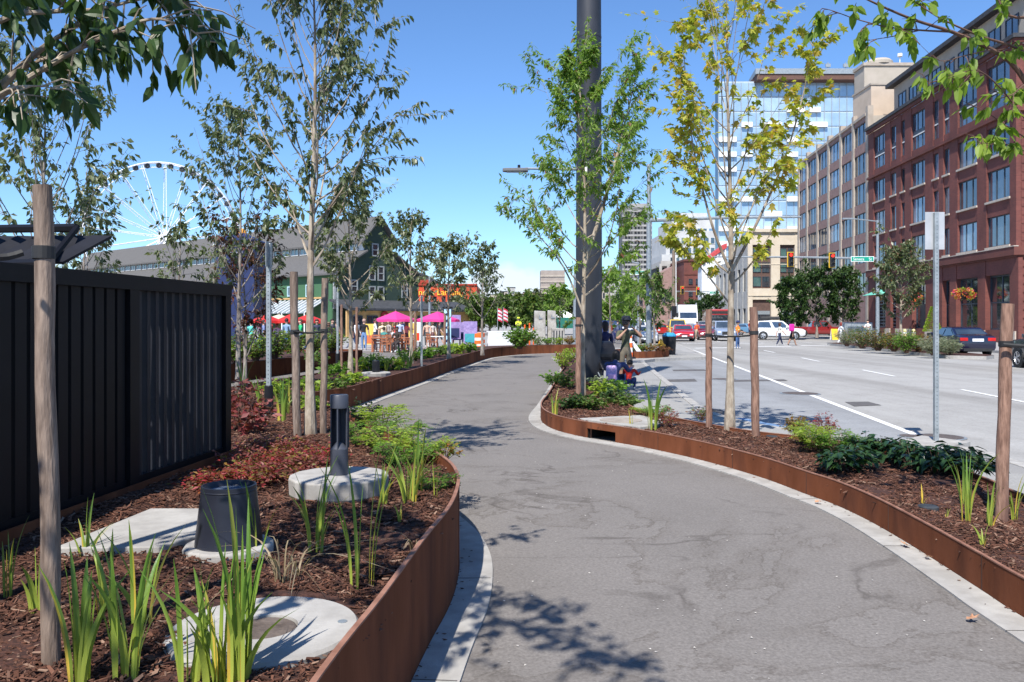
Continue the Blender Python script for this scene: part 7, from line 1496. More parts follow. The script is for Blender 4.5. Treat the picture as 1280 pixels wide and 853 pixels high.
def ctable(x, y, label, z=0, top=None, L_=1.1, W_=.8, g='tables on the plaza', nm='table'):
    t = thing(nm, label, 'table', (x,y,z), 0, g); m = top or mat('orange_wood',(0.30,.10,.045),(0.42,.16,.075),scale=5,stretch=(1,6,1)); a = MB(); a.box(-L_/2,L_/2,-W_/2,W_/2,.71,.75); part('tabletop', a, m, t, bevel=.006)
    for sx_ in (-1,1):
        for sy_ in (-1,1): a = MB(); a.box(sx_*(L_/2-.06)-.025,sx_*(L_/2-.06)+.025,sy_*(W_/2-.06)-.025,sy_*(W_/2-.06)+.025,0,.708); part('leg', a, m, t)
    return t
chs = [(473,43.5,160,'leftmost orange wooden chair on the plaza'),(482,42.5,200,'orange wooden chair nearest to the path, turned away'),(489,44.5,90,'orange wooden chair side-on by the seated woman'),(497,43,180,'orange wooden chair behind the seated person in black'),(505,44.5,150,'orange wooden chair right of the table'),(510,43,-60,'rightmost orange wooden chair on the plaza'),(540,47,120,'dark shaded wooden chair near the second parasol')]
for px,y,rz,lab in chs: chair(xy(px,y), y, R(rz), lab)
ctable(xy(478,43.2),43.2,'small orange table between the left chairs'); ctable(xy(501,43.6),43.6,'orange table between the right chairs'); ctable(xy(545,47.5),47.5,'white topped cafe table by the second parasol', top=M_white)
ctable(xy(353,41.5),41.5,'long bright blue table behind the plaza hedge', top=mat('bright_blue',(0.02,.10,.55),(0.03,.14,.65)), L_=2.6)
person('seated person in a pale grey top on the orange chairs', xy(489.5,43.9), 43.9, R(100), 1.66, SIT, (.60,.62,.68), (.2,.2,.22), 'tan', (.03,.02,.01), group='people seated on the plaza')
person('seated person in black on the orange chairs', xy(497,42.6), 42.6, R(-20), 1.70, SIT, (.04,.03,.025), (.04,.03,.03), 'dark', (.01,.01,.01), group='people seated on the plaza')
person('seated person in teal near the near parasol', xy(479,45.5), 45.5, R(150), 1.66, SIT, (.05,.22,.20), (.1,.1,.12), 'tan', (.03,.02,.01), group='people seated on the plaza')
# parasols
def parasol(x, y, label, c1, r=1.15, zt=2.35, drop=.55, c2=None, g='parasols on the plaza'):
    t = thing('parasol', label, 'parasol', (x,y,0), .2, g); a = MB(); n_ = 8
    for k in range(n_):
        a0,a1 = 2*math.pi*k/n_, 2*math.pi*(k+1)/n_; am = (a0+a1)/2; q = [(r*math.cos(a0),r*math.sin(a0),zt-drop),(r*.95*math.cos(am),r*.95*math.sin(am),zt-drop+.03),(r*math.cos(a1),r*math.sin(a1),zt-drop)]
        a.add([(0,0,zt)]+q, [(0,1,2),(0,2,3)], 1 if c2 and k%2 else 0); a.add([q[0],q[1],(q[1][0],q[1][1],q[1][2]-.14),(q[0][0],q[0][1],q[0][2]-.14)],[(0,1,2,3)], 1 if c2 and k%2 else 0); a.add([q[1],q[2],(q[2][0],q[2][1],q[2][2]-.14),(q[1][0],q[1][1],q[1][2]-.14)],[(0,1,2,3)], 1 if c2 and k%2 else 0)
    part('canopy', a, [c1, c2 or c1], t, fixn=False); a = MB(); a.tube([(0,0,.05),(0,0,zt+.1)], .025, 8); part('pole', a, M_wood, t); a = MB(); a.lathe([(.3,0),(.3,.05),(.06,.09),(.05,.3)], seg=16); part('base', a, M_black, t)
    a = MB()
    for k in range(n_): a0 = 2*math.pi*k/n_; a.tube([(0,0,zt-.06),(r*.97*math.cos(a0),r*.97*math.sin(a0),zt-drop-.02)], .01, 4)
    part('rib', a, M_wood, t); return t
M_pink = leafmat('pink_canvas',[(0.72,.05,.28),(0.78,.07,.32)],trans=.25); M_redc = leafmat('red_canvas',[(0.6,.03,.03),(0.65,.05,.04)],trans=.25); M_crm = leafmat('cream_canvas',[(0.65,.6,.45),(0.7,.65,.5)],trans=.25)
parasol(xy(494.5,48),48,'near bright pink parasol with its full canopy in view',M_pink,1.25,2.2,.50); parasol(xy(547,50),50,'second bright pink parasol partly behind the blue banner',M_pink,1.35,2.2,.50)
parasol(xy(333,44),44,'red parasol left of the cream parasol',M_redc,.85,1.98,.35); parasol(xy(349,46),46,'cream parasol between two red ones',M_crm,.95,2.0,.32); parasol(xy(363,44),44,'red parasol right of the cream parasol',M_redc,.8,2.0,.36); parasol(xy(385,46),46,'red parasol behind the double staked tree',M_redc,1.0,2.0,.38)
# banner, boards, barriers
t = thing('banner_stand', 'tall narrow pale blue banner with dark round marks', 'banner', (xy(559.5,36),36,0)); a = MB(); a.box(-.15,.15,-.03,.03,.55,2.15); part('banner', a, mat('pale_blue_banner',(0.35,.60,.78),(0.45,.68,.84)), t)
a = MB()
for k in range(5): disc((0,-.032,.75+k*.29), (0,-1,0), .075, .004, a, 12)
part('banner_mark', a, M_navy, t); a = MB(); a.box(-.2,.2,-.18,.18,0,.08); a.tube([(0,0,.05),(0,0,.56)], .03, 8); a.box(-.22,.22,-.05,.05,2.153,2.24); part('stand', a, M_black, t)
def board(px, y, w_, z0, z1, m1, m2, label):
    t = thing('display_board', label, 'display board', (xy(px,y),y,0), 0, 'colourful display boards'); a = MB(); a.box(-w_/2,w_/2,-.06,.06,z0,z1); part('panel', a, m1, t); a = MB(); a.box(-w_/2+.08,w_/2-.08,-.075,-.062,z0+.08,z0+(z1-z0)*.45); part('lower_print', a, m2, t)
    a = MB(); 
    for s in (-1,1): a.box(s*(w_/2-.05)-.04,s*(w_/2-.05)+.04,-.04,.04,0,z0-.003)
    part('leg', a, M_black, t)
M_pur = mat('purple_print',(0.20,.15,.34),(0.36,.28,.52),scale=6); M_teal = mat('teal_print',(0.03,.25,.30),(0.05,.33,.38),scale=4)
board(567,52,.9,.5,2.0,M_pur,M_navy,'tallest purple display board right of the banner'); board(577,53,1.2,.4,1.55,M_pur,M_navy,'wide purple display board in the middle'); board(588,52,.85,.2,1.6,M_pur,M_teal,'purple and teal display board on the right'); board(462,50,.7,.2,1.45,mat('yellow_print',(0.7,.45,.08),(0.8,.55,.12)),cloth((.6,.15,.05)),'yellow and orange poster board between the men at left'); board(516,52,.5,.3,1.5,mat('yellow_print',(0.7,.45,.08),(0.8,.55,.12)),M_white,'yellow and white board right of the near parasol'); board(521,53,.5,.3,1.55,M_white,cloth((.7,.05,.02)),'white and red board beside the grey sign post')
def barrel(x, y, label, z=0):
    t = thing('traffic_barrel', label, 'traffic barrel', (x,y,z), 0, 'orange traffic barrels'); pr = [(.30,0),(.30,.08),(.235,.09),(.22,.95),(.17,.98),(.05,1.0)]; a = MB(); a.lathe(pr, seg=18); part('drum', a, cloth((.85,.14,.02)), t, smooth=True)
    for z_ in (.3,.62): a = MB(); a.lathe([(.236-.016*z_,z_),(.234-.016*z_,z_+.14)], seg=18, cap=False); part('white_band', a, M_white, t)
barrel(xy(597,41),42.6,'orange barrel left of the pale barrier'); barrel(xy(600.5,44.2),44.6,'second orange barrel just behind the first')
def delin(x, y, label, h=1.05, m=None, z=0):
    t = thing('delineator_post', label, 'delineator', (x,y,z), 0, 'orange delineator posts'); a = MB(); a.lathe([(.18,0),(.18,.04),(.05,.06)], seg=12); part('base', a, M_black, t); a = MB(); a.lathe([(.05,.06),(.045,h-.1),(.06,h-.04),(.02,h)], seg=12); part('tube', a, m or cloth((.85,.12,.02)), t)
    for z_ in (h*.5,h*.72): a = MB(); a.lathe([(.052,z_),(.052,z_+.1)], seg=12, cap=False); part('band', a, M_white, t)
delin(xy(662,50),50,'slim orange post left of the concrete blocks',1.5); delin(xy(656,51),51,'slim orange post behind the round shrub',1.4); delin(xy(667,52),52,'slim orange post touching the left concrete block',1.2)
t = thing('striped_channelizer', 'orange and white striped channelizer left of the corner planter', 'traffic cone', (xy(788,35.4),35.4,0))
for k in range(5): a = MB(); a.lathe([(.11-.01*k,.08+.2*k),(.105-.01*k,.08+.2*(k+1)-.003)], seg=14); part('band' if k%2 else 'orange_section', a, M_white if k%2 else cloth((.85,.14,.03)), t)
a = MB(); a.box(-.2,.2,-.2,.2,0,.078); part('base', a, M_black, t)
t = thing('tilted_board', 'white board leaning behind the striped channelizer', 'board', (xy(797,35.8),35.8,0), R(15)); a = MB(); a.add([(-.35,0,.72),(-.18,0,.74),(.40,0,.02),(.16,0,.02),(-.35,.03,.72),(-.18,.03,.74),(.40,.03,.02),(.16,.03,.02)],[(0,1,2,3),(4,7,6,5),(0,4,5,1),(1,5,6,2),(2,6,7,3),(3,7,4,0)]); part('board', a, M_white, t); a = MB(); a.tube([(-.2,.03,.6),(-.1,.4,0)], .02, 5); part('prop', a, M_wood, t)
Y = 45; t = thing('concrete_barrier', 'pale whitish concrete barrier panel before the park trees', 'barrier', (xy(624,Y),Y,0)); x0,x1 = xy(608,Y)-xy(624,Y),xy(643,Y)-xy(624,Y); a = MB(); a.add([(x0,0,0),(x1,0,0),(x1,0,.98),(x0+.1,0,1.02),(x0,.5,0),(x1,.5,0),(x1,.22,.98),(x0+.1,.22,1.02)],[(0,1,2,3),(4,7,6,5),(0,4,5,1),(1,5,6,2),(2,6,7,3),(3,7,4,0)]); part('panel', a, mat('white_concrete',(0.55,.56,.58),(0.66,.67,.68),scale=2), t); a = MB(); a.tube([(x0,.1,1.05),(x1+1.6,.1,1.05)], .02, 5); part('rail', a, M_white, t)
def cblock(px0, px1, ptop, Y, label, lean=0, slots=0):
    t = thing('concrete_block', label, 'concrete block', (xy((px0+px1)/2,Y),Y,0), 0, 'weathered concrete blocks'); w_ = xy(px1,Y)-xy(px0,Y); h = D(0,ptop,Y).z; a = MB(); l = w_*lean
    a.add([(-w_/2,0,0),(w_/2,0,0),(w_/2-l,0,h-.04),(-w_/2+abs(l)*.3,0,h),(-w_/2,.7,0),(w_/2,.7,0),(w_/2-l,.7,h-.04),(-w_/2+abs(l)*.3,.7,h)],[(0,1,2,3),(4,7,6,5),(0,4,5,1),(1,5,6,2),(2,6,7,3),(3,7,4,0)]); part('block', a, mat('pier_concrete',(0.30,.28,.25),(0.46,.44,.40),scale=2.2,rough=.95,bump=.4,c3=(.2,.18,.16),s3=2), t, bevel=.03)
    for k in range(slots): a = MB(); x = -w_/2+w_*(k+.7)/(slots+.6); a.box(x-.035,x+.035,-.004,.05,.3,h-.15); part('slot', a, M_roofd, t)
    if not slots: a = MB(); a.box(-.06,.12,-.03,-.002,h-.45,h-.38); a.box(-.06,-.02,-.03,-.002,h-.38,h-.25); part('bracket', a, M_galvd, t)
cblock(668,682,388.5,45,'leftmost tall weathered concrete block'); cblock(684,697,388,45.4,'second tall concrete block with a slanted side',.18); cblock(690,706,410,44.6,'low slotted concrete block in front of the tall ones',0,4)
t = thing('event_tent', 'dark green peaked tent behind the concrete blocks', 'tent', (xy(706,72),72,0)); a = MB(); a.add([(-1.1,0,1.95),(1.1,0,1.95),(1.1,1.8,1.95),(-1.1,1.8,1.95),(0,.9,2.6)],[(0,1,4),(1,2,4),(2,3,4),(3,0,4)]); part('roof', a, M_white, t); a = MB(); a.box(-1.08,1.08,.0,.03,1.0,1.945); a.box(-1.08,-1.05,.031,1.8,1.0,1.945); part('side_panel', a, mat('tent_green',(0.01,.12,.09),(0.02,.16,.12)), t)
for sx_ in (-1,1):
    for y_ in (0.04,1.76): a = MB(); a.tube([(sx_*1.04,y_,0),(sx_*1.04,y_,1.94)], .03, 6); part('pole', a, M_galv, t)
text('lettering','INFO',.34,(xy(706,72),71.985,1.5),(R(90),0,0),M_white,t) if False else None
for i,px in enumerate((622,629)):
    t = thing('flag', ['left red and white striped flag over the far trees','right red and white striped flag over the far trees'][i], 'flag', (xy(px,75),75,0), 0, 'two hanging flags'); a = MB(); a.tube([(0,0,0),(0,0,2.9)], .03, 6); part('pole', a, M_galv, t); a = MB()
    for k in range(7): z0 = 2.8-.16*k; a.add([(.03,0,z0),(.25,-.05,z0-.08),(.42,.04,z0-.2),(.42,.04,z0-.36),(.25,-.05,z0-.24),(.03,0,z0-.16)],[(0,1,4,5),(1,2,3,4)], k%2)
    part('cloth', a, [cloth((.45,.03,.06)),cloth((.65,.6,.62))], t, fixn=False)
# hydrant and bin
t = thing('fire_hydrant', 'yellow fire hydrant behind the corner planter', 'fire hydrant', (xy(829,38.6),39.2,0)); M_hy = mat('hydrant_yellow',(0.62,.33,.02),(0.72,.40,.04),rough=.5)
a = MB(); a.lathe([(.17,0),(.17,.05),(.12,.07),(.11,.5),(.145,.52),(.145,.56),(.115,.58),(.10,.68),(.05,.74),(.03,.78)], seg=16); part('barrel', a, M_hy, t, smooth=True)
for sg in (-1,1): a = MB(); a.lathe([(.06,0),(.06,sg*.09),(.045,sg*.12)], (sg*.10,0,.46), 10, axis='x'); part('outlet', a, M_hy, t)
a = MB(); a.lathe([(.075,-.10),(.075,-.19),(.05,-.21)], (0,0,.42), 12, axis='y'); part('front_outlet', a, M_hy, t)
t = thing('litter_bin', 'black litter bin with a blue lid right of the hydrant', 'bin', (xy(838,39.5),39.8,0)); a = MB(); a.lathe([(.30,0),(.34,.85),(.34,.88)], seg=16); part('barrel', a, M_black, t, smooth=True); a = MB(); a.lathe([(.35,.883),(.34,.95),(.22,1.05),(.0,1.07)], seg=16, cap=False); part('lid', a, cloth((.03,.25,.45)), t)

# ================================================================== SIGNALS, STREET SIGNS, LAMP POLES
M_grn = mat('street_sign_green',(0.0,.26,.17),(0.0,.30,.20),rough=.5); M_sigy = mat('signal_yellow_edge',(0.55,.34,.02),(0.62,.40,.03)); M_sig = mat('signal_black',(0.015,.015,.015),(0.03,.03,.03))
m_, t_, b_, o_ = nodes('signal_red_lit'); b_.inputs['Base Color'].default_value = (.8,.02,.01,1); b_.inputs['Emission Color'].default_value = (1,.03,.015,1); b_.inputs['Emission Strength'].default_value = 2.0; M_redlit = m_
def signal(x, y, z, label, s=1.0, group='red traffic lights'):
    t = thing('traffic_light', label, 'traffic light', (x,y,z), 0, group); a = MB(); a.box(-.24*s,.24*s,-.01,.02,-.56*s,.56*s); part('backplate', a, M_sigy, t); a = MB(); a.box(-.18*s,.18*s,-.16,-.012,-.50*s,.50*s); part('housing', a, M_sig, t, bevel=.02)
    for k,zz in enumerate((.33,0,-.33)):
        a = MB(); a.lathe([(.115*s,-.175),(0,-.18)], (0,0,zz*s), 16, axis='y', cap=False); part('lens', a, M_redlit if k == 0 else M_roofd, t); a = MB()
        for j in range(8): a0,a1 = math.pi*j/8, math.pi*(j+1)/8; a.quad(*[(math.cos(q)*.13*s,yy,zz*s+math.sin(q)*.13*s) for q,yy in ((a0,-.165),(a1,-.165),(a1,-.33),(a0,-.33))])
        part('visor', a, M_sig, t, fixn=False)
    return t
def mast(x, y, H, arm_z, arm_len, label, r=.12, lamp=None, z=0, name='signal_pole'):
    t = thing(name, label, 'pole', (x,y,z)); a = MB(); a.lathe([(r*1.6,0),(r*1.6,.25),(r,.3),(r*.6,H)], seg=14); part('shaft', a, M_galvd, t, smooth=True)
    if arm_len: a = MB(); a.tube([(0,0,arm_z),(arm_len*.5,0,arm_z+.12),(arm_len,0,arm_z+.15)], [r*.7,r*.5,r*.35], 8); part('mast_arm', a, M_galvd, t, smooth=True)
    if lamp: a = MB(); a.tube([(0,0,H-.1),(lamp*.8,0,H+.1)], .045, 6); a.box(min(lamp*.8,lamp*1.15),max(lamp*.8,lamp*1.15),-.14,.14,H+.05,H+.16); part('lamp_arm', a, M_galvd, t)
    return t
def ssign(x, y, z, txt, w_, h, label, size, par_off=0):
    t = thing('street_name_sign', label, 'street sign', (x,y,z)); a = MB(); a.box(-w_/2,w_/2,-.01,.01,-h/2,h/2); pl = part('plate', a, M_white, t); a = MB(); a.box(-w_/2+.04,w_/2-.04,-.014,-.0105,-h/2+.04,h/2-.04); part('green_field', a, M_grn, t)
    text('lettering', txt, size, (x,y-.017,z-.01), (R(90),0,0), M_white, t, .002); return t
mast(xy(1097,62), 62, 9.2, 6.30, -12.3, 'tall grey traffic signal pole with long arm before the brick building', .15, lamp=-2.3)
signal(xy(988,61.7),61.7,D(0,324.5,61.7).z,'red traffic light at the far end of the near signal arm'); signal(xy(1040,61.7),61.7,D(0,325.5,61.7).z,'red traffic light nearer to the green street sign')
ssign(xy(1078,61.6),61.6,D(0,324,61.6).z,'Seneca    St',1.72,.40,'green street name sign on the near signal arm reading Seneca St',.30)
mast(xy(901,130), 130, 8.5, 6.2, -7.0, 'far signal pole in front of the white striped building', .14)
signal(xy(853,129.5),129.5,D(0,363,129.5).z,'left far red traffic light over the lorry',1.15,'far traffic lights'); signal(xy(872.5,129.5),129.5,D(0,364,129.5).z,'right far red traffic light beside the green sign',1.15,'far traffic lights')
ssign(xy(893,129.5),129.5,D(0,366,129.5).z,'University St',1.5,.42,'small distant green street name sign reading University St',.22)
t = mast(xy(811,37.6), 37.6, 8.7, 6.15, 6.9, 'dark grey signal pole with a long arm to the right rising from the corner planter', .14, z=.05)
mast(xy(798,50), 50, 5.2, 5.1, -1.0, 'slim grey pole carrying the small green street sign', .07, name='sign_pole'); ssign(xy(797,49.8),49.8,D(0,341,49.8).z,'Alaskan Wy',.95,.26,'small green street name sign on the slim pole below the high-rise',.15)
t = thing('utility_pole', 'brown wooden utility pole before the grey garage with a dark box', 'pole', (xy(842,92),92,0)); a = MB(); a.tube([(0,0,0),(0,0,9.5)], [.24,.16], 10); part('shaft', a, mat('utility_wood',(0.15,.11,.08),(0.24,.18,.14),scale=5,stretch=(4,4,.5)), t); a = MB(); a.tube([(.26,-.1,2.5),(.24,-.1,9.0)], .045, 6); part('conduit', a, M_white, t); a = MB(); a.box(-.25,.25,-.45,-.18,2.2,3.3); part('box', a, M_black, t)
mast(xy(422,60),60,5.5,4,0,'dark lamp post before the ochre restaurant wall',.10,name='lamp_post'); mast(xy(537,62),62,5,4,0,'dark grey lamp post before the red building',.11,name='lamp_post')
mast(xy(719,58),58,5.4,4,0,'dark square lamp column just left of the big pole',.17,name='lamp_post')
# street furniture at the brick building
t = thing('utility_cabinet', 'grey steel utility cabinet before the tan building', 'cabinet', (xy(1070,66),66,.02)); a = MB(); a.box(-1.1,1.1,-.5,.5,.1,1.5); part('body', a, M_galvd, t, bevel=.03); a = MB(); 
for k in range(5): a.box(-.95+k*.42,-.60+k*.42,-.52,-.503,.3,1.35)
part('door', a, M_galv, t); a = MB(); a.box(-1.15,1.15,-.55,.55,0,.098); part('base', a, M_conc, t)
for i,(px,lab) in enumerate([(1142,'pale yellow bollard by the brick building door'),(1131,'second pale bollard left of the door')]):
    t = thing('bollard', lab, 'bollard', (xy(px,60),60,.02), 0, 'bollards by the brick building'); a = MB(); a.lathe([(.12,0),(.12,.95),(.08,1.02),(0,1.04)], seg=14, cap=False); part('post', a, mat('bollard_yellow',(0.55,.42,.2),(0.62,.5,.26)), t, smooth=True); a = MB(); a.lathe([(.123,.7),(.123,.8)], seg=14, cap=False); part('band', a, M_white, t)
ctable(xy(1114,55),55,'pale cafe table behind the median shrubs', z=.02, top=M_galv)
t = thing('sandwich_board', 'yellow sandwich board beside the woman in white', 'sign', (xy(1043,72),72,.0)); a = MB(); a.add([(-.28,-.3,0),(.28,-.3,0),(.28,0,.95),(-.28,0,.95),(-.28,-.26,0),(.28,-.26,0),(.28,.03,.95),(-.28,.03,.95)],[(0,1,2,3),(4,7,6,5),(0,4,5,1),(1,5,6,2),(2,6,7,3),(3,7,4,0)]); part('front_panel', a, cloth((.75,.5,.03)), t); a = MB(); a.add([(-.28,.3,0),(.28,.3,0),(.28,.035,.95),(-.28,.035,.95),(-.28,.34,0),(.28,.34,0),(.28,.065,.95),(-.28,.065,.95)],[(0,1,2,3),(4,7,6,5),(0,4,5,1),(1,5,6,2),(2,6,7,3),(3,7,4,0)]); part('rear_panel', a, M_white, t)

# ================================================================== VEHICLES
M_tyre = mat('tyre_rubber',(0.012,.012,.012),(0.022,.022,.022),rough=.8); M_rim = mat('alloy',(0.5,.5,.52),(0.6,.6,.62),rough=.25,metal=.8); M_cglass = glassmat('car_glass',(0.02,.028,.035),c2=(.06,.08,.10),rough=.03)
M_tail = mat('tail_light_red',(0.45,.01,.01),(0.55,.02,.015),rough=.2); M_head = mat('head_light',(0.7,.72,.75),(0.8,.82,.85),rough=.1); M_trim = mat('black_trim',(0.015,.015,.016),(0.03,.03,.03),rough=.6); M_plate = mat('plate_white',(0.7,.7,.72),(0.78,.78,.8))
PC = {}
def paint(c):
    if c not in PC: PC[c] = mat('car_paint_%d'%len(PC), c, tuple(min(1,q*1.06) for q in c), rough=.28, coat=1.0, spec=.5)
    return PC[c]
PROF = {  # length, width, stations (y, z_low, z_belt) rear to front, cabin (y rear base, y rear top, y front top, y front base, roof z, belt z)
 'sedan': dict(L=4.75,W=1.82,st=[(-2.37,.42,.80,.80),(-2.32,.30,1.0,.93),(-1.9,.22,1.08,.98),(-1.2,.20,1.04,1.0),(0,.20,.98,1.0),(.95,.20,.97,1.0),(1.5,.22,.92,.98),(2.1,.25,.82,.93),(2.34,.32,.68,.82),(2.37,.42,.60,.76)],cab=(-1.85,-1.0,.25,1.25,1.45,.99),wh=.33,wb=(-1.35,1.42)),
 'suv': dict(L=4.7,W=1.9,st=[(-2.35,.50,.95,.86),(-2.32,.40,1.10,.95),(-2.0,.30,1.14,1.0),(-1,.28,1.12,1.0),(0,.28,1.10,1.0),(1.0,.28,1.10,1.0),(1.5,.30,1.08,.99),(2.1,.34,1.02,.95),(2.32,.42,.90,.88),(2.35,.5,.80,.8)],cab=(-2.25,-1.95,.35,1.15,1.80,1.11),wh=.37,wb=(-1.42,1.42)),
 'hatch': dict(L=4.1,W=1.72,st=[(-2.05,.42,.9,.86),(-2.0,.32,1.02,.95),(-1.5,.24,1.05,1.0),(0,.22,1.0,1.0),(.9,.22,.98,1.0),(1.4,.24,.93,.98),(1.85,.28,.82,.92),(2.05,.4,.66,.8)],cab=(-1.95,-1.5,.2,1.2,1.46,1.0),wh=.31,wb=(-1.25,1.3)),
 'van': dict(L=5.0,W=1.95,st=[(-2.5,.4,1.1,.97),(-2.4,.3,1.12,1.0),(0,.3,1.10,1.0),(1.5,.3,1.08,1.0),(2.2,.34,1.0,.95),(2.48,.42,.85,.85),(2.5,.5,.75,.8)],cab=(-2.42,-2.35,1.0,1.8,1.95,1.1),wh=.35,wb=(-1.5,1.6)),
 'pickup': dict(L=5.5,W=1.95,st=[(-2.75,.5,1.1,.97),(-2.7,.42,1.12,1.0),(-1,.35,1.12,1.0),(0,.32,1.10,1.0),(1.4,.32,1.12,1.0),(2.2,.36,1.08,.97),(2.7,.42,.98,.92),(2.75,.5,.85,.86)],cab=(-.85,-.7,.75,1.35,1.80,1.11),wh=.40,wb=(-1.75,1.75)),
}
def car(kind, label, px, y, c, heading=None, x=None, cat='car', rear=True, name=None, rack=False, taxi=False, g='cars on the street'):
    P_ = PROF[kind]; W_ = P_['W']/2; pc = paint(c); hd = -math.atan(.128) if heading is None else heading
    t = thing(name or {'sedan':'sedan_car','suv':'suv_car','hatch':'hatchback_car','van':'van','pickup':'pickup_truck'}[kind], label, cat, (xy(px,y) if x is None else x, y, -.12), hd, g)
    a = MB(); sec = []
    for (yy,zl,zb_,k) in P_['st']:
        w_ = W_*k; zm = (zl+zb_)/2+.04; sec.append([(-w_*.90,yy,zl),(-w_*.985,yy,zl+.12),(-w_,yy,zm),(-w_*.97,yy,zb_-.06),(-w_*.86,yy,zb_),(0,yy,zb_+.03),(w_*.86,yy,zb_),(w_*.97,yy,zb_-.06),(w_,yy,zm),(w_*.985,yy,zl+.12),(w_*.90,yy,zl)])
    m_ = len(sec[0]); a.v = [q for s in sec for q in s]
    for i in range(len(sec)-1):
        for j in range(m_): a.f.append((i*m_+j,i*m_+(j+1)%m_,(i+1)*m_+(j+1)%m_,(i+1)*m_+j)); a.m.append(0)
    a.f += [tuple(range(m_))[::-1], tuple((len(sec)-1)*m_+j for j in range(m_))]; a.m += [0,0]; body = part('body', a, pc, t, smooth=True)
    y0,y1,y2,y3,zr_,zb_ = P_['cab']; wt = W_*.76; wbm = W_*.90; a = MB(); N = [(y0,zb_,wbm),(y1,zr_-.05,wt),((y1+y2)/2,zr_,wt),(y2,zr_-.04,wt),(y3,zb_-.01,wbm)]
    a.add([(-w_,yy,zz) for yy,zz,w_ in N]+[(w_,yy,zz) for yy,zz,w_ in N],[(0,1,2,3,4),(9,8,7,6,5),(0,5,6,1),(1,6,7,2),(2,7,8,3),(3,8,9,4)]); part('cabin', a, pc, t, bevel=.03)
    def lerp3(p,q,f): return tuple(p[i]+(q[i]-p[i])*f for i in range(3))
    for sg in (-1,1):      # side glass panels
        npan = 2 if kind != 'van' else 3; e = .006
        for k in range(npan):
            f0 = (k+.10)/npan; f1 = (k+.92)/npan; zt = zr_-.12; ft = (zt-zb_)/(zr_-.05-zb_); wz = lambda z_: wbm+(wt-wbm)*min(1,(z_-zb_)/(zr_-zb_))+.012
            yb0,yb1 = y0+.15,y3-.15; yt0,yt1 = y0+(y1-y0)*ft+.08,y3+(y2-y3)*ft-.08; a = MB()
            q = [(sg*wz(zb_+.03),yb0+(yb1-yb0)*f0,zb_+.03),(sg*wz(zb_+.03),yb0+(yb1-yb0)*f1,zb_+.03),(sg*wz(zt),yt0+(yt1-yt0)*f1,zt),(sg*wz(zt),yt0+(yt1-yt0)*f0,zt)]; a.add(q,[(0,1,2,3)]); part('side_window', a, M_cglass, t, fixn=False)
        a = MB(); a.box(*(sorted((sg*W_*.98,sg*(W_+.16)))),y3-.55,y3-.40,zb_+.02,zb_+.16); part('mirror', a, pc, t, bevel=.02)
    def screen(ya,yb,off,nm):
        a = MB(); za,zb2 = zb_+.05, zr_-.13; dy = yb-ya; L__ = math.hypot(dy,zr_-.05-zb_); ny = off*.012*(zr_-zb_)/L__; nz_ = .012
        f = lambda z_: (z_-zb_)/(zr_-.05-zb_); w_ = lambda z_: wbm+(wt-wbm)*f(z_)-.09
        a.add([(-w_(za),ya+dy*f(za)+ny,za+nz_),(w_(za),ya+dy*f(za)+ny,za+nz_),(w_(zb2),ya+dy*f(zb2)+ny,zb2+nz_),(-w_(zb2),ya+dy*f(zb2)+ny,zb2+nz_)],[(0,1,2,3)]); part(nm, a, M_cglass, t, fixn=False)
    screen(y0,y1,-1,'rear_window'); screen(y3,y2,1,'windshield')
    yr = P_['st'][0][0]; yf = P_['st'][-1][0]; zr2 = P_['st'][1][2]-.14; zf2 = P_['st'][-2][2]-.04
    for sg in (-1,1):
        a = MB(); a.box(*sorted((sg*W_*.50,sg*W_*.90)),yr-.012,yr+.12,zr2-.10,zr2+.06); part('tail_light', a, M_tail, t, bevel=.02)
        a = MB(); a.box(*sorted((sg*W_*.48,sg*W_*.78)),yf-.16,yf+.012,zf2-.12,zf2); part('headlight', a, M_head, t, bevel=.02)
    a = MB(); a.box(-.26,.26,yr-.02,yr-.008,zr2-.12,zr2+.02); part('rear_plate', a, M_plate, t); a = MB(); a.box(-.22,.22,yf+.008,yf+.02,.40,.52); part('front_plate', a, M_plate, t)
    a = MB(); a.box(-W_*.72,W_*.72,yr-.02,yr+.2,.26,.40); a.box(-W_*.70,W_*.70,yf-.2,yf+.016,.28,.44); a.box(-W_*.4,W_*.4,yf-.1,yf+.010,.55,zf2-.02); part('bumper_trim', a, M_trim, t, bevel=.01)
    for sg in (-1,1): a = MB(); a.box(*sorted((sg*(W_-.03),sg*(W_+.004))),P_['wb'][0]+.45,P_['wb'][1]-.45,.24,.33); part('sill', a, M_trim, t)
    wh = P_['wh']
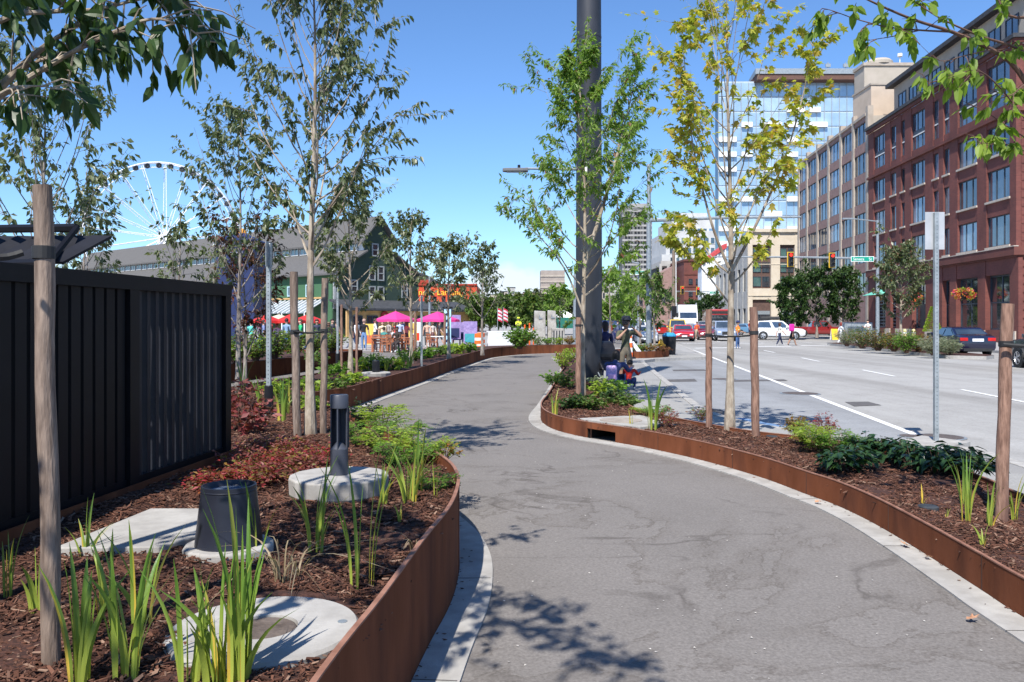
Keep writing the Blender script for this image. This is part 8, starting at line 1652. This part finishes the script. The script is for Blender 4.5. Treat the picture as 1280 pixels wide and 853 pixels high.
    for sg in (-1,1):
        for yy in P_['wb']:
            a = MB(); a.lathe([(wh+.055,sg*(W_-.10)),(wh+.05,sg*(W_+.006)),(wh-.02,sg*(W_+.004))], (0,yy,wh+.02), 20, axis='x', cap=False); a.lathe([(wh+.05,sg*(W_-.02)),(.0,sg*(W_-.02))], (0,yy,wh+.02), 20, axis='x', cap=False); part('wheel_arch', a, M_trim, t, fixn=False)
            a = MB(); a.lathe([(wh*.6,sg*(W_-.2)),(wh*.96,sg*(W_-.2)),(wh,sg*(W_-.16)),(wh,sg*(W_-.03)),(wh*.95,sg*(W_+.012)),(wh*.66,sg*(W_+.012)),(wh*.64,sg*(W_-.02))], (0,yy,wh), 22, axis='x'); wl_ = part('wheel', a, M_tyre, t, smooth=True)
            a = MB(); a.lathe([(wh*.66,sg*(W_-.015)),(wh*.66,sg*(W_+.010)),(wh*.60,sg*(W_+.010)),(wh*.58,sg*(W_-.02))], (0,yy,wh), 20, axis='x', cap=False)
            for k in range(5):
                an = 2*math.pi*k/5; d1 = Vector((0,math.cos(an),math.sin(an))); d2 = Vector((0,-math.sin(an),math.cos(an))); o__ = Vector((sg*(W_+.004),yy,wh)); a.quad(*[tuple(o__+d1*r*wh+d2*s_*wh) for r,s_ in ((.05,-.09),(.62,-.13),(.62,.13),(.05,.09))])
            a.lathe([(.13*wh,sg*(W_+.014)),(0,sg*(W_+.016))], (0,yy,wh), 10, axis='x', cap=False); part('rim', a, M_rim, wl_, fixn=False)
    if rack: a = MB(); a.box(-.45,.45,-1.7,.1,zr_+.06,zr_+.38); part('roof_box', a, M_trim, t, bevel=.08)
    if taxi: a = MB(); a.box(-.3,.3,-.4,-.1,zr_,zr_+.16); part('roof_sign', a, M_white, t, bevel=.02)
    return t
car('sedan','dark navy sedan seen from behind, parked at the end of the median',0,42.6,(.004,.005,.024),x=23.0)
car('suv','black SUV cut off by the right edge of the photo',0,29.2,(.004,.005,.010),x=19.55)
car('suv','white SUV with a roof box waiting sideways behind the crossing',973,78,(.72,.73,.74),heading=R(-104),rack=True)
car('pickup','dark red pickup truck beyond the crossing under the dense trees',1022,92,(.20,.012,.012),heading=R(-97),cat='pickup')
car('suv','silver blue SUV facing the camera behind the left brown stake',904,74,(.22,.27,.36),heading=math.pi-math.atan(.128))
car('sedan','bright red car facing the camera at the left of the stopped row',853,73,(.42,.012,.016),heading=math.pi-math.atan(.128))
car('sedan','dark red car half hidden behind the left brown stake',882,78,(.22,.01,.015),heading=math.pi-math.atan(.128))
car('sedan','blue and white car behind the person in the orange shirt',875,88,(.05,.09,.25),heading=math.pi-math.atan(.128))
car('van','yellow taxi van behind the bright red car',846,86,(.60,.42,.05),heading=math.pi-math.atan(.128),cat='taxi',name='taxi_van',taxi=True)
car('suv','grey SUV farther back beside the lorry',880,104,(.2,.22,.24),heading=math.pi-math.atan(.128))
car('hatch','small blue car by the cream building',938,105,(.10,.22,.36),heading=R(-100))
car('van','white van right of the photographer, left of the dark signal pole',794,70,(.70,.71,.72),heading=math.pi-.1,cat='van')
car('sedan','pale grey car in front of the white van',806,62,(.45,.46,.47),heading=math.pi-.1)
car('hatch','distant red car between the signal pole and the taxi',825,98,(.40,.02,.02),heading=R(-75))
car('hatch','farther dark red car at the left of the far street',818,110,(.25,.02,.02),heading=R(-80))
car('suv','navy vehicle seen past the dotted dress, right of the pole',762,70,(.02,.03,.12),heading=R(-70))
# lorry
Y = 100; t = thing('semi_truck', 'white semi lorry with a tall cab facing the camera', 'truck', (xy(860,Y),Y,-.12), math.pi-math.atan(.128), 'large vehicles'); pw_ = paint((.74,.74,.75))
a = MB(); a.add([(-1.15,-2.6,.6),(1.15,-2.6,.6),(1.15,.9,.6),(-1.15,.9,.6),(-1.15,-2.6,3.6),(1.15,-2.6,3.6),(1.12,-.7,3.75),(-1.12,-.7,3.75),(-1.12,.55,2.1),(1.12,.55,2.1),(-1.12,.2,2.85),(1.12,.2,2.85)],[(0,3,2,1),(0,1,5,4),(4,5,6,7),(7,6,11,10),(10,11,9,8),(8,9,2,3),(0,4,7,10,8,3),(1,2,9,11,6,5)]); part('cab', a, pw_, t, bevel=.06)
a = MB(); a.add([(-.95,.9,.65),(.95,.9,.65),(.88,2.5,.65),(-.88,2.5,.65),(-.95,.7,1.95),(.95,.7,1.95),(.78,2.35,1.65),(-.78,2.35,1.65)],[(0,3,2,1),(0,1,5,4),(1,2,6,5),(2,3,7,6),(3,0,4,7),(4,5,6,7)]); part('hood', a, pw_, t, bevel=.05)
a = MB(); a.add([(-1.0,.58,2.12),(1.0,.58,2.12),(1.0,.235,2.82),(-1.0,.235,2.82)],[(0,1,2,3)]); part('windshield', a, M_cglass, t, fixn=False); a = MB(); a.box(-.55,.55,2.44,2.53,.8,1.5); part('grille', a, M_galvd, t)
for sg in (-1,1):
    a = MB(); a.box(*sorted((sg*.6,sg*.85)),2.4,2.52,.95,1.2); part('headlight', a, M_head, t, bevel=.02); a = MB(); a.box(*sorted((sg*1.2,sg*1.42)),.5,.6,2.0,2.75); part('mirror', a, M_trim, t); a = MB(); a.tube([(sg*1.2,-2.3,1),(sg*1.2,-2.3,4.0)], .09, 8); part('exhaust', a, M_galv, t)
    for yy in (1.6,-2.4,-5.5,-10.5): a = MB(); a.lathe([(.3,sg*.8),(.5,sg*.8),(.52,sg*1.1),(.3,sg*1.12)], (0,yy,.52), 18, axis='x'); part('wheel', a, M_tyre, t)
a = MB(); a.box(-1.25,1.25,-13,-3.0,1.2,3.7); part('trailer', a, M_white, t)
# red bus behind the pale trunk
Y = 100; t = thing('bus', 'dark red bus with a wide windshield behind the silver blue SUV', 'bus', (xy(899,Y),Y,-.12), math.pi-math.atan(.128), 'large vehicles'); a = MB(); a.box(-1.25,1.25,-8,1.0,.35,3.2); part('body', a, paint((.30,.02,.02)), t, bevel=.12); a = MB(); a.box(-1.1,1.1,1.003,1.02,1.3,2.5); part('windshield', a, M_cglass, t); a = MB(); a.box(-1.0,1.0,1.003,1.025,2.65,2.95); part('destination_box', a, M_trim, t)
for sg in (-1,1):
    for yy in (-.4,-6): a = MB(); a.lathe([(.3,sg*1.0),(.48,sg*1.0),(.48,sg*1.26),(.3,sg*1.27)], (0,yy,.48), 18, axis='x'); part('wheel', a, M_tyre, t)
    a = MB(); a.box(*sorted((sg*.7,sg*1.05)),1.0,1.03,.7,.95); part('headlight', a, M_head, t)
